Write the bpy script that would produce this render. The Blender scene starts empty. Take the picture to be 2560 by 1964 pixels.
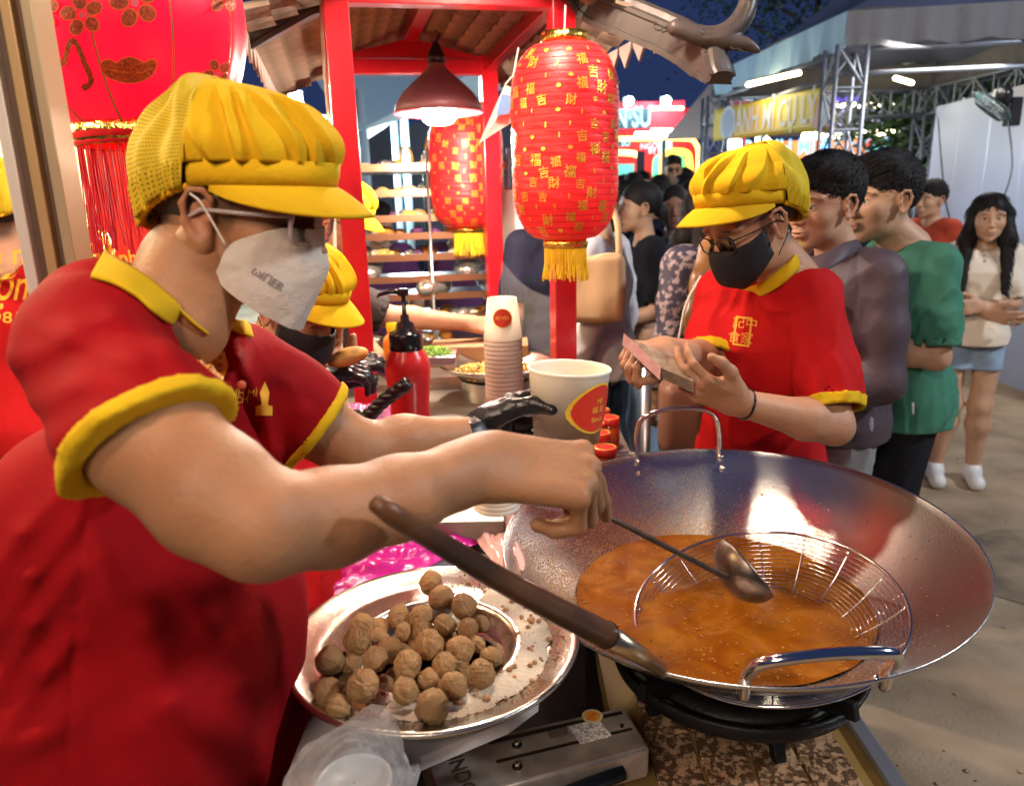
import bpy, bmesh, math, random
import numpy as np
from mathutils import Matrix, Vector
from mathutils.bvhtree import BVHTree
R_ = math.radians
random.seed(7); RNG = np.random.default_rng(7)
scn = bpy.context.scene
COL = scn.collection
# ---------------------------------------------------------------- camera
CAM = np.array([0, 0, 1.55]); FPX = 1849.0
_p, _r = R_(14.5), R_(1.5)
_F = np.array([0, math.cos(_p), -math.sin(_p)])
_U0 = np.array([0, math.sin(_p), math.cos(_p)]); _R0 = np.array([1., 0, 0])
_Rt = _R0 * math.cos(_r) - _U0 * math.sin(_r)
_Up = _R0 * math.sin(_r) + _U0 * math.cos(_r)
def P(px, py, d):
    """real place of a photographed point lying d metres ahead of the camera"""
    return CAM + d * (_F + _Rt * ((px - 1280) / FPX) + _Up * ((982 - py) / FPX))
def PZ(px, py, z):
    v = P(px, py, 1) - CAM
    return CAM + v * ((z - CAM[2]) / v[2])
def PY(px, py, y):
    v = P(px, py, 1) - CAM
    return CAM + v * (y / v[1])
cd = bpy.data.cameras.new('camera'); cam = bpy.data.objects.new('camera', cd); COL.objects.link(cam)
cam.matrix_world = Matrix(((_Rt[0], _Up[0], -_F[0], CAM[0]), (_Rt[1], _Up[1], -_F[1], CAM[1]), (_Rt[2], _Up[2], -_F[2], CAM[2]), (0, 0, 0, 1)))
cd.sensor_width = 36; cd.lens = 36 * FPX / 2560; cd.clip_end = 300; cd.clip_start = .05
cd.dof.use_dof = True; cd.dof.focus_distance = 1.25; cd.dof.aperture_fstop = 4.5
scn.camera = cam
# ---------------------------------------------------------------- world, exposure
w = bpy.data.worlds.new('World'); scn.world = w; w.use_nodes = True
nt = w.node_tree; bg = nt.nodes['Background']
bg.inputs[0].default_value = (.016, .028, .085, 1); bg.inputs[1].default_value = 1.0
scn.view_settings.view_transform = 'Standard'; scn.view_settings.look = 'None'
scn.view_settings.exposure = .27; scn.view_settings.gamma = 1
scn.cycles.max_bounces = 8; scn.cycles.transparent_max_bounces = 16
scn.cycles.sample_clamp_indirect = 4; scn.cycles.caustics_reflective = False; scn.cycles.caustics_refractive = False
# ---------------------------------------------------------------- materials
MATS = {}
def rgb(c):
    if isinstance(c, str):
        c = [int(c[i:i + 2], 16) / 255 for i in (0, 2, 4)]
        c = [x / 12.92 if x <= .04045 else ((x + .055) / 1.055) ** 2.4 for x in c]
    return (*c[:3], 1)
def mat(name, col, rough=.5, metal=0, bump=0, bscale=80, var=0, vscale=6, col2=None, sss=0, emit=None, estr=0,
        alpha=1, trans=0, tint=False, spec=.5, coat=0, stretch=None, fine=0, aniso=0, sheen=0, ior=1.45, vramp=(.35, .65), rvar=0):
    if name in MATS: return MATS[name]
    m = bpy.data.materials.new(name); m.use_nodes = True; MATS[name] = m
    n = m.node_tree; b = n.nodes['Principled BSDF']; L = n.links.new
    b.inputs['Base Color'].default_value = rgb(col)
    b.inputs['Roughness'].default_value = rough; b.inputs['Metallic'].default_value = metal
    b.inputs['Specular IOR Level'].default_value = spec; b.inputs['IOR'].default_value = ior
    if coat: b.inputs['Coat Weight'].default_value = coat; b.inputs['Coat Roughness'].default_value = .1
    if aniso: b.inputs['Anisotropic'].default_value = aniso
    if sheen: b.inputs['Sheen Weight'].default_value = sheen
    if sss:
        b.inputs['Subsurface Weight'].default_value = sss; b.inputs['Subsurface Radius'].default_value = (1, .35, .2); b.inputs['Subsurface Scale'].default_value = .008
    if emit is not None:
        b.inputs['Emission Color'].default_value = rgb(emit); b.inputs['Emission Strength'].default_value = estr
    b.inputs['Alpha'].default_value = alpha; b.inputs['Transmission Weight'].default_value = trans
    tc = n.nodes.new('ShaderNodeTexCoord'); src = tc.outputs['Object']
    if stretch:
        mp = n.nodes.new('ShaderNodeMapping'); mp.inputs['Scale'].default_value = stretch; L(src, mp.inputs[0]); src = mp.outputs[0]
    cur = None
    if var or col2 is not None:
        nz = n.nodes.new('ShaderNodeTexNoise'); nz.inputs['Scale'].default_value = vscale; nz.inputs['Detail'].default_value = 6; L(src, nz.inputs['Vector'])
        rp = n.nodes.new('ShaderNodeValToRGB'); L(nz.outputs['Fac'], rp.inputs[0])
        rp.color_ramp.elements[0].position, rp.color_ramp.elements[1].position = vramp
        c = rgb(col)
        if col2 is None:
            rp.color_ramp.elements[0].color = (*[x * (1 - var) for x in c[:3]], 1); rp.color_ramp.elements[1].color = (*[min(1, x * (1 + var)) for x in c[:3]], 1)
        else:
            rp.color_ramp.elements[0].color = c; rp.color_ramp.elements[1].color = rgb(col2)
        cur = rp.outputs[0]
        if rvar:
            mr = n.nodes.new('ShaderNodeMapRange'); L(nz.outputs['Fac'], mr.inputs[0]); mr.inputs[1].default_value = .3; mr.inputs[2].default_value = .7
            mr.inputs[3].default_value = max(.02, rough - rvar); mr.inputs[4].default_value = min(1, rough + rvar); L(mr.outputs[0], b.inputs['Roughness'])
    if tint:
        at = n.nodes.new('ShaderNodeAttribute'); at.attribute_name = 'tint'
        mx = n.nodes.new('ShaderNodeMix'); mx.data_type = 'RGBA'
        if cur: L(cur, mx.inputs[6])
        else: mx.inputs[6].default_value = rgb(col)
        L(at.outputs['Color'], mx.inputs[7]); L(at.outputs['Alpha'], mx.inputs[0]); cur = mx.outputs[2]
    if cur: L(cur, b.inputs['Base Color'])
    if bump or fine:
        prev = None
        for s, k in ((bscale, bump), (bscale * 6, fine)):
            if not k: continue
            nz = n.nodes.new('ShaderNodeTexNoise'); nz.inputs['Scale'].default_value = s; nz.inputs['Detail'].default_value = 4; L(src, nz.inputs['Vector'])
            bp = n.nodes.new('ShaderNodeBump'); bp.inputs['Strength'].default_value = k; bp.inputs['Distance'].default_value = .004 if s < 200 else .001
            L(nz.outputs['Fac'], bp.inputs['Height'])
            if prev: L(prev.outputs[0], bp.inputs['Normal'])
            prev = bp
        L(prev.outputs[0], b.inputs['Normal'])
    return m
def cloth(name, col, var=.12, fold=.5, fscale=14, fine=.25, rough=.92, **k):
    return mat(name, col, rough, bump=fold, bscale=fscale, fine=fine, var=var, vscale=9, spec=.2, **k)
def skin(name, col, var=.1):
    return mat(name, col, .5, bump=.22, bscale=150, fine=.3, var=var, vscale=14, sss=.15, tint=True, spec=.38)
# ---------------------------------------------------------------- objects
def link(o, parent=None):
    COL.objects.link(o)
    if parent is not None:
        o.parent = parent; o.matrix_parent_inverse = world_of(parent).inverted()
    return o
def world_of(o):
    m = o.matrix_basis.copy()
    if o.parent: m = world_of(o.parent) @ o.matrix_parent_inverse @ m
    return m
def tag(o, label=None, cat=None, group=None, kind=None):
    if label: o['label'] = label
    if cat: o['category'] = cat
    if group: o['group'] = group
    if kind: o['kind'] = kind
    return o
def thing(name, label, cat, loc=(0, 0, 0), group=None):
    o = bpy.data.objects.new(name, None); o.empty_display_size = .05; COL.objects.link(o); o.location = Vector([float(x) for x in loc])
    return tag(o, label, cat, group)
def meshobj(name, V, F, m, parent=None, smooth=False, mats=None):
    me = bpy.data.meshes.new(name); me.from_pydata([tuple(map(float, v)) for v in V], [], F); me.update()
    me.materials.append(m)
    if smooth: me.polygons.foreach_set('use_smooth', [True] * len(me.polygons))
    return link(bpy.data.objects.new(name, me), parent)
def frame(d, up=(0, 0, 1)):
    d = np.asarray(d, float); d = d / np.linalg.norm(d); u = np.cross(up, d)
    if np.linalg.norm(u) < 1e-4: u = np.cross((1, 0, 0), d)
    u /= np.linalg.norm(u); return u, np.cross(d, u), d
class MB:
    """collects simple solids into one mesh"""
    def __init__(s): s.v = []; s.f = []
    def add(s, V, F):
        o = len(s.v); s.v += [tuple(map(float, v)) for v in V]; s.f += [tuple(i + o for i in f) for f in F]; return s
    def box(s, c, size, R=None, bev=0):
        c = np.asarray(c, float); h = np.asarray(size, float) / 2; R = np.eye(3) if R is None else np.asarray(R)
        if bev:
            V = []; F = []
            bm = bmesh.new(); bmesh.ops.create_cube(bm, size=1)
            for v in bm.verts: v.co = Vector((v.co.x * h[0] * 2, v.co.y * h[1] * 2, v.co.z * h[2] * 2))
            bmesh.ops.bevel(bm, geom=bm.edges[:], offset=bev, segments=2, affect='EDGES', profile=.5)
            bm.verts.index_update()
            V = [c + R @ np.array(v.co) for v in bm.verts]; F = [[v.index for v in f.verts] for f in bm.faces]; bm.free()
            return s.add(V, F)
        V = [c + R @ (h * np.array(q)) for q in ((-1, -1, -1), (1, -1, -1), (1, 1, -1), (-1, 1, -1), (-1, -1, 1), (1, -1, 1), (1, 1, 1), (-1, 1, 1))]
        return s.add(V, [(0, 3, 2, 1), (4, 5, 6, 7), (0, 1, 5, 4), (1, 2, 6, 5), (2, 3, 7, 6), (3, 0, 4, 7)])
    def beam(s, a, b, w, h, up=(0, 0, 1), bev=0):
        a = np.asarray(a, float); b = np.asarray(b, float); u, v, d = frame(b - a, up)
        return s.box((a + b) / 2, (w, h, np.linalg.norm(b - a)), np.stack([u, v, d], 1), bev)
    def tube(s, path, r, n=10, cap=True, closed=False):
        path = [np.asarray(p, float) for p in path]; m = len(path); rs = r if hasattr(r, '__len__') else [r] * m
        V = []; F = []; pu = None
        for i, p in enumerate(path):
            if closed: d = path[(i + 1) % m] - path[i - 1]
            else: d = path[min(i + 1, m - 1)] - path[max(i - 1, 0)]
            d = d / (np.linalg.norm(d) + 1e-9)
            if pu is None: pu = frame(d)[0]
            pu = pu - d * (pu @ d); pu /= (np.linalg.norm(pu) + 1e-9); q = np.cross(d, pu)
            for k in range(n):
                a = 2 * math.pi * k / n; V.append(p + rs[i] * (math.cos(a) * pu + math.sin(a) * q))
        for i in range(m if closed else m - 1):
            j = (i + 1) % m
            for k in range(n): F.append((i * n + k, i * n + (k + 1) % n, j * n + (k + 1) % n, j * n + k))
        if cap and not closed:
            F.append(tuple(range(n))[::-1]); F.append(tuple((m - 1) * n + k for k in range(n)))
        return s.add(V, F)
    def lathe(s, prof, c, n=40, axis=(0, 0, 1), rf=None, close=False):
        c = np.asarray(c, float); u, v, d = frame(axis, (0, 1, 0)) if abs(axis[2]) > .9 else frame(axis); V = []; F = []; m = len(prof)
        for i, (r, z) in enumerate(prof):
            for k in range(n):
                a = 2 * math.pi * k / n; rr = r * (rf(a, i) if rf else 1)
                V.append(c + rr * (math.cos(a) * u + math.sin(a) * v) + z * d)
        for i in range(m - 1):
            for k in range(n): F.append((i * n + k, i * n + (k + 1) % n, (i + 1) * n + (k + 1) % n, (i + 1) * n + k))
        if close: F.append(tuple(range(n))[::-1]); F.append(tuple((m - 1) * n + k for k in range(n)))
        return s.add(V, F)
    def disc(s, c, r, n=24, axis=(0, 0, 1)):
        u, v, d = frame(axis); c = np.asarray(c, float)
        return s.add([c + r * (math.cos(2 * math.pi * k / n) * u + math.sin(2 * math.pi * k / n) * v) for k in range(n)], [tuple(range(n))])
    def sph(s, c, r, n=12, R=None):
        r = np.array([r] * 3 if not hasattr(r, '__len__') else r, float); c = np.asarray(c, float); R = np.eye(3) if R is None else R
        V = []; F = []; m = n // 2 + 1
        for i in range(m):
            t = math.pi * i / (m - 1)
            for k in range(n):
                a = 2 * math.pi * k / n; V.append(c + R @ (r * np.array([math.sin(t) * math.cos(a), math.sin(t) * math.sin(a), math.cos(t)])))
        for i in range(m - 1):
            for k in range(n): F.append((i * n + k, (i + 1) * n + k, (i + 1) * n + (k + 1) % n, i * n + (k + 1) % n))
        return s.add(V, F)
    def build(s, name, m, parent=None, smooth=False, merge=False, solid=0, kind=None, auto=False):
        o = meshobj(name, s.v, s.f, m, parent, smooth)
        if merge:
            bm = bmesh.new(); bm.from_mesh(o.data); bmesh.ops.remove_doubles(bm, verts=bm.verts, dist=1e-5); bmesh.ops.recalc_face_normals(bm, faces=bm.faces); bm.to_mesh(o.data); bm.free()
        if auto:
            o.data.polygons.foreach_set('use_smooth', [True] * len(o.data.polygons)); o.data.set_sharp_from_angle(angle=R_(35))
        if solid:
            md = o.modifiers.new('thickness', 'SOLIDIFY'); md.thickness = solid; md.offset = 0
        if kind: o['kind'] = kind
        return o
def copyobj(o, parent=None):
    c = o.copy(); COL.objects.link(c)
    if parent is not None: c.parent = parent
    return c
def copytree(root, loc, label=None, rotz=None):
    r = root.copy(); COL.objects.link(r); r.location = Vector([float(x) for x in loc])
    if rotz is not None: r.rotation_euler = (0, 0, rotz)
    if label: r['label'] = label
    for ch in list(root.children):
        c = copyobj(ch, r)
        for g in list(ch.children): copyobj(g, c)
    return r
# ---------------------------------------------------------------- smooth-blended bodies
class Vol:
    """signed-distance body grown on a grid: limbs blend smoothly, one continuous surface"""
    def __init__(s, lo, hi, h):
        s.h = h; s.lo = np.asarray(lo, float); n = np.ceil((np.asarray(hi, float) - s.lo) / h).astype(int) + 1; s.n = n
        s.d = np.full(n, 1.0, np.float32); s.T = np.zeros(3); s.R = np.eye(3); s.S = 1.0
    def at(s, T=(0, 0, 0), R=None, S=1.0):
        s.T = np.asarray(T, float); s.R = np.eye(3) if R is None else np.asarray(R, float); s.S = S; return s
    def w(s, p): return s.T + s.R @ (np.asarray(p, float) * s.S)
    def prim(s, fn, c, br, k, mode='add'):
        cw = s.w(c); rr = br * s.S + k * s.S + 2.5 * s.h
        i0 = np.clip(np.floor((cw - rr - s.lo) / s.h).astype(int), 0, s.n); i1 = np.clip(np.ceil((cw + rr - s.lo) / s.h).astype(int) + 1, 0, s.n)
        if (i1 <= i0).any(): return s
        ax = [s.lo[i] + s.h * np.arange(i0[i], i1[i]) - s.T[i] for i in range(3)]
        G = np.stack(np.meshgrid(*ax, indexing='ij'), -1).astype(np.float32)
        L = (G @ s.R.astype(np.float32)) / s.S
        d = fn(L).astype(np.float32) * s.S; k = max(k * s.S, 1e-5)
        sl = tuple(slice(i0[i], i1[i]) for i in range(3)); o = s.d[sl]
        if mode == 'add':
            hh = np.clip(.5 + .5 * (o - d) / k, 0, 1); s.d[sl] = o + (d - o) * hh - k * hh * (1 - hh)
        elif mode == 'sub':
            d = -d; hh = np.clip(.5 - .5 * (o - d) / k, 0, 1); s.d[sl] = o + (d - o) * hh + k * hh * (1 - hh)
        elif mode == 'raise':
            s.d[sl] = o + d
        return s
    def cap(s, a, b, ra, rb=None, k=.02, mode='add', flat=None, fs=1.0):
        a = np.asarray(a, float); b = np.asarray(b, float); rb = ra if rb is None else rb; ab = b - a; L2 = max(ab @ ab, 1e-9)
        ab32 = ab.astype(np.float32); a32 = a.astype(np.float32)
        fl = None if flat is None else (np.asarray(flat, float) / np.linalg.norm(flat)).astype(np.float32)
        def fn(p):
            q = p - a32; t = np.clip(q @ ab32 / L2, 0, 1); e = q - t[..., None] * ab32
            if fl is not None:
                c = e @ fl; e = e + (c * (fs - 1))[..., None] * fl
            return np.sqrt((e * e).sum(-1)) - (ra + (rb - ra) * t)
        return s.prim(fn, (a + b) / 2, math.sqrt(L2) / 2 + max(ra, rb), k, mode)
    def path(s, pts, rs, k=.01, mode='add', **kw):
        for i in range(len(pts) - 1): s.cap(pts[i], pts[i + 1], rs[i], rs[i + 1], k, mode, **kw)
        return s
    def spath(s, pts, rs, k=.006, n=6, mode='add', **kw):
        cv = bez(pts, n); rr = np.interp(np.linspace(0, len(pts) - 1, len(cv)), range(len(pts)), rs); return s.path(cv, rr, k, mode, **kw)
    def ell(s, c, r, k=.02, mode='add', R=None, sh=0):
        c = np.asarray(c, float); r = np.asarray(r if hasattr(r, '__len__') else [r] * 3, float)
        Rm = np.eye(3, dtype=np.float32) if R is None else np.asarray(R, np.float32)
        c32 = c.astype(np.float32); r32 = r.astype(np.float32)
        def fn(p):
            q = (p - c32) @ Rm; k0 = np.sqrt(((q / r32) ** 2).sum(-1)); k1 = np.sqrt(((q / (r32 * r32)) ** 2).sum(-1)) + 1e-6
            return k0 * (k0 - 1) / k1 + sh
        return s.prim(fn, c, float(r.max()), k, mode)
    def bx(s, c, hs, R=None, rnd=.002, k=.005, mode='add'):
        hs = np.asarray(hs, np.float32); Rm = np.eye(3, dtype=np.float32) if R is None else np.asarray(R, np.float32); c32 = np.asarray(c, np.float32)
        def fn(p):
            q = np.abs((p - c32) @ Rm) - hs + rnd; return np.sqrt((np.maximum(q, 0) ** 2).sum(-1)) + np.minimum(q.max(-1), 0) - rnd
        return s.prim(fn, c, float(np.linalg.norm(hs)), k, mode)
    def grid(s):
        ax = [s.lo[i] + s.h * np.arange(s.n[i]) for i in range(3)]
        return np.meshgrid(*ax, indexing='ij', sparse=True)
    def wrinkle(s, amp, freq, dirv=(0, 0, 1), seed=0):
        """soft cloth folds running roughly along dirv"""
        X, Y, Z = s.grid(); rg = np.random.default_rng(seed); dv = np.asarray(dirv, float); dv /= np.linalg.norm(dv); n = 0
        for j in range(5):
            v = rg.normal(size=3); v -= dv * (v @ dv) * .8; v = v / np.linalg.norm(v) * freq * (.6 + .35 * j); p1, p2 = rg.uniform(0, 6.3, 2); u = rg.normal(size=3) * freq * .35
            n = n + np.sin(X * v[0] + Y * v[1] + Z * v[2] + p1 + 1.6 * np.sin(X * u[0] + Y * u[1] + Z * u[2] + p2)) / (1 + .5 * j)
        s.d += (amp * n).astype(np.float32); return s
    def folds(s, amp, freq, dirv=(0, 0, 1), seed=0):
        """pinched cloth folds: ridged waves running along dirv"""
        X, Y, Z = s.grid(); rg = np.random.default_rng(seed); dv = np.asarray(dirv, float); dv /= np.linalg.norm(dv); n = 0
        for j in range(3):
            v = rg.normal(size=3); v -= dv * (v @ dv); v = v / np.linalg.norm(v) * freq * (.7 + .6 * j) + dv * freq * rg.uniform(-.35, .35); u = rg.normal(size=3) * freq * .3; p1, p2 = rg.uniform(0, 6.3, 2); u2 = rg.normal(size=3) * freq * .18
            w = np.sin(X * v[0] + Y * v[1] + Z * v[2] + p1 + 1.8 * np.sin(X * u[0] + Y * u[1] + Z * u[2] + p2)); mk = np.clip(.5 + .9 * np.sin(X * u2[0] + Y * u2[1] + Z * u2[2] + p1 * 2), 0, 1)
            n = n + (np.abs(w) ** .8 * 2 - 1) * mk / (1 + .45 * j)
        s.d += (amp * n).astype(np.float32); return s
    def cut(s, p, n):
        """keep only the side of the plane the normal points away from"""
        X, Y, Z = s.grid(); n = np.asarray(n, float); n /= np.linalg.norm(n)
        s.d = np.maximum(s.d, ((X - p[0]) * n[0] + (Y - p[1]) * n[1] + (Z - p[2]) * n[2]).astype(np.float32)); return s
    def copy(s):
        q = Vol.__new__(Vol); q.__dict__.update(s.__dict__); q.d = s.d.copy(); return q
    def extract(s):
        d = s.d; d[0] = d[-1] = 1; d[:, 0] = d[:, -1] = 1; d[:, :, 0] = d[:, :, -1] = 1
        sg = d < 0; c = sum(sg[i:sg.shape[0] - 1 + i, j:sg.shape[1] - 1 + j, k:sg.shape[2] - 1 + k].astype(np.int8) for i in (0, 1) for j in (0, 1) for k in (0, 1))
        I = np.argwhere((c > 0) & (c < 8))
        if len(I) == 0: return np.zeros((0, 3)), np.zeros((0, 4), int)
        idx = -np.ones(c.shape, np.int32); idx[I[:, 0], I[:, 1], I[:, 2]] = np.arange(len(I))
        acc = np.zeros((len(I), 3)); cnt = np.zeros(len(I))
        cor = [np.array(q) for q in ((0, 0, 0), (1, 0, 0), (0, 1, 0), (1, 1, 0), (0, 0, 1), (1, 0, 1), (0, 1, 1), (1, 1, 1))]
        val = [d[I[:, 0] + q[0], I[:, 1] + q[1], I[:, 2] + q[2]] for q in cor]
        for a in range(8):
            for b in range(a + 1, 8):
                if np.abs(cor[a] - cor[b]).sum() != 1: continue
                va, vb = val[a], val[b]; mk = (va < 0) != (vb < 0); t = np.where(mk, va / np.where(mk, va - vb, 1), 0)
                acc += np.where(mk[:, None], cor[a] + t[:, None] * (cor[b] - cor[a]), 0); cnt += mk
        V = s.lo + s.h * (I + acc / cnt[:, None]); Q = []
        for ax in range(3):
            o1, o2 = [(1, 2), (2, 0), (0, 1)][ax]
            lo = [slice(1, -1)] * 3; lo[ax] = slice(0, -1); hi = [slice(1, -1)] * 3; hi[ax] = slice(1, None)
            A = sg[tuple(lo)]; B = sg[tuple(hi)]
            E = np.argwhere(A != B); st = A[E[:, 0], E[:, 1], E[:, 2]]
            E = E + 1; E[:, ax] -= 1
            e1 = np.zeros(3, int); e1[o1] = 1; e2 = np.zeros(3, int); e2[o2] = 1
            q = [idx[tuple((E - x).T)] for x in (e1 * 0, e1, e1 + e2, e2)]
            qq = np.stack(q, 1); qq[~st] = qq[~st][:, ::-1]; Q.append(qq)
        return V, np.concatenate(Q)
    def mesh(s, name, m, parent=None, paint=None): return volmesh(name, [s], m, parent, paint)
def volmesh(name, vols, m, parent=None, paint=None):
    VV = []; QQ = []; o = 0
    for q in vols:
        v_, q_ = q.extract() if isinstance(q, Vol) else q
        VV.append(v_); QQ.append(q_ + o); o += len(v_)
    V = np.concatenate(VV); Q = np.concatenate(QQ)
    me = bpy.data.meshes.new(name); me.vertices.add(len(V)); me.vertices.foreach_set('co', V.ravel())
    me.loops.add(Q.size); me.loops.foreach_set('vertex_index', Q.ravel()); me.polygons.add(len(Q))
    me.polygons.foreach_set('loop_start', np.arange(0, Q.size, 4)); me.update(calc_edges=True); me.validate()
    me.polygons.foreach_set('use_smooth', [True] * len(me.polygons)); me.materials.append(m)
    if paint is not None:
        C = np.zeros((len(V), 4), np.float32)
        for (cw, rr, col, st, Rm) in paint:
            q = (V - cw) @ Rm / np.asarray(rr); a = np.clip((1.25 - np.sqrt((q * q).sum(1))) / .5, 0, 1) * st
            na = C[:, 3] + a * (1 - C[:, 3]); wgt = np.where(na > 0, a / np.maximum(na, 1e-6), 0)
            C[:, :3] = C[:, :3] * (1 - wgt[:, None]) + np.asarray(rgb(col)[:3]) * wgt[:, None]; C[:, 3] = na
        at = me.color_attributes.new('tint', 'FLOAT_COLOR', 'POINT'); at.data.foreach_set('color', C.ravel())
    return link(bpy.data.objects.new(name, me), parent)
def rotm(yaw=0, pitch=0, roll=0):
    """local x forward, y left, z up; yaw turns about z, pitch>0 looks down, roll tips to its right"""
    cy, sy = math.cos(yaw), math.sin(yaw); cp, sp = math.cos(pitch), math.sin(pitch); cr, sr = math.cos(roll), math.sin(roll)
    A = np.array([[cy, -sy, 0], [sy, cy, 0], [0, 0, 1.]]); B = np.array([[cp, 0, sp], [0, 1, 0], [-sp, 0, cp]]); Cc = np.array([[1, 0, 0], [0, cr, -sr], [0, sr, cr]])
    return A @ B @ Cc
FONTV = None
def text(name, body, c, right, up, size, m, parent=None, depth=.001, target=None, bold=0, align='CENTER', proj=None, gap=.0015, width=None, shear=0):
    """flat lettering standing proud of a surface; with target it is laid onto that mesh"""
    cu = bpy.data.curves.new(name, 'FONT'); cu.body = body; cu.size = 1; cu.align_x = align; cu.align_y = 'CENTER'; cu.extrude = 0; cu.offset = bold; cu.resolution_u = 3; cu.shear = shear
    o = bpy.data.objects.new(name, cu); COL.objects.link(o); dg = bpy.context.evaluated_depsgraph_get(); me = bpy.data.meshes.new_from_object(o.evaluated_get(dg)); bpy.data.objects.remove(o)
    bm = bmesh.new(); bm.from_mesh(me)
    if target is not None:
        bmesh.ops.triangulate(bm, faces=bm.faces[:])
        for _ in range(2):
            ee = [e for e in bm.edges if e.calc_length() > .18]
            if ee: bmesh.ops.subdivide_edges(bm, edges=ee, cuts=1)
            bmesh.ops.triangulate(bm, faces=[f for f in bm.faces if len(f.verts) > 3])
    r = np.asarray(right, float); r /= np.linalg.norm(r); u = np.asarray(up, float); u = u - r * (u @ r); u /= np.linalg.norm(u); nn = np.cross(r, u)
    xs = [v.co.x for v in bm.verts]; sx = size if width is None or not xs else width / (max(xs) - min(xs))
    c = np.asarray(c, float)
    bv = None
    if target is not None: bv = BVHTree.FromPolygons([v.co[:] for v in target.data.vertices], [p.vertices[:] for p in target.data.polygons])
    for v in bm.verts:
        q = c + r * v.co.x * sx + u * v.co.y * size
        if bv is not None:
            dr = -nn if proj is None else np.asarray(proj, float); dr = dr / np.linalg.norm(dr); hit = bv.ray_cast(Vector(q - dr * .12), Vector(dr), .4)
            if hit[0] is not None: q = np.array(hit[0]) - dr * gap
        else: q = q + nn * depth
        v.co = Vector(q)
    bm.to_mesh(me); bm.free(); me.materials.clear(); me.materials.append(m); me.name = name
    return link(bpy.data.objects.new(name, me), parent)
def lerp(a, b, t): return np.asarray(a, float) * (1 - t) + np.asarray(b, float) * t
def bez(pts, n=12):
    """smooth curve through points (Catmull-Rom)"""
    pts = [np.asarray(p, float) for p in pts]; q = [2 * pts[0] - pts[1]] + pts + [2 * pts[-1] - pts[-2]]; out = []
    for i in range(1, len(q) - 2):
        for k in range(n):
            t = k / n; out.append(.5 * ((2 * q[i]) + (-q[i - 1] + q[i + 1]) * t + (2 * q[i - 1] - 5 * q[i] + 4 * q[i + 1] - q[i + 2]) * t * t + (-q[i - 1] + 3 * q[i] - 3 * q[i + 1] + q[i + 2]) * t ** 3))
    out.append(pts[-1]); return out
# ================================================================ heads, hands, people
HAIRCOL = (.012, .010, .010)
SK = {'tan': skin('skin_tan', (.50, .29, .18)), 'fair': skin('skin_fair', (.56, .34, .23)), 'warm': skin('skin_warm', (.48, .25, .145)), 'brown': skin('skin_brown', (.3, .15, .09))}
M_hair = mat('black_hair', HAIRCOL, .6, bump=.4, bscale=60, stretch=(1, 1, .25), spec=.22)
M_hairb = mat('brown_hair', (.2, .09, .025), .4, bump=.9, bscale=60, stretch=(1, 1, .2), var=.4)
M_eye = mat('eye_white', (.62, .58, .54), .15); M_iris = mat('iris', (.02, .012, .008), .1)
M_yel = cloth('yellow_cotton', (.66, .40, .010), var=.1, fold=.5, fscale=26)
M_yelnet = mat('yellow_net', (.62, .46, .012), .8, bump=.3, bscale=40)
M_red = cloth('red_pique', (.42, .005, .008), var=.1, fold=.3, fscale=16, fine=.35)
M_yeltrim = cloth('yellow_rib', (.66, .42, .012), var=.06, fold=.2, fscale=40)
M_print = mat('yellow_print', (.85, .42, .03), .6)
M_black = mat('black_nitrile', (.012, .012, .014), .32, bump=.6, bscale=90, spec=.6)
M_blkcloth = cloth('black_cloth', (.012, .012, .016), fold=.4, fscale=12)
M_frame = mat('black_plastic', (.01, .01, .012), .2)
M_clear = mat('clear_plastic', (.85, .72, .70), .08, trans=.55, ior=1.45)
M_lens = mat('lens_glass', (1, 1, 1), .0, trans=1, ior=1.05)
M_cord = mat('white_elastic', (.75, .68, .62), .8)
M_mask = mat('white_mask_fabric', (.66, .60, .52), .85, bump=.5, bscale=60, fine=.4)
M_white = mat('white_cloth', (.72, .68, .62), .85, bump=.4, bscale=20)
M_pure = mat('white_paint', (.75, .74, .72), .5)
M_blackmask = mat('black_mask_fabric', (.010, .010, .013), .75, bump=.35, bscale=25, fine=.3)

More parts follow.
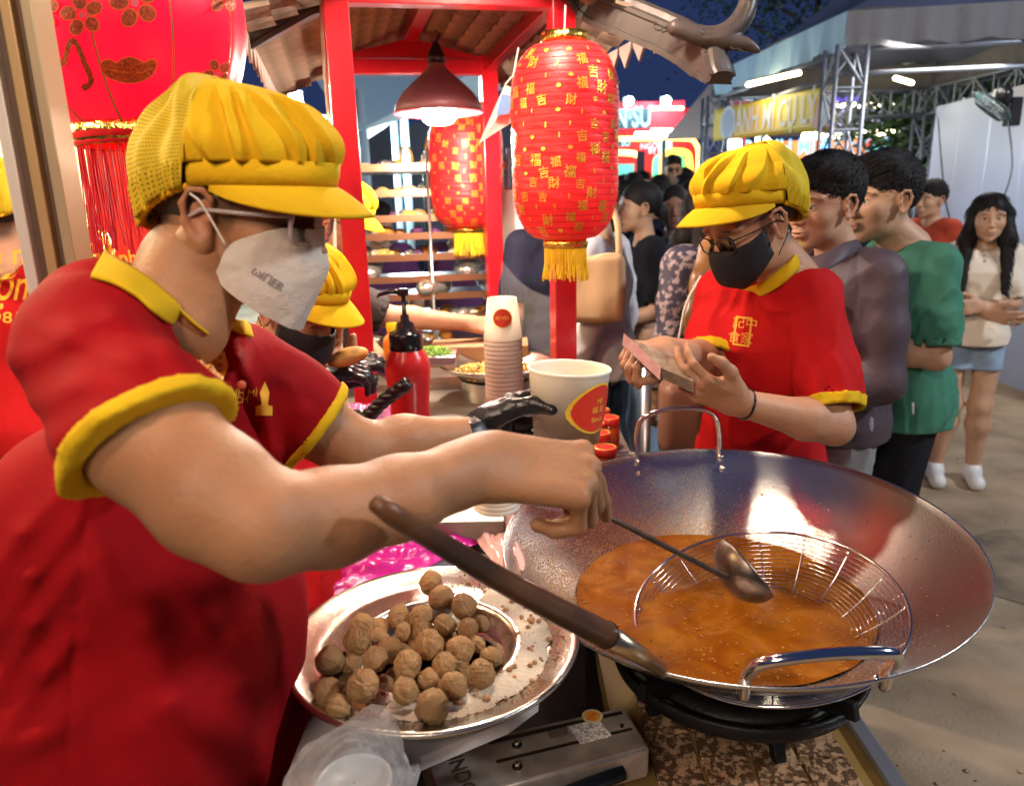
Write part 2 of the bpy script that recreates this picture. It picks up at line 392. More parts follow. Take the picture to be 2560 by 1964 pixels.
def head_sdf(v, T, R, S=1.0, female=0, lids=.0045, ear=True, neckk=.03, jawx=0.0, mouth=1):
    v.at(T, R, S)
    v.ell((-.012, 0, .035), (.097, .077, .088), .01)
    v.ell((.03, 0, -.015), (.062, .063, .082), .03)
    v.ell((.032 + jawx, 0, -.068), (.052, .053 - .004 * female, .038), .03)
    v.ell((.072 + jawx, 0, -.1), (.018, .022 - .004 * female, .016), .028)
    for s in (-1, 1):
        v.ell((.056, s * .041, -.026), (.026, .022, .022), .02)
        v.ell((.076, s * .03, .024), (.014, .03, .009), .015)
        v.ell((.0985, s * .031, .001), (.016, .019, .012), .012, 'sub')
    v.path([(.086, 0, .012), (.097, 0, -.014), (.108, 0, -.034)], [.0075, .0085, .0105], .012)
    for s in (-1, 1): v.ell((.099, s * .0125, -.037), (.011, .0085, .0075), .006)
    v.ell((.092, 0, -.066), (.014, .024, .016), .012)
    if mouth:
        v.ell((.0985, 0, -.0615), (.008, .019, .0045), .006); v.ell((.0965, 0, -.0725), (.008, .0165, .0052), .006)
        v.ell((.1055, 0, -.0668), (.008, .022, .0013), .003, 'sub')
    for s in (-1, 1):
        v.ell((.0755, s * .031, .0015), .0142, .003)
        v.ell((.089, s * .031, -.001), (.012, .0135, lids), .002, 'sub')
        if ear:
            E = rotm(0, R_(12), 0)
            v.ell((-.004, s * .076, -.008), (.017, .0065, .031), .006, R=E)
            rim = [np.array((.008, s * .078, .002)), np.array((.011, s * .081, .014)), np.array((.003, s * .0855, .024)), np.array((-.011, s * .088, .022)), np.array((-.019, s * .089, .006)), np.array((-.017, s * .086, -.012)), np.array((-.008, s * .082, -.028)), np.array((.002, s * .079, -.034)), np.array((.006, s * .077, -.026))]
            v.path(rim, [.003, .0035, .0038, .004, .004, .0038, .0045, .006, .004], .003)
            v.ell((-.001, s * .086, -.008), (.009, .007, .014), .004, 'sub'); v.ell((-.007, s * .088, .01), (.007, .004, .008), .004, 'sub')
            v.ell((.0085, s * .08, -.008), (.004, .004, .006), .003)
    v.at()
def head_paint(T, R, S=1.0, lip=(.42, .13, .10), brow=1.0, red=.25):
    W = lambda c: np.asarray(T) + np.asarray(R) @ (np.array(c) * S)
    L = [(W((.0985, 0, -.0665)), (.009 * S, .02 * S, .0095 * S), lip, .55, R), (W((.1065, 0, -.0668)), (.012 * S, .019 * S, .0014 * S), (.06, .02, .015), .8, R)]
    for s in (-1, 1):
        L += [(W((.07, s * .04, -.03)), (.03 * S, .018 * S, .016 * S), (.5, .2, .14), red * .25, R), (W((-.004, s * .08, -.005)), (.02 * S, .014 * S, .034 * S), (.45, .15, .1), red * .8, R)]
        RR = np.asarray(R) @ rotm(0, 0, -s * .12)
        L += [(W((.083, s * .034, .0245)), (.014 * S, .0185 * S, .0036 * S), (.03, .02, .015), brow, RR),
              (W((.0885, s * .032, .0055)), (.008 * S, .0145 * S, .0018 * S), (.03, .018, .012), .85, R)]
    return L
def nape_paint(T, R, S=1.0):
    W = lambda c: np.asarray(T) + np.asarray(R) @ (np.array(c) * S)
    return [(W((-.085, 0, -.03)), (.062 * S, .09 * S, .052 * S), (.03, .018, .013), .9, R)] + [(W((.022, s * .07, .004)), (.012 * S, .02 * S, .026 * S), (.05, .03, .02), .6, R) for s in (-1, 1)]
def eyes(root, T, R, S=1.0, look=(0, 0)):
    for s in (-1, 1):
        c = np.asarray(T) + np.asarray(R) @ (np.array((.0755, s * .031, .0015)) * S)
        b = MB().sph(c, .0125 * S, 14).build('eyeball', M_eye, root, True)
        d = np.asarray(R) @ rotm(look[0], look[1])[:, 0]
        MB().sph(c + d * .0078 * S, .0062 * S, 12).build('iris', M_iris, b, True)
def hand_sdf(v, Wp, R, chir=1, curl=None, thumb=None, S=1.0, splay=.06, grow=0.0, palm=True):
    """R columns: toward fingers, toward thumb side(+y when chir=1), back of hand"""
    v.at(Wp, R, S); g = grow
    Fx = [(.088, .030, .042, .026, .022, .0088), (.092, .010, .046, .029, .023, .009), (.088, -.011, .042, .027, .022, .0086), (.079, -.030, .033, .021, .019, .0075)]
    curl = curl or [(.4, .4, .3)] * 4
    if palm:
        v.ell((.0, 0, 0), (.03, .027 + g, .019 + g), .02)
        v.bx((.045, chir * .0, -.001), (.044, .037 + g, .0125 + g), rnd=.012, k=.018)
        v.ell((.035, chir * .026, -.010), (.03, .016 + g, .014 + g), .014)
    for i, (x, y, l1, l2, l3, r) in enumerate(Fx):
        a = 0; p = np.array((x, chir * y, .0)); yaw = chir * splay * (1.5 - i); pts = [p * np.array([.75, 1, 1]), p]
        for l, c in zip((l1, l2, l3), curl[i]):
            a += c; p = p + l * np.array((math.cos(a) * math.cos(yaw), math.cos(a) * math.sin(yaw), -math.sin(a))); pts.append(p)
        v.path(pts, [r + g, r * 1.06 + g, r + g, r * .92 + g, r * .8 + g], .004)
        v.ell(pts[1] + np.array([0, 0, .002]), r * 1.12 + g, .006)
    th = thumb or [(.022, .03, -.008), (.055, .056, -.014), (.083, .066, -.018), (.106, .066, -.022)]
    th = [np.array((a, chir * b, c)) for a, b, c in th]
    v.path(th, [.0155 + g, .0125 + g, .0108 + g, .009 + g], .008); v.at()
def cap_hat(root, T, R, S=1.0, name='cap', fine=1, seed=0, front=.122, pleats=11, droop=0.0, yel=None, net=None):
    """pleated bouffant cap: fabric crown in front, net behind, band and visor"""
    yel = yel or M_yel; net = net or M_yelnet
    rg = np.random.default_rng(seed); NT = 420 if fine else 120; NP = 44 if fine else 18
    T = np.asarray(T); W = lambda p: T + np.asarray(R) @ (np.asarray(p) * S)
    def band(a):  # a=0 front
        c, s = math.cos(a), math.sin(a)
        x = (.118 if c > 0 else .112) * c; y = .0885 * s; z = .028 + .016 * c if c > 0 else .028 - .045 * (-c) ** 1.3 - droop * (-c) ** 2
        return np.array((x, y, z))
    pole = np.array((-.03, 0, .146)); jit = rg.uniform(-.3, .3, 40)
    def crown(a, t, rear=False):
        b = band(a) + np.array((0, 0, .026 if math.cos(a) > -.15 else .0)); c = math.cos(a)
        # bulging meridian from the band to the pole
        e = t * math.pi / 2; rad = math.cos(e) ** .62; hh = math.sin(e) ** .95
        out = 1 + .06 * math.sin(min(1, t * 2.6) * math.pi) * (.6 + .6 * abs(math.sin(a)))
        if c < 0: out += .10 * (-c) * math.sin(min(1, t * 1.7) * math.pi)
        p = np.array((pole[0] * (1 - rad) + b[0] * rad * out, b[1] * rad * out * 1.08, b[2] + (pole[2] - b[2]) * hh))
        aa_ = abs(a); w_ = (aa_ + .05 * math.sin(aa_ * 9 + seed)) * pleats * 1.75 - 11 * t * (1 - .4 * t) + 60; ph = (w_ / (2 * math.pi)) % 1.0; kk = int(w_ / (2 * math.pi)) % 40
        if not rear:
            fold = (ph ** 1.3) * (1 - max(0, (ph - .84) / .16) ** .8) # steep overlap edge
            am = (.016 + .009 * jit[kk]) * math.sin(min(1, .18 + t * 1.15) * math.pi) ** .7 * (.5 if c < .05 else 1)
            p = p + (fold - .45) * am * (p - np.array((0, 0, .06))) / (np.linalg.norm(p - np.array((0, 0, .06))) + 1e-6)
        else:
            q = .0035 * math.sin(a * 17 + 5 * t) + .006 * math.sin(a * 6 + 9 * t + 1) * math.sin(t * math.pi)
            if t < .12: q += .003 * math.sin(a * 70)
            p = p + q * (p - np.array((0, 0, .05))) / .1
        return p
    split = R_(97)
    for nm, a0, a1, m, rear in (('crown_fabric', -split, split, yel, False), ('crown_net', split - .02, 2 * math.pi - split + .02, net, True)):
        V = []; F = []; UV = []; n = NT if not rear else NT * 2 // 3
        for i in range(n + 1):
            a = a0 + (a1 - a0) * i / n
            for j in range(NP + 1):
                t = j / NP * (.995); V.append(W(crown(a, t, rear))); UV.append((a * 1.0, t))
        for i in range(n):
            for j in range(NP):
                k = i * (NP + 1) + j; F.append((k, k + NP + 1, k + NP + 2, k + 1))
        o = meshobj(nm, V, F, m, root, True)
        uv = o.data.uv_layers.new(name='UVMap'); li = [0] * len(o.data.loops); o.data.loops.foreach_get('vertex_index', li)
        uv.data.foreach_set('uv', np.array([UV[q] for q in li]).ravel())
        md = o.modifiers.new('t', 'SOLIDIFY'); md.thickness = .0016 * S
    # band
    V = []; F = []; n = 60
    for i in range(n + 1):
        a = -split + 2 * split * i / n; b = band(a); o_ = b / np.linalg.norm(b[:2]) * np.array((1, 1, 0)) * .0035
        V += [W(b + o_ * .4), W(b + o_ + np.array((0, 0, .014))), W(b + o_ + np.array((0, 0, .029)))]
    for i in range(n):
        for j in range(2): k = i * 3 + j; F.append((k, k + 3, k + 4, k + 1))
    o = meshobj('head_band', V, F, yel, root, True); md = o.modifiers.new('t', 'SOLIDIFY'); md.thickness = .003 * S
    # rear elastic
    pts = [W(band(a) * np.array((1.0, 1.0, 1)) + np.array((0, 0, .001 + .0015 * math.sin(a * 60)))) for a in np.linspace(split, 2 * math.pi - split, 90)]
    MB().tube(pts, .0042 * S, 8).build('elastic_hem', yel, root, True)
    # visor
    V = []; F = []; n = 48; m_ = 12
    for i in range(n + 1):
        u = -1 + 2 * i / n; a = u * R_(84); b = band(a); L = .052 * (1 - abs(u) ** 2.6) ** .6 if abs(u) < 1 else 0
        for j in range(m_ + 1):
            t = j / m_; dirx = np.array((1, .12 * math.sin(a), 0)); q = b + dirx * L * t + np.array((0, 0, -.026 * t ** 1.3 * (L / .052) - .006 * t * abs(u)))
            V.append(W(q))
    for i in range(n):
        for j in range(m_): k = i * (m_ + 1) + j; F.append((k, k + m_ + 1, k + m_ + 2, k + 1))
    o = meshobj('visor', V, F, yel, root, True); md = o.modifiers.new('t', 'SOLIDIFY'); md.thickness = .0035 * S; md.offset = 0
    return o
def glasses(root, T, R, S=1.0, mframe=None, rw=.026, rh=.018, thick=.0013, name='glasses', dz=-.002, dx=.0, sides=(-1, 1)):
    mframe = mframe or M_frame; T = np.asarray(T); W = lambda p: T + np.asarray(R) @ (np.asarray(p) * S)
    g = MB()
    for s in (-1, 1):
        c = np.array((.103 + dx, s * .034, dz))
        ring = []
        for k in range(24):
            a = 2 * math.pi * k / 24; ca, sa = math.cos(a), math.sin(a); e = .62
            yy = rw * math.copysign(abs(ca) ** e, ca); zz = rh * math.copysign(abs(sa) ** e, sa); ring.append(W(c + np.array((-.12 * s * yy - .0 - abs(yy) * .1, yy, zz))))
        g.tube(ring, thick * S, 6, closed=True)
        g.tube([W(c + np.array((-.006, s * rw, rh * .5))), W((.07, s * .072, dz + .008)), W((.0, s * .083, dz + .004)), W((-.022, s * .083, dz - .012))], thick * S * .9, 6)
    g.tube([W((.1035 + dx, -.009, dz + .005)), W((.108 + dx, 0, dz + .009)), W((.1035 + dx, .009, dz + .005))], thick * S, 6)
    fr = g.build('eyeglasses', mframe, root, True)
    for s in (-1, 1):
        c = np.array((.103 + dx, s * .034, dz)); rng_ = []
        for k in range(24):
            a = 2 * math.pi * k / 24; ca, sa = math.cos(a), math.sin(a); yy = rw * math.copysign(abs(ca) ** .62, ca); zz = rh * math.copysign(abs(sa) ** .62, sa); rng_.append(W(c + np.array((-.12 * s * yy - abs(yy) * .1, yy, zz))))
        o = meshobj('lens', rng_, [tuple(range(24))], M_lens, fr); md = o.modifiers.new('t', 'SOLIDIFY'); md.thickness = .001
    return fr
def mask_black(root, T, R, S=1.0):
    """soft cup mask from the nose bridge to under the chin"""
    T = np.asarray(T); W = lambda p: T + np.asarray(R) @ (np.asarray(p) * S)
    V = []; F = []; n, m_ = 28, 18
    for i in range(n + 1):
        u = -1 + 2 * i / n; au = abs(u)
        for j in range(m_ + 1):
            t = j / m_; ztop = -.012 - .012 * au + .02 * au ** 3; zbot = -.118 + .055 * au ** 1.6
            z = ztop + (zbot - ztop) * t; th = u * R_(80) * 1.0
            bul = math.sin(min(1, t * 1.05) * math.pi) ** .6 if 0 < t < .95 else 0
            rx = .108 + .016 * bul * (1 - au ** 2) - .03 * max(0, t - .7) / .3 * .9; ry = .071 + .004 * bul
            V.append(W((rx * math.cos(th) ** .8 - .001, ry * math.sin(th) * (1 - .12 * t), z)))
    for i in range(n):
        for j in range(m_): k = i * (m_ + 1) + j; F.append((k, k + m_ + 1, k + m_ + 2, k + 1))
    o = meshobj('face_mask', V, F, M_blackmask, root, True); md = o.modifiers.new('t', 'SOLIDIFY'); md.thickness = .002
    g = MB()
    for s in (-1, 1):
        g.tube([W((.02, s * .072, -.02)), W((.0, s * .078, .0)), W((-.018, s * .082, .012))], .0011 * S, 5)
        g.tube([W((.016, s * .07, -.07)), W((-.004, s * .076, -.05)), W((-.02, s * .082, -.03))], .0011 * S, 5)
    g.build('ear_loop', M_frame, o, True)
    return o
def strands(ho, T, R, S=1.0, n=1400, seed=0, length=.05, m=None, front=.5, w_=.0012, lift=.006, flow=(-.2, 0, -1), wild=.3, side=.5, name='hair_strands', zcut=-9):
    """tapered locks growing out of the hair mass"""
    rg = np.random.default_rng(seed); T = np.asarray(T); R = np.asarray(R); me = ho.data; N = len(me.vertices); co = np.empty(N * 3); no = np.empty(N * 3); me.vertices.foreach_get('co', co); me.vertices.foreach_get('normal', no)
    co = co.reshape(-1, 3); no = no.reshape(-1, 3); lo = (co - T) @ R / S; ln = no @ R; ok = np.where((lo[:, 2] > zcut) & ((lo * np.array((1, 1, 1)) - np.array((-.01, 0, .03)) )* ln > -1).all(1))[0]
    V = []; F = []; ph = rg.uniform(0, 6, 3); fl0 = np.asarray(flow, float)
    for i_ in rg.choice(ok, min(n, len(ok)), replace=False):
        p = lo[i_]; nrm = ln[i_] / (np.linalg.norm(ln[i_]) + 1e-9); top = max(0, min(1, (p[2] - .05) / .06)); L = length * rg.uniform(.5, 1.1) * (side + (1 - side) * top)
        cl = np.array((math.sin(p[1] * 60 + ph[0]), math.sin(p[0] * 50 + p[1] * 30 + ph[1]), 0)) * .8
        fl = fl0 + np.array((front * 2.2 * top + (front if p[0] > .03 else 0), .5 * math.copysign(1, p[1]) * (1 - top), 0)) + cl * wild * 1.6 + rg.normal(size=3) * wild * .6
        tg = fl - nrm * (fl @ nrm); tg /= np.linalg.norm(tg) + 1e-6; sd = np.cross(nrm, tg); pts = [p - nrm * .002, p + tg * L * .33 + nrm * lift * (.5 + .6 * top), p + tg * L * .68 + nrm * (lift * (.8 + .5 * top) - L * .06), p + tg * L + nrm * (lift * .5 - L * .22)]
        o = len(V); ww = w_ * rg.uniform(.7, 1.6)
        for i, q in enumerate(pts[:3]):
            x = ww * (1, 1, .7)[i]; V += [T + R @ ((q - sd * x) * S), T + R @ ((q + nrm * x * .9) * S), T + R @ ((q + sd * x) * S)]
        V.append(T + R @ (pts[3] * S))
        for i in range(2):
            b = o + 3 * i; F += [(b, b + 1, b + 4, b + 3), (b + 1, b + 2, b + 5, b + 4)]
        b = o + 6; F += [(b, b + 1, o + 9), (b + 1, b + 2, o + 9)]
    return meshobj(name, V, F, m or M_hair, ho, True)
def hair_sdf(root, T, R, S=1.0, kind='short', m=None, h=.004, seed=0, length=.3):
    T = np.asarray(T); m = m or M_hair; ext = .16 * S
    lo = T - ext; hi = T + ext
    if kind in ('long', 'pony'): lo = lo - np.array((.06, .06, length)); hi = hi + np.array((.06, .06, 0))
    v = Vol(lo, hi, h); v.at(T, R, S)
    v.ell((-.014, 0, .04), (.102, .083, .092), .01)
    if kind == 'short':
        v.ell((.015, 0, .092), (.07, .068, .03), .03); v.ell((.105, 0, -.045), (.085, .12, .098), .01, 'sub')
        v.ell((-.02, 0, -.095), (.13, .12, .075), .02, 'sub')
        for s in (-1, 1): v.ell((.045, s * .085, -.02), (.055, .03, .05), .006, 'sub')
        if True:
            for s in (-.8, -.3, .2, .7): v.cap((.04, s * .05, .10), (.083, s * .055, .066), .018, .009, .012)
    elif kind == 'nape':   # stubble below a cap
        v.ell((.09, 0, -.03), (.11, .12, .2), .01, 'sub'); v.ell((-.03, 0, -.125), (.13, .12, .08), .02, 'sub')
    elif kind in ('long', 'pony'):
        if kind == 'long':
            v.at()
            d = np.asarray(R)
            for s in (-1, 1):
                a = T + d @ (np.array((-.01, s * .07, .03)) * S); b = T + d @ (np.array((.01, s * .088, -.1)) * S); b = b + d @ np.array((.02, 0, 0)); c = b + d @ np.array((.085, s * .005, 0)) * 1 + np.array((0, 0, -length * .75))
                v.path([a, b, c], [.035 * S, .034 * S, .012], .03)
                a2 = T + d @ (np.array((-.07, s * .04, 0)) * S); v.path([a2, a2 + np.array((0, 0, -.15)), a2 + np.array((0, 0, -length * .8))], [.05 * S, .05 * S, .02], .03)
            v.at(T, R, S)
        else:
            v.ell((-.11, 0, -.02), (.035, .035, .04), .02); v.path([(-.12, 0, -.02), (-.13, 0, -.1), (-.12, 0, -.2)], [.028, .03, .01], .02)
            v.ell((-.02, 0, -.105), (.13, .12, .07), .02, 'sub')
        v.ell((.115, 0, -.035), (.075, .062, .105), .006, 'sub')
        if kind == 'pony':
            for s in (-1, 1): v.ell((.05, s * .08, -.04), (.055, .03, .055), .01, 'sub')
    v.at(); v.wrinkle(.0012, 60, np.asarray(R)[:, 2], seed)
    return v.mesh('hair', m, root)
def ellbox(pts, pad):
    a = np.array(pts); return a.min(0) - pad, a.max(0) + pad

def person(label, J, skinm='tan', top=None, sleeve='short', bottom=None, group=None, h=.006, hh=.003, head=None, shoes=None, cat='person',
           hands=None, trim=None, W=1.0, wr=.0022, collar=None, shorts=False, name='person', bare_head=False, build=1.0, seed=1, top_len=None, fem=0):
    """J: joints in the world (m). One continuous body; clothes, hair and shoes are its children."""
    a = {k: np.asarray(q, float) for k, q in J.items() if not isinstance(q, (int, float))}
    root = thing(name, label, cat, (a['hip'][0], a['hip'][1], 0), group)
    hd = dict(yaw=0, pitch=0, roll=0, S=1.0, hair='short', lids=.0045, eyes=True, mouth=1, brow=.9); hd.update(head or {})
    Rm = rotm(hd['yaw'], hd['pitch'], hd['roll']); T = a['head']; S = hd['S']; B = build
    chestw = np.linalg.norm(a['shL'] - a['shR']); acr = (a['shL'] - a['shR']) / chestw; fwd = np.cross(acr, (0, 0, 1)); fwd /= np.linalg.norm(fwd)
    pts = [a[k] for k in a]; lo, hi = ellbox(pts, .17)
    lo[2] = max(lo[2], -.02)
    if 'zmin' in J: lo[2] = J['zmin']
    def torso(v, g=0.0, flare=0.0, k=.06):
        ch, wa, hp = a['chest'], a['waist'], a['hip']
        def sec(c, hw, dp):
            return c - acr * (hw - dp), c + acr * (hw - dp), dp
        for (c, hw, dp) in ((ch, chestw * .5 + .0 + g, .098 * B + g), (wa, chestw * .41 * B + g, .092 * B + g), (hp, chestw * .44 * B + g, .1 * B + g + flare)):
            p, q, r = sec(c, hw, dp); v.cap(p, q, r, r, k)
            if flare and c is hp: dn_ = np.array((0, 0, -.13)); v.cap(p + dn_, q + dn_, r, r, k); v.cap(hp, hp + dn_, r, r, k)
        for s, c in ((-1, a['shR']), (1, a['shL'])):
            v.cap(c - acr * s * .05 - np.array((0, 0, .01)), ch + acr * s * chestw * .28 + np.array((0, 0, -.02)), .05 * B + g, .08 * B + g, k)
            v.cap(a['neck'] + np.array((0, 0, -.03)), c - acr * s * .03, .038 + g, .043 * B + g, .05)
        v.cap(ch, wa, .095 * B + g, .09 * B + g, k); v.cap(wa, hp, .09 * B + g, .1 * B + g + flare, k)
    v = Vol(lo, hi, h); torso(v)
    v.cap(a['neck'] - np.array((0, 0, .03)), T + Rm @ (np.array((-.022, 0, -.07)) * S), .057 * S * (1 - .12 * fem), .05 * S * (1 - .12 * fem), .03)
    arms = [(a['shL'], a['elL'], a['wrL']), (a['shR'], a['elR'], a['wrR'])]
    for sh, el, wr_ in arms:
        v.path([sh, lerp(sh, el, .5), el], [.05 * W, .046 * W, .037 * W], .025); m1 = lerp(el, wr_, .3)
        v.path([el, m1, wr_], [.037 * W, .041 * W, .026 * W], .02)
    for s, hnd in ((-1, 'R'), (1, 'L')):
        H = (hands or {}).get(hnd)
        wp = a['wr' + hnd]
        if H is None:
            el = a['el' + hnd]; d = wp - el; d /= np.linalg.norm(d); bk = acr * s - d * (d @ acr * s); bk /= np.linalg.norm(bk)
            th = np.cross(bk, d); H = dict(R=np.stack([d, th, bk], 1), chir=1 if th @ fwd > 0 else -1)
        HR = np.asarray(H['R']); H2 = {k: q for k, q in H.items() if k not in ('R', 'glove')}
        hand_sdf(v, wp, HR, **H2)
    hasleg = 'knL' in a
    if hasleg:
        for s in 'LR':
            v.path([a['hip'] + acr * (.085 if s == 'L' else -.085), a['kn' + s], lerp(a['kn' + s], a['an' + s], .3), a['an' + s]], [.082 * B, .053, .055, .036], .04)
            ft = a.get('toe' + s, a['an' + s] + fwd * .14 + np.array((0, 0, -.05))); v.cap(a['an' + s] + np.array((0, 0, -.03)), ft, .035, .025, .03, flat=(0, 0, 1), fs=1.2)
    hv = Vol(T - .17 * S, T + .17 * S, hh); head_sdf(hv, T, Rm, S, female=fem, lids=hd['lids'], mouth=hd['mouth'])
    hv.cap(a['neck'], T + Rm @ (np.array((-.022, 0, -.07)) * S), .056 * S * (1 - .12 * fem), .05 * S * (1 - .12 * fem), .03)
    lowcut = T - np.array((0, 0, .15 * S))
    paint = head_paint(T, Rm, S, brow=hd['brow']) + hd.get('paint', [])
    if hd['hair'] == 'nape': paint = paint + nape_paint(T, Rm, S)
    body = volmesh('body', [v, hv], SK[skinm], root, paint)
    if hd['eyes']: eyes(root, T, Rm, S, hd.get('look', (0, .1)))
    # ---- clothes
    trims = []
    def sleeves(v, g=0.0):
        for sh, el, wr_ in arms:
            q = Vol(v.lo, v.lo + (v.n - 1) * v.h - 1e-6, v.h); q.d = np.full(v.d.shape, 1.0, np.float32); q.n = v.n
            if sleeve == 'long':
                q.path([sh, lerp(sh, el, .5), el, lerp(el, wr_, .35), lerp(el, wr_, 1.02)], [.06 * W + g, .058 * W + g, .05 * W + g, .052 * W + g, .036 * W + g], .03)
                d = (wr_ - el) / np.linalg.norm(wr_ - el); q.folds(wr * .9, 34, (.6, .5, .3), seed); q.cut(wr_ - d * .01, d); q.cap(wr_ - d * .03, wr_ + d * .05, .031, .034, .003, 'sub')
            else:
                f = .62 if sleeve == 'short' else .25; d = (el - sh) / np.linalg.norm(el - sh); e0 = lerp(sh, el, f)
                q.path([sh, e0, e0 + d * .1], [.058 * W + g, .062 * W + g, .066 * W + g], .035)
                q.folds(wr * 1.1, 46, d, seed)
                if trim is not None and sleeve == 'short':
                    t_ = q.copy(); t_.d = t_.d - .0036; t_.cut(e0 + d * .076, d); t_.cut(e0 + d * .05, -d); t_.cap(e0, e0 + d * .12, .055 * W, .057 * W, .003, 'sub'); trims.append(t_)
                q.cut(e0 + d * .07, d); q.cap(e0, e0 + d * .12, .054 * W, .056 * W, .004, 'sub')
            k = .03; hh_ = np.clip(.5 + .5 * (v.d - q.d) / k, 0, 1); v.d = v.d + (q.d - v.d) * hh_ - k * hh_ * (1 - hh_)
    if top is not None:
        tlo, thi = ellbox([a[k] for k in ('shL', 'shR', 'chest', 'waist', 'hip', 'neck', 'elL', 'elR') + (('wrL', 'wrR') if sleeve == 'long' else ())], .16)
        tlo[2] = max(tlo[2], (J['zmin'] if 'zmin' in J else 0)); c = Vol(tlo, thi, h)
        torso(c, .014, .03, k=.07); c.wrinkle(wr * .6, 24, (0.2, 0, 1), seed); c.folds(wr * 1.3, 46, (0.25 * math.sin(seed), 0.2, 1), seed + 5); sleeves(c)
        c.cap(a['neck'] + np.array((0, 0, -.01)), a['neck'] + np.array((0, 0, .12)) + fwd * .02, .07, .08, .01, 'sub')
        zc = (top_len if top_len is not None else a['hip'][2] - .06); c.cut((0, 0, zc), (0, 0, -1)); X = c.grid()[2]
        shirt = c.mesh('shirt', top, root)
        for t_ in trims: t_.mesh('sleeve_trim', trim, shirt)
    else: shirt = None
    if bottom is not None and hasleg:
        plo, phi = ellbox([a['hip'], a['knL'], a['knR'], a['anL'], a['anR']], .16); plo[2] = max(0, plo[2]); phi[2] = a['hip'][2] + .1
        q = Vol(plo, phi, max(h, .008)); 
        ho_ = max(.02, chestw * .44 * B - .098 * B); p0 = a['hip'] - acr * ho_; p1 = a['hip'] + acr * ho_; q.cap(p0 + (0, 0, .02), p1 + (0, 0, .02), .104 * B, .104 * B, .04)
        for s in 'LR':
            o_ = acr * chestw * (.25 if s == 'L' else -.25)
            if shorts: q.path([a['hip'] + o_, lerp(a['hip'] + o_, a['kn' + s], .62)], [.092 * B, .098 * B], .03)
            else: q.path([a['hip'] + o_, a['kn' + s], a['an' + s]], [.092 * B, .074, .068], .03)
        q.folds(wr * 1.4, 30, (.5, 0, 1), seed + 3)
        if shorts: q.cut(lerp(a['hip'], a['knL'], .5) * np.array((0, 0, 1)), (0, 0, -1))
        else: q.cut((0, 0, .035), (0, 0, -1))
        q.mesh('shorts' if shorts else 'trousers', bottom, root)
    if shoes is not None and hasleg:
        for s in 'LR':
            an = a['an' + s]; f2 = a.get('toe' + s, an + fwd * .15); f2 = np.array((f2[0], f2[1], .035)); hl = np.array((an[0], an[1], .04)) - (f2 - an) * .25 * np.array((1, 1, 0))
            q = Vol(*ellbox([an, f2, hl], .07), .006); q.cap(hl, f2, .042, .04, .01, flat=(0, 0, 1), fs=.95); q.cap((an[0], an[1], .06), (an[0], an[1], .08), .045, .042, .03); q.cut((0, 0, .004), (0, 0, -1)); q.mesh('shoe', shoes, root)
    hk = hd['hair']
    if hk: 
        m = hd.get('hairmat', M_hair)
        ho = hair_sdf(root, T, Rm, S, hk, m, h=max(.003, hh), seed=seed, length=hd.get('hlen', .3))
        if hk == 'short': strands(ho, T, Rm, S, n=hd.get('ns', 2600), seed=seed, length=.068, m=m, side=.26, front=1.3, wild=.07, lift=.004, w_=.0014)
        elif hk == 'long': strands(ho, T, Rm, S, n=2200, seed=seed, length=.07, m=m, wild=.05, lift=.002, w_=.0016, flow=(-.05, 0, -1), front=-.05, side=1)
    return dict(root=root, body=body, shirt=shirt, T=T, R=Rm, S=S, a=a, fwd=fwd, acr=acr)
def stand(head, yaw, H=None, arms='down', lean=0.0, wid=1.0, legs=True, stance=.09, hipyaw=None, hyaw=None):
    """joints of a standing figure below a given head place; yaw = way the chest faces"""
    hd = np.asarray(head, float); H = H or (hd[2] + .11); k = H / 1.7; f = np.array((math.cos(yaw), math.sin(yaw), 0)); l = np.array((-math.sin(yaw), math.cos(yaw), 0))
    b = np.array((hd[0], hd[1], 0)) - f * (.035 + lean * .5); z = lambda h, fw=0, lt=0: b + f * (fw * k) + l * (lt * k * wid) + np.array((0, 0, h * k)) + f * lean * max(0, (h - .9)) * k * .6
    J = dict(head=hd, neck=z(1.43), shL=z(1.385, 0, .165), shR=z(1.385, 0, -.165), chest=z(1.26, .01), waist=z(1.07, .01), hip=z(.93))
    if legs: J.update(knL=z(.49, .03, stance), knR=z(.49, .03, -stance), anL=z(.09, -.01, stance * 1.15), anR=z(.09, -.01, -stance * 1.15))
    if arms == 'down': J.update(elL=z(1.1, -.03, .22), wrL=z(.87, .05, .23), elR=z(1.1, -.03, -.22), wrR=z(.87, .05, -.23))
    elif arms == 'cross': J.update(elL=z(1.1, .03, .2), wrL=z(1.1, .19, -.02), elR=z(1.1, .03, -.2), wrR=z(1.06, .18, .03))
    elif arms == 'phone': J.update(elL=z(1.1, .0, .2), wrL=z(1.13, .22, .08), elR=z(1.1, .0, -.2), wrR=z(1.13, .22, -.06))
    elif arms == 'front': J.update(elL=z(1.08, .0, .21), wrL=z(1.02, .2, .1), elR=z(1.08, .0, -.21), wrR=z(1.02, .2, -.1))
    return J
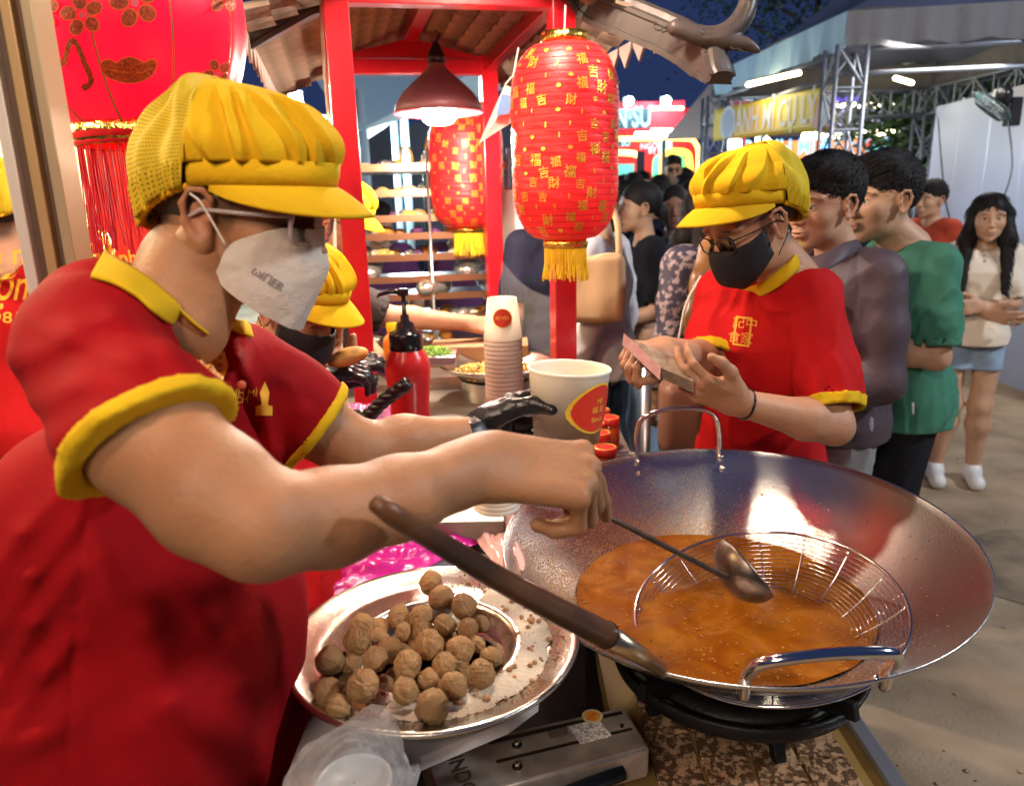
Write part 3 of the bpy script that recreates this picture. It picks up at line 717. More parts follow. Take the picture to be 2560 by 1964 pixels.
# ================================================================ setting: ground, sky, lamps
M_ground = mat('worn_concrete', (.22, .155, .095), .8, bump=.5, bscale=14, fine=.9, col2=(.42, .31, .20), vscale=3.2, vramp=(.3, .72))
M_paint = mat('red_gloss_paint', (.5, .008, .016), .28, bump=.15, bscale=22, var=.15, vscale=5, coat=.35)
M_steel = mat('brushed_steel', (.62, .60, .57), .28, 1, bump=.12, bscale=60, aniso=.4)
M_alu = mat('aluminium_pole', (.55, .56, .58), .35, .9)
M_gold = mat('gold_foil', (1.0, .62, .12), .22, 1, bump=.9, bscale=70)
M_goldp = mat('gold_print', (.85, .50, .07), .28, .6, bump=.5, bscale=120)
M_goldy = mat('gold_tassel', (.95, .62, .02), .5)
def ribs(m, scale, axis='Z'):
    """paper pleats: fine horizontal ribs"""
    n = m.node_tree; b = n.nodes['Principled BSDF']; tc = n.nodes.new('ShaderNodeTexCoord'); wv = n.nodes.new('ShaderNodeTexWave'); wv.bands_direction = axis; wv.inputs['Scale'].default_value = scale; wv.inputs['Distortion'].default_value = .6
    n.links.new(tc.outputs['Object'], wv.inputs['Vector']); bp = n.nodes.new('ShaderNodeBump'); bp.inputs['Strength'].default_value = .35; bp.inputs['Distance'].default_value = .002
    n.links.new(wv.outputs['Fac'], bp.inputs['Height']); n.links.new(bp.outputs[0], b.inputs['Normal'])
M_lan = mat('red_lantern_paper', (.78, .018, .022), .42, var=.12, vscale=20, emit=(1, .02, .02), estr=.22, bump=.3, bscale=30, fine=.3)
M_lan2 = mat('red_lantern_silk', (.85, .006, .035), .34, emit=(1, .004, .035), estr=.55, bump=.25, bscale=8)
M_tile = mat('clay_roof_tile', (.25, .175, .13), .75, bump=.5, bscale=30, var=.35, vscale=12)
M_ridge = mat('grey_glazed_ridge', (.058, .048, .045), .4, bump=.3, bscale=25, var=.25, vscale=8)
M_ridged = mat('dark_groove', (.03, .025, .025), .6)
def emis(name, c, s): return mat(name, c, .5, emit=c, estr=s)
E_warm = emis('lit_warm_tube', (1, .78, .42), 14); E_cool = emis('lit_cool_tube', (.75, .95, 1), 14); E_flood = emis('lit_flood', (.8, .97, 1), 60); E_bulb = emis('lit_bulb', (1, .93, .85), 26)
MB().add([(-60, -12, 0), (60, -12, 0), (60, 110, 0), (-60, 110, 0)], [(0, 1, 2, 3)]).build('ground', M_ground, kind='structure')
def lamp_light(name, loc, e, col, size=.1, parent=None, kind='POINT', target=None):
    l = bpy.data.lights.new(name, kind); l.energy = e; l.color = col
    if kind == 'AREA': l.size = size
    elif kind == 'SPOT': l.shadow_soft_size = size; l.spot_size = R_(150); l.spot_blend = .6
    else: l.shadow_soft_size = size
    o = bpy.data.objects.new(name, l); COL.objects.link(o)
    if target is not None: o.rotation_euler = (Vector(target) - Vector(loc)).to_track_quat('-Z', 'Y').to_euler()
    o.location = Vector([float(q) for q in loc])
    if parent is not None: o.parent = parent; o.matrix_parent_inverse = world_of(parent).inverted()
    return o
# unseen fill lights, added to brighten the crew, the queue and the canopy
for nm_, loc_, tg_, e_, s_, c_ in (('square_fill', (5.6, .6, 4.6), (1.4, 3.0, 1.2), 230, .5, (.88, .94, 1)), ('square_fill', (-1.2, -2.6, 3.6), (-.2, 1.0, 1.0), 75, 1.0, (1, .84, .66)), ('canopy_fill', (3.1, 5.6, 2.5), (2.6, 5.6, 0), 22, .8, (1, .93, .85))):
    lamp_light(nm_, loc_, e_, c_, s_, kind='AREA', target=tg_)
def pendant(loc, label, e, col, cord_to, r=.152, seed=0):
    t = thing('pendant_lamp', label, 'lamp', loc, 'pendant lamps of the stall'); c = np.asarray(loc, float)  # the assumed unseen pendants share this group
    M_sh = mat('lamp_shade_outside', (.22, .09, .11), .4, .1); M_in = mat('lamp_shade_inside', (.8, .02, .03), .4)
    prof = [(r, -.0), (r * .94, .028), (r * .78, .064), (r * .52, .100), (r * .3, .128), (r * .2, .145), (r * .17, .16), (r * .16, .165)]
    MB().lathe(prof, c, 40).build('lamp_shade', M_sh, t, True, solid=.0012); MB().lathe([(a * .985, b - .001) for a, b in prof[:6]], c, 40).build('shade_lining', M_in, t, True)
    MB().lathe([(r * .19, .155), (r * .2, .18), (r * .12, .205), (r * .05, .225)], c, 20, close=True).build('lamp_cap', M_frame, t, True)
    MB().lathe([(.001, -.036), (r * .26, -.034), (r * .36, -.022), (r * .38, .0), (r * .38, .03), (r * .2, .05)], c, 28, close=True).build('bulb', E_bulb, t, True)
    MB().tube([c + (0, 0, .22), lerp(c + (0, 0, .22), cord_to, .6) + (.012, 0, 0), cord_to], .004, 6).build('cord', M_frame, t, True)
    lamp_light('bulb_light', c + (0, 0, -.06), e, col, .05, t)
    return t
# ================================================================ little roofed food stall
BF = np.array((-.22, .975, 0)); BF /= np.linalg.norm(BF); BR = np.array((BF[1], -BF[0], 0))
P1 = np.array((-.435, 2.13, 0)); P2 = np.array((.163, 2.25, 0)); P3 = np.array((-.062, 3.2, 0)); P4 = P1 + (P3 - P2)
ZB = 2.09
st = thing('food_stall', 'small red painted stall frame with a clay tiled gable roof', 'stall', (-.2, 2.7, 0))
for p in (P1, P2, P3, P4): MB().beam(p + (0, 0, .93), p + (0, 0, ZB + .03), .066, .066, BF, .003).build('post', M_paint, st)
zu = np.array((0, 0, 1.))
MB().beam(P1 + (0, 0, ZB), P2 + (0, 0, ZB), .05, .06, bev=.003).build('beam', M_paint, st)
MB().beam(P4 + (0, 0, ZB - .02), P3 + (0, 0, ZB - .02), .045, .055, bev=.003).build('beam', M_paint, st)
for p, q in ((P2, P3), (P1, P4)): MB().beam(p + (0, 0, ZB + .012) - BR * .002, q + (0, 0, ZB - .012), .044, .05, bev=.003).build('beam', M_paint, st)
rn = (P1 + P2) / 2 - BF * .18; rf = (P3 + P4) / 2 + BF * .12; ZR = 2.25
MB().beam(rn + (0, 0, ZR - .05), rf + (0, 0, ZR - .055), .05, .065, bev=.003).build('ridge_beam', M_paint, st)
mid = (P3 + P4) / 2
g = MB(); a_, b_, c_ = P4 + (0, 0, ZB + .01), P3 + (0, 0, ZB + .01), mid + (0, 0, ZR - .075)
g.add([a_ - BF * .012, b_ - BF * .012, c_ - BF * .012, a_ + BF * .012, b_ + BF * .012, c_ + BF * .012], [(0, 1, 2), (5, 4, 3), (0, 3, 4, 1), (1, 4, 5, 2), (2, 5, 3, 0)]).build('gable_board', M_paint, st)
EAV = .53; ZE = 2.01
tile0 = None; LEN = 1.42; NC, NRW = 9, 13
for sd in (-1, 1):
    dn = BR * sd * EAV + np.array((0, 0, ZE - ZR)); dl = np.linalg.norm(dn); dn /= dl; nrm = np.cross(BF, dn) * (1 if sd < 0 else -1)
    nrm = nrm if nrm[2] > 0 else -nrm; Rm_ = np.stack([BF, dn, nrm], 1)
    w_, l_ = LEN / NRW, dl / NC
    b = MB(); V = []; n = 7
    for y in (-.5, .62):
        for i in range(n):
            u = -1 + 2 * i / (n - 1); V.append((u * w_ * .5, y * l_, .018 * (1 - u * u) + (.014 if y > 0 else 0)))
    for y in (-.5, .62):
        for i in range(n):
            u = -1 + 2 * i / (n - 1); V.append((u * w_ * .5, y * l_, .018 * (1 - u * u) - .009 + (.014 if y > 0 else 0)))
    F = []
    for i in range(n - 1): F += [(i, i + 1, n + i + 1, n + i), (2 * n + i, 3 * n + i, 3 * n + i + 1, 2 * n + i + 1), (n + i, n + i + 1, 3 * n + i + 1, 3 * n + i), (i + 1, i, 2 * n + i, 2 * n + i + 1)]
    F += [(0, n, 3 * n, 2 * n), (n - 1, 3 * n - 1, 4 * n - 1, 2 * n - 1)]
    src = None
    for r in range(NRW):
        for cc in range(NC):
            ctr = rn + (0, 0, ZR) + BF * ((r + .5) * w_) + dn * ((cc + .5) * l_) - nrm * .018
            M = Matrix([[*Rm_[i], ctr[i]] for i in range(3)] + [[0, 0, 0, 1]])
            M = M @ Matrix.Rotation(random.uniform(-.02, .02), 4, 'X') @ Matrix.Rotation(random.uniform(-.02, .02), 4, 'Z')
            if src is None: o = meshobj('roof_tile', V, F, M_tile, None); src = o
            else: o = bpy.data.objects.new('roof_tile', src.data); COL.objects.link(o)
            o.parent = st; o.matrix_parent_inverse = Matrix.Translation(-st.location); o.matrix_basis = M
    for r in range(NRW):  # hanging drip tiles along the eave
        ctr = rn + (0, 0, ZR) + BF * ((r + .5) * w_) + dn * (dl + .01) - nrm * .012
        q = [(-.45, 0), (.45, 0), (.4, -.35), (.12, -.85), (0, -1.1), (-.12, -.85), (-.4, -.35)]
        Vv = [ctr + BF * a * w_ + np.array((0, 0, b * .06)) + BR * sd * e for e in (0, .008) for a, b in q]
        meshobj('drip_tile', Vv, [tuple(range(7)), tuple(range(13, 6, -1))] + [(i, i + 7, (i + 1) % 7 + 7, (i + 1) % 7) for i in range(7)], mat('pale_tile_end', (.42, .3, .25), .6), st)
# front verge ridges ending in a curled finial
def finial(sd):
    s0 = rn + (0, 0, ZR + .01) - BF * .02
    if sd > 0: ctrl = [s0, P(1430, -30, 2.03), P(1560, 40, 1.97), P(1690, 95, 1.9), P(1770, 145, 1.84), P(1805, 195, 1.80)]
    else: ctrl = [s0, P(900, -60, 2.05), P(760, -2, 2.03), P(640, 62, 2.0), P(560, 100, 1.97), P(480, 105, 1.95)]
    ctrl = [np.asarray(c) for c in ctrl]; cv = bez(ctrl, 10); n = len(cv); cuts = list(range(0, n, 7)) + ([n - 1] if (n - 1) % 7 else [])
    for s in range(len(cuts) - 1):
        seg = cv[cuts[s]:cuts[s + 1] + 1]; V = []; F = []; m_ = len(seg)
        for i, p in enumerate(seg):
            u = (cuts[s] + i) / n; d = seg[min(i + 1, m_ - 1)] - seg[max(i - 1, 0)]; d /= np.linalg.norm(d); sdv = np.cross(d, zu); sdv /= np.linalg.norm(sdv); up = np.cross(sdv, d)
            hgt = .105 - .015 * u if u < .8 else .093 - .35 * (u - .8) * .9; wd = .075
            sect = [(-.5, -.5), (.5, -.5), (.5, -.36), (.42, -.33), (.42, .1), (.5, .14), (.5, .24), (.36, .3), (.3, .44), (.12, .52), (-.12, .52), (-.3, .44), (-.36, .3), (-.5, .24), (-.5, .14), (-.42, .1), (-.42, -.33), (-.5, -.36)]
            e = .985 if i in (0, m_ - 1) else 1
            for a, b in sect: V.append(p + sdv * a * wd * e + up * b * hgt * e)
        k = len(sect)
        for i in range(m_ - 1):
            for j in range(k): F.append((i * k + j, i * k + (j + 1) % k, (i + 1) * k + (j + 1) % k, (i + 1) * k + j))
        F += [tuple(range(k))[::-1], tuple((m_ - 1) * k + j for j in range(k))]
        meshobj('ridge_block', V, F, M_ridge, st)
    if sd > 0:
        e0 = P(1770, 112, 1.82); v = Vol(P(1810, 60, 1.8) - .2, P(1810, 60, 1.8) + .2, .0035)
        A = lambda x, y, d=1.8: P(x, y, d)
        v.spath([A(1690, 70), A(1765, 92), A(1815, 84), A(1852, 50), A(1870, 5), A(1862, -35), A(1835, -50), A(1812, -35)], [.020, .023, .025, .024, .021, .018, .014, .008], .004)
        v.spath([A(1795, 100), A(1850, 108), A(1878, 116), A(1898, 130)], [.020, .015, .009, .002], .008)
        for k_, o_ in enumerate((-16, -4, 8)):
            v.path([A(1760, 92 + o_, 1.775), A(1812, 86 + o_, 1.77), A(1846 + o_ * .7, 55 + o_ * .5, 1.77), A(1862 + o_ * .8, 8, 1.775)], [.006] * 4, .002, 'sub')
        v.mesh('finial', M_ridge, st)
        sw = MB()
        for (x, y) in ((1640, 62), (1795, 98)):
            for pts in ([(0, -8), (-6, 4), (0, 14), (12, 12), (12, 2), (5, 0)], [(14, 18), (26, 10), (34, 18), (46, 14), (58, 20)], [(22, 2), (30, -6), (38, 2), (34, 10)]):
                sw.tube(bez([A(x + a * 1.1, y + b * .9 + a * .25, 1.835 if x < 1700 else 1.79) for a, b in pts], 4), .0022, 5)
        sw.build('scroll_relief', M_ridged, st)
finial(1); finial(-1)
# hanging wire and white card
MB().tube(bez([P(802, -20, 2.02), P(806, 90, 2.0), P(818, 250, 1.98), P(835, 420, 1.96), P(838, 640, 1.95), P(862, 980, 1.85), P(885, 1040, 1.84)], 8), .0048, 8).build('power_cable', mat('beige_cable', (.62, .5, .4), .5))
tag(bpy.data.objects['power_cable'], 'long beige cable hanging in front of the left red post', 'cable')
cb = thing('hanging_card', 'white card dangling on a string left of the big gold patterned lantern', 'card', P(1245, 280, 2.0))
MB().tube([P(1296, 120, 2.04), P(1283, 190, 2.02), P(1262, 212, 2.0)], .002, 5).build('string', M_cord, cb)
c4 = [P(1262, 212, 2.0), P(1294, 225, 2.03), P(1280, 305, 2.05), P(1196, 360, 1.97)]
MB().add(c4 + [c + np.array((0, .002, 0)) for c in c4], [(0, 1, 2, 3), (7, 6, 5, 4), (0, 3, 7, 4), (1, 5, 6, 2), (2, 6, 7, 3), (0, 4, 5, 1)]).build('card', mat('card_white', (.8, .76, .74), .4, trans=.0), cb)
c4 = [P(1255, 235, 1.985), P(1284, 240, 2.012), P(1272, 285, 2.015), P(1240, 290, 1.985)]
MB().add(c4, [(0, 1, 2, 3)]).build('sticker', mat('sticker_blue', (.2, .42, .8), .3), cb)
pendant(P(1097, 284, 2.5), 'red and grey cone pendant lamp with a glowing bulb under the stall roof', 60, (1, .86, .70), P(1090, 92, 2.6) + (0, 0, .02))
# ---- lanterns
def glyphs(chars):
    out = []
    for ch in chars:
        cu = bpy.data.curves.new('g', 'FONT'); cu.body = ch; cu.size = 1; cu.align_x = 'CENTER'; cu.align_y = 'CENTER'; cu.resolution_u = 1; cu.offset = .012
        o = bpy.data.objects.new('g', cu); COL.objects.link(o); me = bpy.data.meshes.new_from_object(o.evaluated_get(bpy.context.evaluated_depsgraph_get())); bpy.data.objects.remove(o)
        V = np.array([v.co[:2] for v in me.vertices]); V = V - (V.max(0) + V.min(0)) / 2 if len(V) else V; V = V / (np.ptp(V, 0).max() if len(V) else 1); out.append((V, [tuple(p.vertices) for p in me.polygons]))
    return out
GL = glyphs('福財吉')
def long_lantern(c, r, hgt, label, seed, density=1.0):
    c = np.asarray(c, float); t = thing('paper_lantern', label, 'lantern', c + (0, 0, hgt / 2 + .04), 'long gold patterned lanterns'); rg = np.random.default_rng(seed)
    def rad(z):  # z in -1..1
        a = abs(z); return r * ((1 - max(0, (a - .52) / .48) ** 2.3) ** .5 if a < 1 else .0) * .80 + r * .20 * (1 - a ** 6)
    def R2(z): a = abs(z); q = max(0, (a - .45) / .55); return r * (.42 + .58 * math.sqrt(max(0, 1 - q ** 2.0)))
    N = 30; prof = []
    for i in range(N * 3 + 1):
        z = -1 + 2 * i / (N * 3); ph = (i % 3) / 3; prof.append((R2(z) * (1 - (.006 if i % 3 == 0 else 0)), z * hgt / 2))
    rf = lambda a, i: 1 + .006 * math.sin(a * 7 + i * .9 + seed) * math.sin(i * .35)
    MB().lathe(prof, c, 72, rf=rf).build('lantern_body', M_lan, t, True)
    hoop = MB()
    for i in range(0, N * 3 + 1, 3):
        z = -1 + 2 * i / (N * 3); hoop.lathe([(R2(z) * .997 + .0006, z * hgt / 2 - .0005), (R2(z) * .997 + .0014, z * hgt / 2), (R2(z) * .997 + .0006, z * hgt / 2 + .0005)], c, 60)
    hoop.build('hoops', mat('hoop_red', (.35, .0, .01), .5), t, kind='stuff')
    V = []; F = []; cols = 14; rows = 8
    for i in range(cols):
        for j in range(rows * 2):
            a = 2 * math.pi * (i + .5 * (j % 2) + rg.uniform(-.12, .12)) / cols; z = -.93 + 1.86 * (j + .5 + rg.uniform(-.2, .2)) / (rows * 2)
            big = rg.random() < .55; s = (.029 if big else .012) * r / .145 * rg.uniform(.85, 1.15); gv, gf = GL[rg.integers(len(GL))]
            if not big:
                k = rg.integers(2); gv = np.array([(-.15, -.5), (.15, -.5), (.15, .5), (-.15, .5)]) if k else np.array([(math.cos(q) * .5, math.sin(q) * .4) for q in np.linspace(0, 5.5, 9)]); gf = [tuple(range(len(gv)))]
            o = len(V); rr = R2(z)
            ra_ = rg.uniform(-.14, .14); gv = np.stack([gv[:, 0] * math.cos(ra_) - gv[:, 1] * math.sin(ra_), gv[:, 0] * math.sin(ra_) + gv[:, 1] * math.cos(ra_)], 1)
            for x, y in gv:
                aa = a + x * s / max(rr, .05); zz = z + y * s / (hgt / 2); q = R2(zz) + .0022; V.append(c + (q * math.cos(aa), q * math.sin(aa), zz * hgt / 2))
            F += [tuple(i_ + o for i_ in f) for f in gf]
    o = meshobj('gold_characters', V, F, M_goldp, t); o['kind'] = 'stuff'
    for zz, h2 in ((hgt / 2 - .002, .028), (-hgt / 2 - .022, .024)):
        MB().lathe([(r * .42, zz), (r * .43, zz + h2 * .5), (r * .42, zz + h2)], c, 40, rf=lambda a, i: 1 + .01 * math.sin(a * 13 + i)).build('gold_collar', M_gold, t, True, solid=.0015)
    tb = MB()
    for i in range(110):
        a = 2 * math.pi * i / 110; rr = r * .4; L = r * .62 * rg.uniform(.88, 1.06); p = c + (rr * math.cos(a), rr * math.sin(a), -hgt / 2 - .02)
        tb.tube([p, p + (rg.uniform(-.002, .002), rg.uniform(-.002, .002), -L * .5), p + (rr * .05 * math.cos(a) + rg.uniform(-.006, .006), rr * .05 * math.sin(a) + rg.uniform(-.006, .006), -L)], .0019, 4)
    tb.build('tassel', M_goldy, t, kind='stuff')
    MB().tube([c + (0, 0, hgt / 2), c + (.004, 0, hgt / 2 + .09)], .002, 5).build('string', M_cord, t)
    return t
long_lantern(P(1412, 362, 1.96) + (0, 0, 0), .141, .49, 'large red lantern with gold characters hanging before the right post', 3)
long_lantern(P(1166, 424, 3.28), .163, .50, 'smaller looking red lantern behind the pendant lamp, half behind a post', 8)
bl = P(325, 42, 1.12); t = thing('round_lantern', 'huge round red silk lantern with gold ribs beside the metal door frame', 'lantern', bl + (0, 0, .2))
rl = .166
body = MB().lathe([(rl * math.sin(a) ** .9, -rl * 1.16 * math.cos(a)) for a in np.linspace(.62, math.pi - .62, 40)], bl, 80, rf=lambda a, i: 1 - .018 * abs(math.cos(a * 5)) ** 10).build('lantern_body', M_lan2, t, True)
for k in range(10):
    a = 2 * math.pi * (k + .5) / 10 + .12; pts = [bl + (1.004 * rl * math.sin(b) ** .9 * math.cos(a) * (1 - .016), 1.004 * rl * math.sin(b) ** .9 * math.sin(a) * (1 - .016), -rl * 1.16 * math.cos(b)) for b in np.linspace(.62, math.pi - .62, 26)]
    MB().tube(pts, .0022, 6).build('rib', mat('rib_gold', (.5, .25, .06), .35, .7), t, True)
zc = -rl * 1.16 * math.cos(.62)
MB().lathe([(rl * .61, zc + .002), (rl * .62, zc - .012), (rl * .61, zc - .028), (rl * .60, zc - .032)], bl, 50, rf=lambda a, i: 1 + .008 * math.sin(a * 19 + i * 2)).build('gold_collar', M_gold, t, True, solid=.001)
MB().lathe([(rl * .622, zc - .012), (rl * .63, zc - .017), (rl * .622, zc - .022)], bl, 50).build('red_cord', M_red, t, True)
MB().lathe([(rl * .612, zc - .024), (rl * .62, zc - .028), (rl * .61, zc - .031)], bl, 50).build('red_cord', M_red, t, True)
tb = MB(); rg = np.random.default_rng(4)
for i in range(120):
    a = 2 * math.pi * i / 120 + rg.uniform(-.06, .06); rr = rl * .59; p = bl + (rr * math.cos(a), rr * math.sin(a), zc - .03); L = rg.uniform(.13, .165); dx, dy = rg.uniform(-.008, .008, 2)
    tb.tube([p, p + (dx * .2, dy * .2, -L * .35), p + (dx * .3, dy, -L * .7), p + (dx, dy, -L)], .0011, 4)
tb.build('tassel', mat('red_tassel', (.55, .004, .02), .55), t, kind='stuff')
def decal(name, polys, c, right, up, m, parent, target, pj, gap=.0015):
    """flat printed shapes (metres) laid onto a mesh"""
    r = np.asarray(right, float); r = r / np.linalg.norm(r); u = np.asarray(up, float); u = u - r * (u @ r); u = u / np.linalg.norm(u); bm = bmesh.new()
    for poly in polys: bm.faces.new([bm.verts.new((x, y, 0)) for x, y in poly])
    bmesh.ops.triangulate(bm, faces=bm.faces[:])
    for _ in range(3):
        ee = [e for e in bm.edges if e.calc_length() > .008]
        if ee: bmesh.ops.subdivide_edges(bm, edges=ee, cuts=1)
        bmesh.ops.triangulate(bm, faces=[f for f in bm.faces if len(f.verts) > 3])
    bv = BVHTree.FromPolygons([v.co[:] for v in target.data.vertices], [p.vertices[:] for p in target.data.polygons]); pj = np.asarray(pj, float); pj = pj / np.linalg.norm(pj)
    for v in bm.verts:
        q = np.asarray(c) + r * v.co.x + u * v.co.y; hit = bv.ray_cast(Vector(q - pj * .15), Vector(pj), .5)
        v.co = Vector(np.array(hit[0]) - pj * gap) if hit[0] is not None else Vector(q)
    me = bpy.data.meshes.new(name); bm.to_mesh(me); bm.free(); me.materials.append(m); return link(bpy.data.objects.new(name, me), parent)
def stroke(pts, w_):
    out = []
    for i in range(len(pts) - 1):
        a = np.array(pts[i], float); b = np.array(pts[i + 1], float); d = b - a; L = np.linalg.norm(d)
        if L < 1e-6: continue
        d /= L; n = np.array((-d[1], d[0])) * w_ / 2; a = a - d * w_ * .2; b = b + d * w_ * .2; out.append([tuple(a - n), tuple(b - n), tuple(b + n), tuple(a + n)])
    return out
M_motif = mat('brown_glitter_print', (.42, .055, .01), .5, bump=.8, bscale=400, var=.5, vscale=300); M_motifl = mat('orange_outline', (.75, .16, .03), .5)
def b2(pts, n=6): return [tuple(q[:2]) for q in bez([np.array((a, b, 0)) for a, b in pts], n)]
def motif(px, py, polys, m): 
    c = P(px, py, 1.0); pj = c - CAM; decal('printed_motif', polys, c, _Rt, _Up, m, body, body, pj)
def flower(px, py, s, rot=0):
    pet = []; ol = []
    for k in range(5):
        a = rot + k * 2 * math.pi / 5 + math.pi / 2; cx, cy = .62 * s * math.cos(a), .62 * s * math.sin(a)
        e = [(cx + .36 * s * math.cos(q) * math.cos(a) - .30 * s * math.sin(q) * math.sin(a), cy + .36 * s * math.cos(q) * math.sin(a) + .30 * s * math.sin(q) * math.cos(a)) for q in np.linspace(0, 2 * math.pi, 13)]
        pet.append(e[:-1]); ol += stroke(e, s * .06)
    motif(px, py, pet, M_motif); motif(px, py, ol, M_motifl); motif(px, py, [[(.16 * s * math.cos(q), .16 * s * math.sin(q)) for q in np.linspace(0, 2 * math.pi, 12)[:-1]]], mat('pink_print', (.8, .12, .15), .5))
flower(98, 30, .027, .1); flower(205, 38, .029, .2); flower(338, 8, .034, .25); flower(560, -10, .026)
k = .00054
sc = lambda L: [((x - 200) * k, (210 - y) * k) for x, y in L]
motif(200, 210, stroke(sc(b2([(85, 165), (88, 120), (95, 180), (98, 160), (118, 128), (118, 172), (140, 145), (158, 160), (175, 108), (190, 112), (212, 160), (228, 200), (215, 220), (208, 215)])), .0075), M_motif)
motif(200, 210, stroke(sc(b2([(78, 60), (95, 80), (85, 110), (122, 112)])), .007), M_motif)
ing = b2([(250, 166), (257, 153), (275, 150), (291, 158), (303, 149), (325, 143), (347, 149), (360, 157), (376, 149), (392, 153), (389, 175), (371, 197), (325, 209), (280, 199), (257, 183), (250, 166)], 3)
kk = lambda L: [((x - 320) * k, (180 - y) * k) for x, y in L]
motif(320, 180, [kk(ing)[:-1]], M_motif); motif(320, 180, stroke(kk(ing), .0016) + stroke(kk(b2([(265, 172), (300, 180), (350, 182), (378, 172)])), .0016), M_motifl)
flower(545, 185, .022, .4)
t2 = thing('tassel_ornament', 'small hanging ornament with a gold dome and red fringe behind the yellow collar', 'ornament', P(238, 560, 1.3))
oc = P(238, 620, 1.3); MB().lathe([(.004, .075), (.006, .04), (.014, .035), (.026, .02), (.03, 0), (.031, -.02)], oc, 24).build('gold_dome', M_gold, t2, True)
tb = MB()
for i in range(60):
    a = 2 * math.pi * i / 60; p = oc + (.029 * math.cos(a), .029 * math.sin(a), -.018); tb.tube([p, p + (0, 0, -.05), p + (.008 * math.cos(a), .008 * math.sin(a), -.13)], .0016, 4)
tb.build('fringe', bpy.data.materials['red_tassel'], t2, kind='stuff')
# ---- metal door frame at the far left
fr = thing('door_frame', 'grooved aluminium upright of the neighbouring booth at the left edge', 'frame', (-.72, 1.1, 0))
x0 = P(98, 350, .86); cx, cy = x0[0], x0[1]
for i, (o_, w2, mm) in enumerate(((-.036, .02, mat('frame_pale_sheen', (.8, .72, .60), .3, .2)), (-.017, .014, mat('frame_groove_shade', (.10, .06, .035), .5)), (.0, .018, mat('frame_gold_sheen', (.55, .36, .16), .35, .3)), (.017, .012, bpy.data.materials['frame_groove_shade']), (.031, .018, mat('frame_tan_sheen', (.5, .38, .22), .35, .3)))):  # golden sheen and groove shade of the aluminium are painted as strip colours
    MB().box((cx + o_ * .74, cy + (.006 if i % 2 else 0), 1.3), (w2 * .74 - .001, .04, 2.6), bev=.0015).build('frame_strip', mm, fr)
# ================================================================ counters and cooking gear in front
M_whitetop = mat('white_laminate', (.5, .45, .42), .35, bump=.1, bscale=20, var=.12, vscale=5)
tb = thing('side_table', 'white table top carrying the steel tray of meatballs', 'table', (-.1, 1.0, 0))
q0, q1 = PZ(765, 1795, .875), PZ(1500, 1640, .875)
g = MB(); t1, t2_, t3 = PZ(1270, 1800, .866), PZ(1345, 1745, .866), PZ(1500, 1640, .866); cor = [(q0[0], .60), (-.15, .60), (-.13, .80), (t1[0], t1[1]), (min(t2_[0], .1), t2_[1]), (.05, 1.16), (-.03, 1.36)]; cor = [tuple(map(float, c)) for c in cor] + [(q0[0], 1.36)]; g.add([(x, y, z) for z in (.845, .866) for x, y in cor], [tuple(range(8))[::-1], tuple(range(8, 16))] + [(i, (i + 1) % 8, (i + 1) % 8 + 8, i + 8) for i in range(8)]).build('table_top', M_whitetop, tb)
for x in (q0[0] + .04, -.18): 
    for y in (.66, 1.3): MB().box((x, y, .42), (.04, .04, .84)).build('leg', M_alu, tb)
MB().box(((q0[0] - .17) / 2, .62, .61), (-.19 - q0[0], .012, .46)).build('front_panel', M_whitetop, tb)
# mosaic counter on which the burner stands
ZM = .64
M_ter = mat('speckled_stone', (.10, .055, .03), .35, bump=.2, bscale=30, col2=(.42, .26, .15), vscale=95, vramp=(.48, .58))
M_grout = mat('gilt_grout', (.28, .17, .05), .5)
ct = thing('mosaic_counter', 'low counter topped with speckled brown stone tiles under the burner', 'counter', (.4, 1.1, 0))
eA, eB = PZ(2128, 1788, ZM), PZ(2262, 1964, ZM); ed = (eB - eA) / np.linalg.norm(eB - eA); ang = math.atan2(ed[1], ed[0])
xr = eA[0]
MB().box(((xr + .2) / 2 - .02, 1.25, ZM - .03), (xr - .17, 1.5, .05)).build('counter_slab', M_grout, ct)
MB().box(((xr + .2) / 2 - .02, 1.25, (ZM - .055) / 2), (xr - .22, 1.42, ZM - .055)).build('counter_base', mat('counter_side', (.12, .1, .09), .6), ct)
MB().box((xr - .004, 1.25, ZM - .006), (.03, 1.5, .03), bev=.003).build('edge_strip', M_alu, ct)
tsrc = None
for i in range(5):
    for j in range(12):
        x, y = .255 + i * .082, .57 + j * .118 + (i % 2) * .05
        if x > xr - .05: continue
        o = None
        if tsrc is None: o = MB().box((0, 0, 0), (.076, .112, .012), bev=.0025).build('stone_tile', M_ter); tsrc = o
        else: o = bpy.data.objects.new('stone_tile', tsrc.data); COL.objects.link(o)
        o.parent = ct; o.matrix_parent_inverse = Matrix.Translation(-ct.location); o.location = (x, y, ZM + random.uniform(-.0008, .0008)); o.rotation_euler = (random.uniform(-.006, .006), random.uniform(-.006, .006), 0)
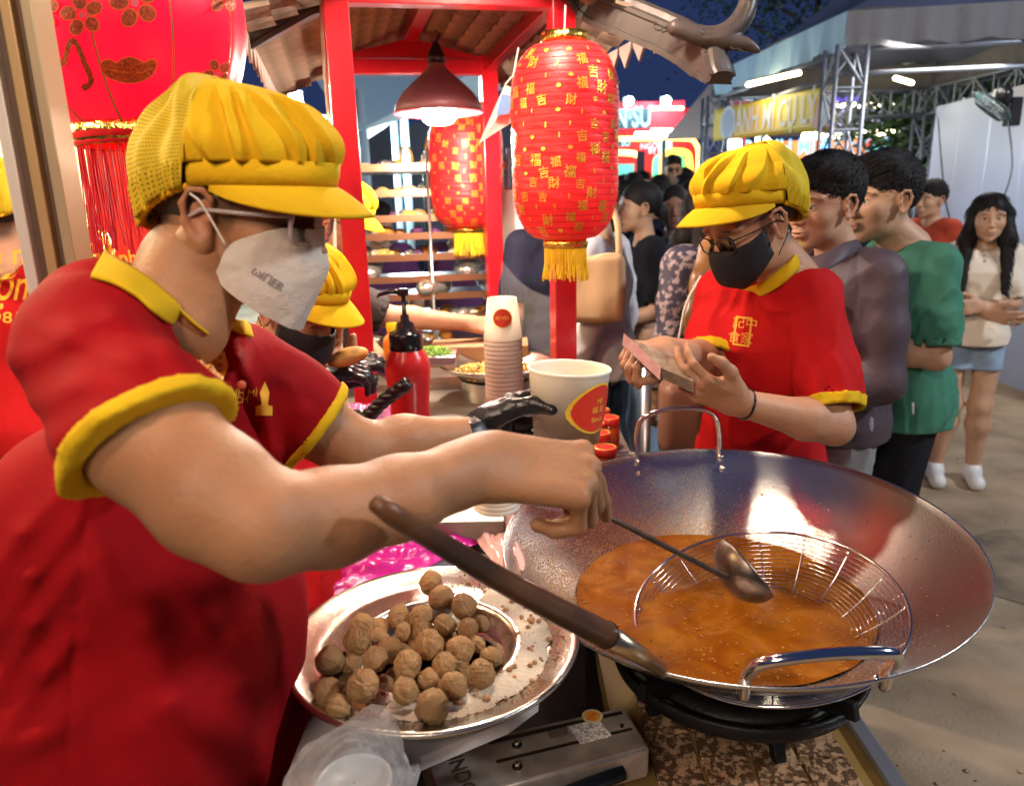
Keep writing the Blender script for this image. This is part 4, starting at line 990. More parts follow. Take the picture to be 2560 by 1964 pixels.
# ---- wok
WC = np.array((.398, 1.274, .936)); WN = np.array((-.041, -.052, 1.)); WN /= np.linalg.norm(WN)
def wokmat():
    m = mat('wok_steel', (.56, .56, .55), .24, 1, bump=.04, bscale=20, fine=.04, aniso=.5); n = m.node_tree; L = n.links.new; b = n.nodes['Principled BSDF']
    tc = n.nodes.new('ShaderNodeTexCoord'); nz = n.nodes.new('ShaderNodeTexNoise'); nz.inputs['Scale'].default_value = 260; nz.inputs['Detail'].default_value = 4; L(tc.outputs['Object'], nz.inputs['Vector'])
    n2 = n.nodes.new('ShaderNodeTexNoise'); n2.inputs['Scale'].default_value = 5; n2.inputs['Detail'].default_value = 3; L(tc.outputs['Object'], n2.inputs['Vector'])
    sx = n.nodes.new('ShaderNodeSeparateXYZ'); L(tc.outputs['Object'], sx.inputs[0])
    g_ = n.nodes.new('ShaderNodeMapRange'); L(sx.outputs[0], g_.inputs[0]); g_.inputs[1].default_value = .75; g_.inputs[2].default_value = .05; g_.inputs[3].default_value = -.10; g_.inputs[4].default_value = .10
    z_ = n.nodes.new('ShaderNodeMapRange'); L(sx.outputs[2], z_.inputs[0]); z_.inputs[1].default_value = .95; z_.inputs[2].default_value = .83; z_.inputs[3].default_value = -.1; z_.inputs[4].default_value = .05
    a = n.nodes.new('ShaderNodeMath'); a.operation = 'ADD'; L(nz.outputs['Fac'], a.inputs[0]); L(g_.outputs[0], a.inputs[1])
    a2 = n.nodes.new('ShaderNodeMath'); a2.operation = 'ADD'; L(a.outputs[0], a2.inputs[0]); L(z_.outputs[0], a2.inputs[1])
    a3 = n.nodes.new('ShaderNodeMath'); a3.operation = 'MULTIPLY_ADD'; L(n2.outputs['Fac'], a3.inputs[0]); a3.inputs[1].default_value = .35; L(a2.outputs[0], a3.inputs[2])
    rp = n.nodes.new('ShaderNodeValToRGB'); rp.color_ramp.elements[0].position = .765; rp.color_ramp.elements[1].position = .86; L(a3.outputs[0], rp.inputs[0])
    mx = n.nodes.new('ShaderNodeMix'); mx.data_type = 'RGBA'; L(rp.outputs[0], mx.inputs[0]); mx.inputs[6].default_value = (.70, .69, .67, 1); mx.inputs[7].default_value = (.42, .20, .035, 1); L(mx.outputs[2], b.inputs['Base Color'])
    mr = n.nodes.new('ShaderNodeMapRange'); L(rp.outputs[0], mr.inputs[0]); mr.inputs[3].default_value = .25; mr.inputs[4].default_value = .33; L(mr.outputs[0], b.inputs['Roughness'])
    mm = n.nodes.new('ShaderNodeMapRange'); L(rp.outputs[0], mm.inputs[0]); mm.inputs[3].default_value = 1; mm.inputs[4].default_value = .55; L(mm.outputs[0], b.inputs['Metallic'])
    bps = [x for x in n.nodes if x.type == 'BUMP']; bp = n.nodes.new('ShaderNodeBump'); bp.inputs['Strength'].default_value = .3; bp.inputs['Distance'].default_value = .001; L(a3.outputs[0], bp.inputs['Height']); L(bps[-1].outputs[0], bp.inputs['Normal']); L(bp.outputs[0], b.inputs['Normal'])
    return m
wk = thing('wok', 'huge steel wok of brown broth standing on the gas burner', 'wok', (WC[0], WC[1], .72))
RW, RS = .42, .56; zz = lambda r: -(math.sqrt(RS * RS - r * r) - math.sqrt(RS * RS - RW * RW))
prof = [(r, zz(r)) for r in np.linspace(.03, RW, 40)] + [(RW + .003, .002), (RW + .001, .003 - .006)] + [(r + .002, zz(r) - .004) for r in np.linspace(RW, .03, 40)]
MB().lathe(prof, WC, 128, WN).build('wok_bowl', wokmat(), wk, True)
wu, wv, _ = frame(WN, (0, 1, 0))
def rimpt(px, py):  # angle of a rim point nearest a photographed point
    v = P(px, py, 1) - CAM; p = CAM + v * ((WC - CAM) @ WN) / (v @ WN); return p
M_chrome = mat('polished_steel', (.75, .73, .70), .12, 1)
def wok_handle(a, b, rise, out, hr=.0062):
    ra = (a - WC); rb = (b - WC); ra = WC + ra / np.linalg.norm(ra) * RW; rb = WC + rb / np.linalg.norm(rb) * RW; m = (ra + rb) / 2 - WC; m /= np.linalg.norm(m)
    up = WN; L = np.linalg.norm(rb - ra); g = MB(); hd = []
    ia = ra - m * .012 - up * .03; ib = rb - m * .012 - up * .03
    pts = [ia, ra - m * .006 + up * .006, ra + up * rise * .45 + m * out * .3, lerp(ra, rb, .05) + up * rise * .82 + m * out * .75, lerp(ra, rb, .2) + up * rise + m * out, lerp(ra, rb, .5) + up * rise * 1.06 + m * out * 1.05, lerp(ra, rb, .8) + up * rise + m * out, lerp(ra, rb, .95) + up * rise * .82 + m * out * .75, rb + up * rise * .45 + m * out * .3, rb - m * .006 + up * .006, ib]
    cv = bez(pts, 6); h_ = MB().tube(cv, [hr] * len(cv), 12).build('wok_handle', M_chrome, wk, True)
    for e in (ra, rb):
        for dz in (.012, .034):
            MB().sph(e - m * (.004 + dz * .8) - up * dz - m * .003, (.0075, .0075, .0075), 12).build('rivet', M_chrome, h_, True)
wok_handle(rimpt(1607, 1150), rimpt(1798, 1140), .105, .0)
wok_handle(rimpt(1870, 1735), rimpt(2230, 1690), .062, .03, .0085)
ZS = .815
def soupmat():
    m = mat('broth', (.13, .042, .003), .12, bump=.8, bscale=18, fine=.3, spec=.6); n = m.node_tree; L = n.links.new; b = n.nodes['Principled BSDF']; tc = n.nodes.new('ShaderNodeTexCoord')
    nz = n.nodes.new('ShaderNodeTexNoise'); nz.inputs['Scale'].default_value = 11; nz.inputs['Detail'].default_value = 12; nz.inputs['Distortion'].default_value = .9; L(tc.outputs['Object'], nz.inputs['Vector'])
    rp = n.nodes.new('ShaderNodeValToRGB'); e = rp.color_ramp.elements; e[0].position = .3; e[0].color = (.17, .045, .003, 1); e[1].position = .7; e[1].color = (.33, .125, .014, 1); k = e.new(.5); k.color = (.24, .075, .005, 1); L(nz.outputs['Fac'], rp.inputs[0]); L(rp.outputs[0], b.inputs['Base Color'])
    b.inputs['Coat Weight'].default_value = .5; b.inputs['Coat Roughness'].default_value = .06
    return m
SC = WC + WN * math.sqrt(RS * RS - RW * RW); rs = math.sqrt(RS * RS - (SC[2] - ZS) ** 2) - .001; print('soup r', rs, SC)
gd = 90; V = []; F = []
for i in range(gd + 1):
    for j in range(0, 128):
        r = rs * i / gd; a = 2 * math.pi * j / 128; x = SC[0] + r * math.cos(a); y = SC[1] + r * math.sin(a)
        V.append((x, y, ZS + .0012 * math.sin(40 * x + 3 * math.sin(25 * y)) + .0010 * math.sin(55 * y + 2 * math.sin(31 * x)) + (.003 * (r / rs) ** 30)))
for i in range(gd):
    for j in range(128): F.append((i * 128 + j, (i + 1) * 128 + j, (i + 1) * 128 + (j + 1) % 128, i * 128 + (j + 1) % 128))
tag(meshobj('broth', V, F, soupmat(), None, True), 'brown orange broth filling the bottom of the wok', 'broth', kind='stuff')
ol = MB(); rg = np.random.default_rng(15)
for i in range(420):
    a = rg.uniform(0, 6.3); r = rs * (1 - abs(rg.normal()) * .22) if i % 2 else rs * math.sqrt(rg.random()) * .97
    if r < 0: continue
    s_ = rg.uniform(.0008, .0032); ol.sph((SC[0] + min(r, rs * .985) * math.cos(a), SC[1] + min(r, rs * .985) * math.sin(a), ZS + .0008), (s_, s_, s_ * .45), 8)
tag(ol.build('oil_bubbles', mat('oil_bubble', (.55, .22, .03), .05, spec=.9, trans=.3), None, True), 'small oily bubbles gathered on the broth', 'bubbles', kind='stuff')
fl = MB(); rg = np.random.default_rng(5)
for i in range(110):
    a = rg.uniform(0, 6.3); r = rs * math.sqrt(rg.random()) * .95; p = np.array((SC[0] + r * math.cos(a), SC[1] + r * math.sin(a), ZS + .0008)); fl.sph(p, (rg.uniform(.001, .0055), rg.uniform(.0007, .0018), .0008), 6, rotm(rg.uniform(0, 6)))
tag(fl.build('meat_scraps', mat('pale_scrap', (.36, .15, .04), .4), None, True), 'pale scraps of meat floating on the broth', 'scraps', kind='stuff')
# grease spots on the wok wall
sp = MB()
for i in range(420):
    a = rg.uniform(0, 6.3) if i % 3 else rg.uniform(2.0, 4.4); r = rg.uniform(.27, .415); u = math.cos(a) * wu + math.sin(a) * wv; nn = u * (-r / RS) + WN * math.sqrt(1 - (r / RS) ** 2); p = WC + u * r + WN * zz(r) + nn * .0003
    s = rg.uniform(.0006, .002) * (1.8 if rg.random() < .06 else 1); fx, fy, fz = frame(nn); sp.sph(p, (s, s, s * .5), 5, np.stack([fx, fy, fz], 1))
sp.build('grease_spots', mat('grease', (.35, .15, .03), .2, spec=.8), wk, True, kind='stuff')
# ---- wire strainer basket
A3, B3, C3 = PZ(1590, 1515, .822), PZ(1890, 1330, .892), PZ(2277, 1545, .882)
ab, ac = B3 - A3, C3 - A3; nS = np.cross(ab, ac); nS = nS if nS[2] > 0 else -nS
cS = A3 + (np.cross(np.cross(ab, ac), ab) * (ac @ ac) + np.cross(ac, np.cross(ab, ac)) * (ab @ ab)) / (2 * np.linalg.norm(np.cross(ab, ac)) ** 2); rS = np.linalg.norm(A3 - cS); nS /= np.linalg.norm(nS); print('strainer', cS, rS, nS)
su, sv, _ = frame(nS, (0, 1, 0)); sr = thing('wire_strainer', 'round wire strainer basket sunk in the broth inside the wok', 'strainer', cS)
ring = lambda r, z, n=96: [cS + r * (math.cos(a) * su + math.sin(a) * sv) + nS * z for a in np.linspace(0, 2 * math.pi, n + 1)[:-1]]
MB().tube(ring(rS, 0), .0032, 8, closed=True).build('rim_ring', M_chrome, sr, True)
dep = .105; cz = lambda r: -dep * (1 - (r / rS) ** 2.2)
for i in range(1, 24):
    r = rS * (1 - i * .0285); MB().tube(ring(r, cz(r)), .0009, 5, closed=True).build('hoop_wire', M_chrome, sr, True)
for i in range(16):
    a = 2 * math.pi * i / 16 + .1; pts = [cS + r * (math.cos(a) * su + math.sin(a) * sv) + nS * cz(r) for r in np.linspace(rS, rS * .2, 16)]; MB().tube(pts, .0015, 6).build('rib_wire', M_chrome, sr, True)
# ---- ladle
M_ladle = mat('dull_ladle_steel', (.16, .12, .095), .38, 1, bump=.3, bscale=50, var=.3, vscale=30)
LA = P(1440, 1258, .99); LB = P(1795, 1432, 1.14); lad = thing('ladle', 'long dark steel ladle gripped over the broth', 'ladle', LB)
dl_ = (LB - LA) / np.linalg.norm(LB - LA)
cv = bez([LA - dl_ * .03, lerp(LA, LB, .3) + (0, 0, .003), lerp(LA, LB, .7) + (0, 0, .001), LB, LB + dl_ * .02], 6); MB().tube(cv, [.0035 + .0022 * i / len(cv) for i in range(len(cv))], 10).build('handle', M_ladle, lad, True)
lc = P(1868, 1420, 1.19); la = np.array((.80, .15, .58)); la /= np.linalg.norm(la); Rl = .057
MB().lathe([(Rl * math.sin(a) * (1.0), -Rl * .82 * math.cos(a)) for a in np.linspace(.05, 1.62, 18)], lc, 40, la).build('ladle_bowl', M_ladle, lad, True, solid=.0015)
# ---- wooden handled turner resting across the rim
M_wood = mat('oiled_wood', (.032, .013, .007), .4, bump=.5, bscale=30, col2=(.13, .052, .02), vscale=9, stretch=(1, 1, 1), spec=.5)
W0, W1, W2 = P(940, 1258, .60), P(1515, 1585, .93), P(1652, 1668, 1.02)
tn = thing('long_turner', 'long turner with a dark wooden handle lying across the rim between tray and wok', 'utensil', W1)
cv = [lerp(W0, W1, t_) + np.array((0, 0, -.006 * math.sin(math.pi * t_))) for t_ in np.linspace(0, 1, 20)]; rr = [.0098 + .0072 * (i / 19) ** 1.2 for i in range(20)]; rr[0] = .0075
MB().tube(cv, rr, 20).build('wooden_handle', M_wood, tn, True)
MB().tube([cv[-1] - (cv[-1] - cv[0]) * .004, cv[-1] + (cv[-1] - cv[0]) * .004], .0178, 20).build('dark_band', M_frame, tn, True)
MB().tube([lerp(W1, W2, t_) for t_ in (0, .5, 1)], [.0152, .0128, .0105], 20).build('metal_ferrule', mat('brassy_steel', (.62, .5, .32), .3, 1, bump=.2), tn, True)
MB().tube([lerp(W1, W2, .98), lerp(W1, W2, 1.06) + (0, 0, -.01)], .005, 10).build('shaft', M_steel, tn, True)
# ---- tray
TC = np.array((-.128, .992, .918)); trY = thing('steel_tray', 'round steel tray with a sunken well holding meatballs', 'tray', TC - (0, 0, .04)); TR = .218
M_tray = mat('tray_steel', (.62, .57, .49), .27, 1, bump=.25, bscale=40, fine=.5)
tp = [(.001, -.052), (.10, -.052), (.112, -.046), (.118, -.02), (.122, -.012), (.128, -.011), (.165, -.013), (.178, -.012), (.182, -.008), (.208, .0), (.214, .003), (TR, .001), (TR + .001, -.004), (TR - .004, -.006), (.18, -.014), (.125, -.018), (.118, -.055), (.001, -.057)]
MB().lathe(tp, TC, 110).build('tray_body', M_tray, trY, True, solid=0)
M_crumb = mat('meat_crumb', (.42, .22, .10), .55, bump=.6, bscale=300, var=.4, vscale=60)
cr = MB(); rg = np.random.default_rng(11)
for i in range(1500):
    a = rg.uniform(-2.6, 1.7); r = rg.uniform(.125, .2); 
    if rg.random() > .6 + .4 * math.cos(a + .3): continue
    z = TC[2] + (-.012 if r < .178 else -.010 + (r - .178) * .3); s = rg.uniform(.0008, .0024) * (1.9 if rg.random() < .06 else 1)
    cr.sph((TC[0] + r * math.cos(a), TC[1] + r * math.sin(a), z + s * .3), (s, s * rg.uniform(.7, 1.3), s * .7), 5)
cr.build('crumbs', M_crumb, trY, True, kind='stuff')
for i in range(26):
    a = rg.uniform(-1.6, 1.0); r = rg.uniform(.135, .2); s = rg.uniform(.003, .006)
    MB().sph((TC[0] + r * math.cos(a), TC[1] + r * math.sin(a), TC[2] - .011 + s * .5), (s, s * rg.uniform(.7, 1.4), s * .7), 7, rotm(rg.uniform(0, 6))).build('meat_crumb', M_crumb, trY, True)
def foammat():
    m = mat('dried_scum', (.62, .52, .40), .7, bump=1, bscale=120, fine=.6); return m
V = []; F = []; na, nr = 90, 10
for i in range(na + 1):
    a = -1.9 + 3.0 * i / na
    for j in range(nr + 1):
        e = .004 * math.sin(a * 9) + .003 * math.sin(a * 23 + 1); r = .1285 + (.049 + e) * j / nr; V.append((TC[0] + r * math.cos(a), TC[1] + r * math.sin(a), TC[2] - .0102 + .0006 * math.sin(a * 60 + j * 2) + .0005 * math.sin(a * 97 - j * 3) - (.0015 if i in (0, na) or j in (0, nr) else 0)))
for i in range(na):
    for j in range(nr): k_ = i * (nr + 1) + j; F.append((k_, k_ + nr + 1, k_ + nr + 2, k_ + 1))
meshobj('fat_residue', V, F, foammat(), trY, True)
# ---- meatballs
M_ball = mat('meatball', (.62, .28, .09), .42, bump=.9, bscale=130, fine=1.0, col2=(.90, .56, .26), vscale=30, sss=.05)
def ballmesh(seed, flat=False):
    rg = np.random.default_rng(seed); bm = bmesh.new(); bmesh.ops.create_icosphere(bm, subdivisions=5, radius=1); fs = [rg.normal(size=3) * f for f in (1.6, 2.5, 4, 6, 9, 14, 20, 29)]; ph = rg.uniform(0, 6, 8)
    for v in bm.verts:
        p = np.array(v.co); n = sum(math.sin(p @ f + q + 1.2 * math.sin(p @ f[::-1])) / (1 + .36 * i) for i, (f, q) in enumerate(zip(fs, ph))); s = 1 + .048 * n
        if flat and p[0] > .35: s *= 1 - .35 * (p[0] - .35)
        v.co = Vector(p * s * (1, .95, .9))
    me = bpy.data.meshes.new('meatball'); bm.to_mesh(me); bm.free(); me.polygons.foreach_set('use_smooth', [True] * len(me.polygons)); me.materials.append(M_ball); return me
bms = [ballmesh(s, s % 3 == 2) for s in range(7)]
balls = [(1076, 1458, 30, 3), (1100, 1494, 31, 3), (1160, 1513, 32, 3), (996, 1540, 29, 2), (1053, 1545, 31, 2), (1113, 1560, 27, 2), (1010, 1580, 24, 1), (1170, 1570, 27, 2), (1205, 1560, 20, 1),
         (905, 1565, 30, 2), (895, 1600, 34, 3), (1075, 1610, 38, 3), (973, 1625, 32, 1), (1150, 1625, 36, 2), (1225, 1640, 26, 1), (825, 1650, 36, 2), (938, 1648, 32, 3), (1018, 1660, 36, 3), (1110, 1660, 30, 2), (1070, 1700, 28, 1), (1160, 1690, 30, 0), (1205, 1685, 34, 2),
         (1240, 1660, 20, 0), (820, 1725, 36, 2), (908, 1712, 39, 3), (960, 1715, 28, 0), (850, 1765, 33, 2), (1013, 1725, 34, 2), (1075, 1715, 28, 0), (1135, 1712, 36, 2), (1080, 1768, 43, 2), (1190, 1720, 24, 0), (985, 1690, 22, 0), (950, 1590, 22, 0), (1040, 1620, 24, 0), (1120, 1600, 26, 0), (925, 1780, 20, 0), (940, 1600, 30, 1), (1000, 1635, 30, 0), (1060, 1580, 28, 1), (1140, 1655, 30, 1), (880, 1650, 30, 1), (1040, 1745, 28, 0), (1110, 1740, 26, 0), (985, 1755, 26, 0), (870, 1690, 30, 0), (1190, 1610, 24, 1), (945, 1570, 26, 1)]
special = {1: 'middle one of the three meatballs at the top back of the heap', 2: 'right one of the three meatballs at the top back of the heap', 17: 'large round meatball in the middle of the heap', 21: 'rightmost large meatball against the wall of the tray well', 30: 'largest meatball, alone on the front ledge of the steel tray', 0: 'topmost meatball at the far back of the heap', 26: 'split open meatball leaning out at the front left of the tray', 15: 'flattened meatball at the left side of the tray well', 24: 'round meatball second from the front left', 16: 'cracked round meatball left of the middle of the heap'}
for i, (x, y, r, lv) in enumerate(balls):
    c0 = TC[2] + (-.026, -.004, .008, .024)[lv]; p = PZ(x, y, c0); d_ = (p - CAM) @ _F; rad = r * d_ / FPX * 1.04
    lat = math.hypot(p[0] - TC[0], p[1] - TC[1])
    if lv == 2 and lat > .12: p = PZ(x, y, TC[2] - .012 + rad * .9)
    o = bpy.data.objects.new('meatball', bms[i % 7]); COL.objects.link(o); o.location = Vector(p); o.scale = (rad,) * 3; o.rotation_euler = tuple(rg.uniform(0, 6, 3))
    tag(o, special.get(i, 'browned meatball in the heap on the steel tray'), 'meatball', 'meatballs heaped on the tray')
# ---- burner under the wok
M_iron = mat('black_cast_iron', (.018, .017, .016), .5, .5, bump=.7, bscale=50); M_ash = mat('sooty_enamel', (.02, .02, .02), .45, .3, col2=(.4, .38, .36), vscale=35, vramp=(.52, .62), bump=.4, bscale=60)
bu = thing('gas_burner', 'round black cast iron gas burner under the wok', 'burner', (WC[0], WC[1], ZM)); BC = np.array((WC[0] - .005, WC[1] - .09, 0))
MB().lathe([(.17, .70), (.19, .712), (.215, .732), (.225, .758), (.221, .760), (.205, .737), (.18, .718), (.15, .708)], BC, 70).build('burner_ring', M_iron, bu, True, solid=.004)
MB().lathe([(.10, .65), (.125, .66), (.13, .72), (.168, .722), (.166, .73), (.125, .735), (.1, .66)], BC, 50).build('burner_body', M_iron, bu, True, solid=.003)
MB().lathe([(.155, .712), (.175, .722), (.196, .738)], BC + np.array((0, 0, .002)), 60).build('sooty_bowl', M_ash, bu, True)
for a in np.linspace(0, 2 * math.pi, 5)[:-1] + .6:
    u = np.array((math.cos(a), math.sin(a), 0)); MB().beam(BC + u * .13 + (0, 0, .74), BC + u * .235 + (0, 0, .765), .014, .03, bev=.002).build('support_arm', M_iron, bu)
for a in np.linspace(0, 2 * math.pi, 5)[:-1] + .2:
    u = np.array((math.cos(a), math.sin(a), 0)); MB().beam(BC + u * .12 + (0, 0, .73), BC + u * .16 + (0, 0, .645), .02, .02, bev=.002).build('leg', M_iron, bu)
ga = thing('burner_control', 'steel control box of the burner with bolts and embossed letters', 'control box', PZ(1250, 1880, .70))
zt = .745; cA, cB, cC, cD = PZ(1052, 1872, zt), PZ(1560, 1762, zt), PZ(1625, 1868, zt), PZ(1098, 2010, zt); cn = np.array((0, 0, -.055))
bm = bmesh.new(); vs = [bm.verts.new(q) for q in (cA, cB, cC, cD, cA + cn, cB + cn, cC + cn, cD + cn)]
for f in ((0, 3, 2, 1), (4, 5, 6, 7), (0, 1, 5, 4), (1, 2, 6, 5), (2, 3, 7, 6), (3, 0, 4, 7)): bm.faces.new([vs[i] for i in f])
bmesh.ops.recalc_face_normals(bm, faces=bm.faces); bmesh.ops.bevel(bm, geom=bm.edges[:], offset=.005, segments=3, affect='EDGES'); me = bpy.data.meshes.new('box_body'); bm.to_mesh(me); bm.free(); me.materials.append(mat('box_steel', (.62, .53, .45), .34, .7, bump=.3, bscale=30, var=.2, vscale=20)); me.polygons.foreach_set('use_smooth', [True] * len(me.polygons)); me.set_sharp_from_angle(angle=R_(40)); bo = link(bpy.data.objects.new('box_body', me), ga)
Q = lambda u, v, z=0: lerp(lerp(cA, cB, u), lerp(cD, cC, u), v) + np.array((0, 0, z))
for u, v in ((.42, .33), (.38, .72)):
    MB().lathe([(.0075, 0), (.0075, .002)], Q(u, v, .0), 20, close=True).build('washer', M_iron, bo); MB().lathe([(.0048, 0), (.0052, .005), (.003, .0065)], Q(u, v, .002), 6, close=True).build('bolt', M_chrome, bo)
for u, v in ((.93, .45),): MB().lathe([(.003, 0), (.003, .004)], Q(u, v, 0), 10, close=True).build('screw', M_iron, bo)
for v0, v1 in ((.12, .2), (.52, .58)): MB().add([Q(.3, v0, .0012), Q(.97, v0, .0012), Q(.97, v1, .0012), Q(.3, v1, .0012)], [(0, 3, 2, 1)]).build('pressed_groove', mat('groove_steel', (.25, .21, .18), .35, 1), bo)
MB().add([Q(.68, .2, .0022), Q(.84, .2, .0022), Q(.86, .62, .0022), Q(.70, .62, .0022)], [(0, 3, 2, 1)]).build('paper_label', mat('label_print', (.35, .3, .28), .5, col2=(.75, .7, .65), vscale=220, vramp=(.45, .55)), bo)
MB().add([Q(.58, .22, .0022), Q(.67, .22, .0022), Q(.67, .36, .0022), Q(.58, .36, .0022)], [(0, 3, 2, 1)]).build('dark_label', mat('label_dark', (.12, .09, .07), .5), bo)
MB().disc(Q(.82, .12, .003), .017, 24).build('round_sticker', mat('sticker_yellow', (.7, .55, .3), .4), bo); MB().disc(Q(.82, .12, .0034), .012, 24).build('flame_sticker', mat('sticker_flame', (.8, .12, .02), .4, col2=(.9, .55, .05), vscale=90), bo)
rt = (cD - cA) / np.linalg.norm(cD - cA); uu_ = (cB - cA) / np.linalg.norm(cB - cA)
text('embossed_letters', 'WINDO', Q(.135, .5, .002), rt, uu_, .03, mat('embossed_steel', (.75, .72, .68), .2, 1), bo, depth=.0005, bold=.012, width=.115)
kb = MB().tube([Q(.86, 1.0, -.03), Q(.3, 1.22, -.03)], .012, 14).build('hose_pipe', mat('dark_pipe', (.02, .03, .04), .35, .6), ga, True)
# ---- plastic bag holding a cup at the lower left
M_film = mat('clear_film', (.8, .77, .75), .1, trans=.6, ior=1.2, bump=1, bscale=45, fine=.5, alpha=.42)
bg_ = thing('plastic_bag', 'crumpled clear plastic bag around a stack of white cup lids by the tray', 'bag', PZ(880, 1900, .9))
v = Vol(PZ(880, 1900, .93) - (.16, .16, .1), PZ(880, 1900, .93) + (.16, .16, .12), .003)
b0 = P(900, 1920, .83); v.ell(b0 + (-.015, 0, -.03), (.075, .07, .06), .02); v.path([b0, P(935, 1830, .86), P(945, 1800, .865)], [.045, .025, .01], .03); v.path([P(880, 1900, .8), P(790, 1910, .8)], [.04, .022], .02); v.folds(.0035, 60, (.3, .5, 1), 5); v.folds(.0016, 150, (1, .3, .4), 9); v.mesh('film', M_film, bg_)
cc_ = P(885, 1955, .83); MB().lathe([(.001, 0), (.038, 0), (.041, .004), (.0425, .003), (.043, -.002), (.04, -.05)], cc_, 48).build('cup_lid', mat('pale_plastic', (.55, .58, .58), .35), bg_, True)
# ---- magenta plastic sheet behind the tray
M_pink = mat('magenta_film', (.62, .02, .30), .16, bump=1, bscale=14, fine=.6, spec=.7, sss=.1)
def crumple(name, pts, z, h_, m, seed, label, cat, amp=.012, n=60):
    rg = np.random.default_rng(seed); a, b, c_, d_ = [PZ(*q, z) for q in pts]; V = []; F = []; w2 = [rg.normal(size=2) * f for f in (6, 9, 14, 21)]; ph = rg.uniform(0, 6, 4)
    for i in range(n + 1):
        for j in range(n + 1):
            u, v_ = i / n, j / n; p = lerp(lerp(a, b, u), lerp(d_, c_, u), v_); q = sum(abs(math.sin(u * f[0] + v_ * f[1] + g_)) / (1 + .6 * k_) for k_, (f, g_) in enumerate(zip(w2, ph)))
            e = min(1, 6 * min(u, 1 - u, v_, 1 - v_) + .1); p = p + np.array((.01 * math.sin(9 * v_ + seed), .012 * math.sin(11 * u), amp * q * e + h_ * e)); V.append(p)
    for i in range(n):
        for j in range(n): k_ = i * (n + 1) + j; F.append((k_, k_ + n + 1, k_ + n + 2, k_ + 1))
    return tag(meshobj(name, V, F, m, None, True), label, cat)
crumple('plastic_sheet', [(760, 1400), (1270, 1180), (1300, 1330), (800, 1520)], .882, .0, M_pink, 3, 'crinkled magenta plastic sheet behind the meatball tray', 'plastic sheet')
crumple('plastic_sheet', [(1180, 1260), (1300, 1230), (1300, 1420), (1230, 1440)], .89, .004, mat('pale_pink_film', (.75, .45, .42), .2, bump=1, bscale=16), 6, 'pale pink torn plastic beside the left wall of the wok', 'plastic sheet', .006, 30)
crumple('plastic_sheet', [(850, 1020), (980, 1010), (1060, 1110), (820, 1120)], 1.02, .0, mat('lilac_film', (.6, .2, .45), .2, bump=1, bscale=14), 8, 'lilac plastic bag lying under the red bottle', 'plastic sheet', .014, 40)
# ================================================================ things on the stall counter
ck = thing('back_counter', 'steel topped counter inside the red stall', 'counter', (-.2, 2.3, 0))
MB().box((-.365, 1.60, .905), (.69, .45, .05), bev=.004).box((-.24, 2.47, .905), (.94, 1.29, .05), bev=.004).build('counter_top', mat('stained_steel', (.3, .26, .22), .4, .8, bump=.3, bscale=15, var=.4, vscale=6), ck)
MB().box((-.37, 1.62, .44), (.64, .40, .88)).box((-.24, 2.47, .44), (.88, 1.25, .88)).build('counter_body', mat('counter_front', (.3, .28, .26), .5), ck)
def bottle(c, sc_=1.0):
    t = thing('sauce_bottle', 'red sauce bottle with a black pump top', 'bottle', c); m = mat('red_plastic', (.62, .02, .02), .3, coat=.3)
    f = lambda L: [(a * sc_, b * sc_) for a, b in L]
    MB().lathe(f([(.001, 0), (.042, 0), (.045, .006), (.042, .07), (.047, .12), (.049, .15), (.044, .175), (.034, .19), (.032, .2)]), c, 40).build('bottle_body', m, t, True)
    MB().lathe(f([(.034, .188), (.0355, .19), (.0355, .222), (.033, .226), (.022, .23), (.018, .245), (.01, .25), (.009, .262), (.005, .264), (.0045, .305)]), c, 36, rf=lambda a, i: 1 + (.012 * (int(a * 20) % 2) if 0 < i < 3 else 0)).build('pump_collar', M_frame, t, True)
    k = c + np.array((0, 0, .31 * sc_)); MB().box(k, (.022, .016, .016), bev=.003).build('pump_head', M_frame, t); MB().tube([k, k + (-.025, 0, .002), k + (-.05, 0, -.004), k + (-.055, 0, -.01)], [.006, .005, .0038, .003], 10).build('spout', M_frame, t, True)
bottle(P(1028, 1062, 1.62) - np.array((0, 0, .02)), 1.0)
ob = P(987, 925, 2.0); t = thing('oil_bottle', 'slim bottle of orange oil with a yellow cap', 'bottle', ob)
MB().lathe([(.001, 0), (.026, 0), (.027, .01), (.027, .075), (.024, .09), (.014, .1), (.013, .11)], ob, 24).build('bottle_body', mat('orange_liquid', (.75, .22, .02), .1, spec=.7), t, True)
MB().lathe([(.015, .108), (.015, .128), (.001, .13)], ob, 20).build('bottle_cap', M_yeltrim, t, True)
fd = lambda n, c1, c2: mat(n, c1, .5, bump=1, bscale=70, fine=.6, col2=c2, vscale=60)
def heap(name, c, r, hgt, m, parent, n=160, s=.006, seed=0, fx=1.0):
    rg = np.random.default_rng(seed); b = MB()
    for i in range(n):
        a = rg.uniform(0, 6.3); q = r * math.sqrt(rg.random()); z = hgt * (1 - (q / r) ** 2) + rg.uniform(-.003, .003); b.sph(c + np.array((q * math.cos(a) * fx, q * math.sin(a), z)), (s * rg.uniform(.6, 1.6), s * rg.uniform(.5, 1), s * .5), 6, rotm(rg.uniform(0, 6), rg.uniform(-.5, .5)))
    return b.build(name, m, parent, True, kind='stuff')
hb = P(1083, 882, 2.35); t = thing('herb_box', 'shallow box of chopped green onions', 'box', hb - (0, 0, .02))
MB().box(hb - (0, 0, .015), (.15, .12, .03), bev=.003).build('box_tray', M_steel, t); heap('green_onions', hb + (0, 0, .0), .06, .02, fd('green_onion', (.08, .3, .02), (.4, .6, .1)), t, 200, .006, 1)
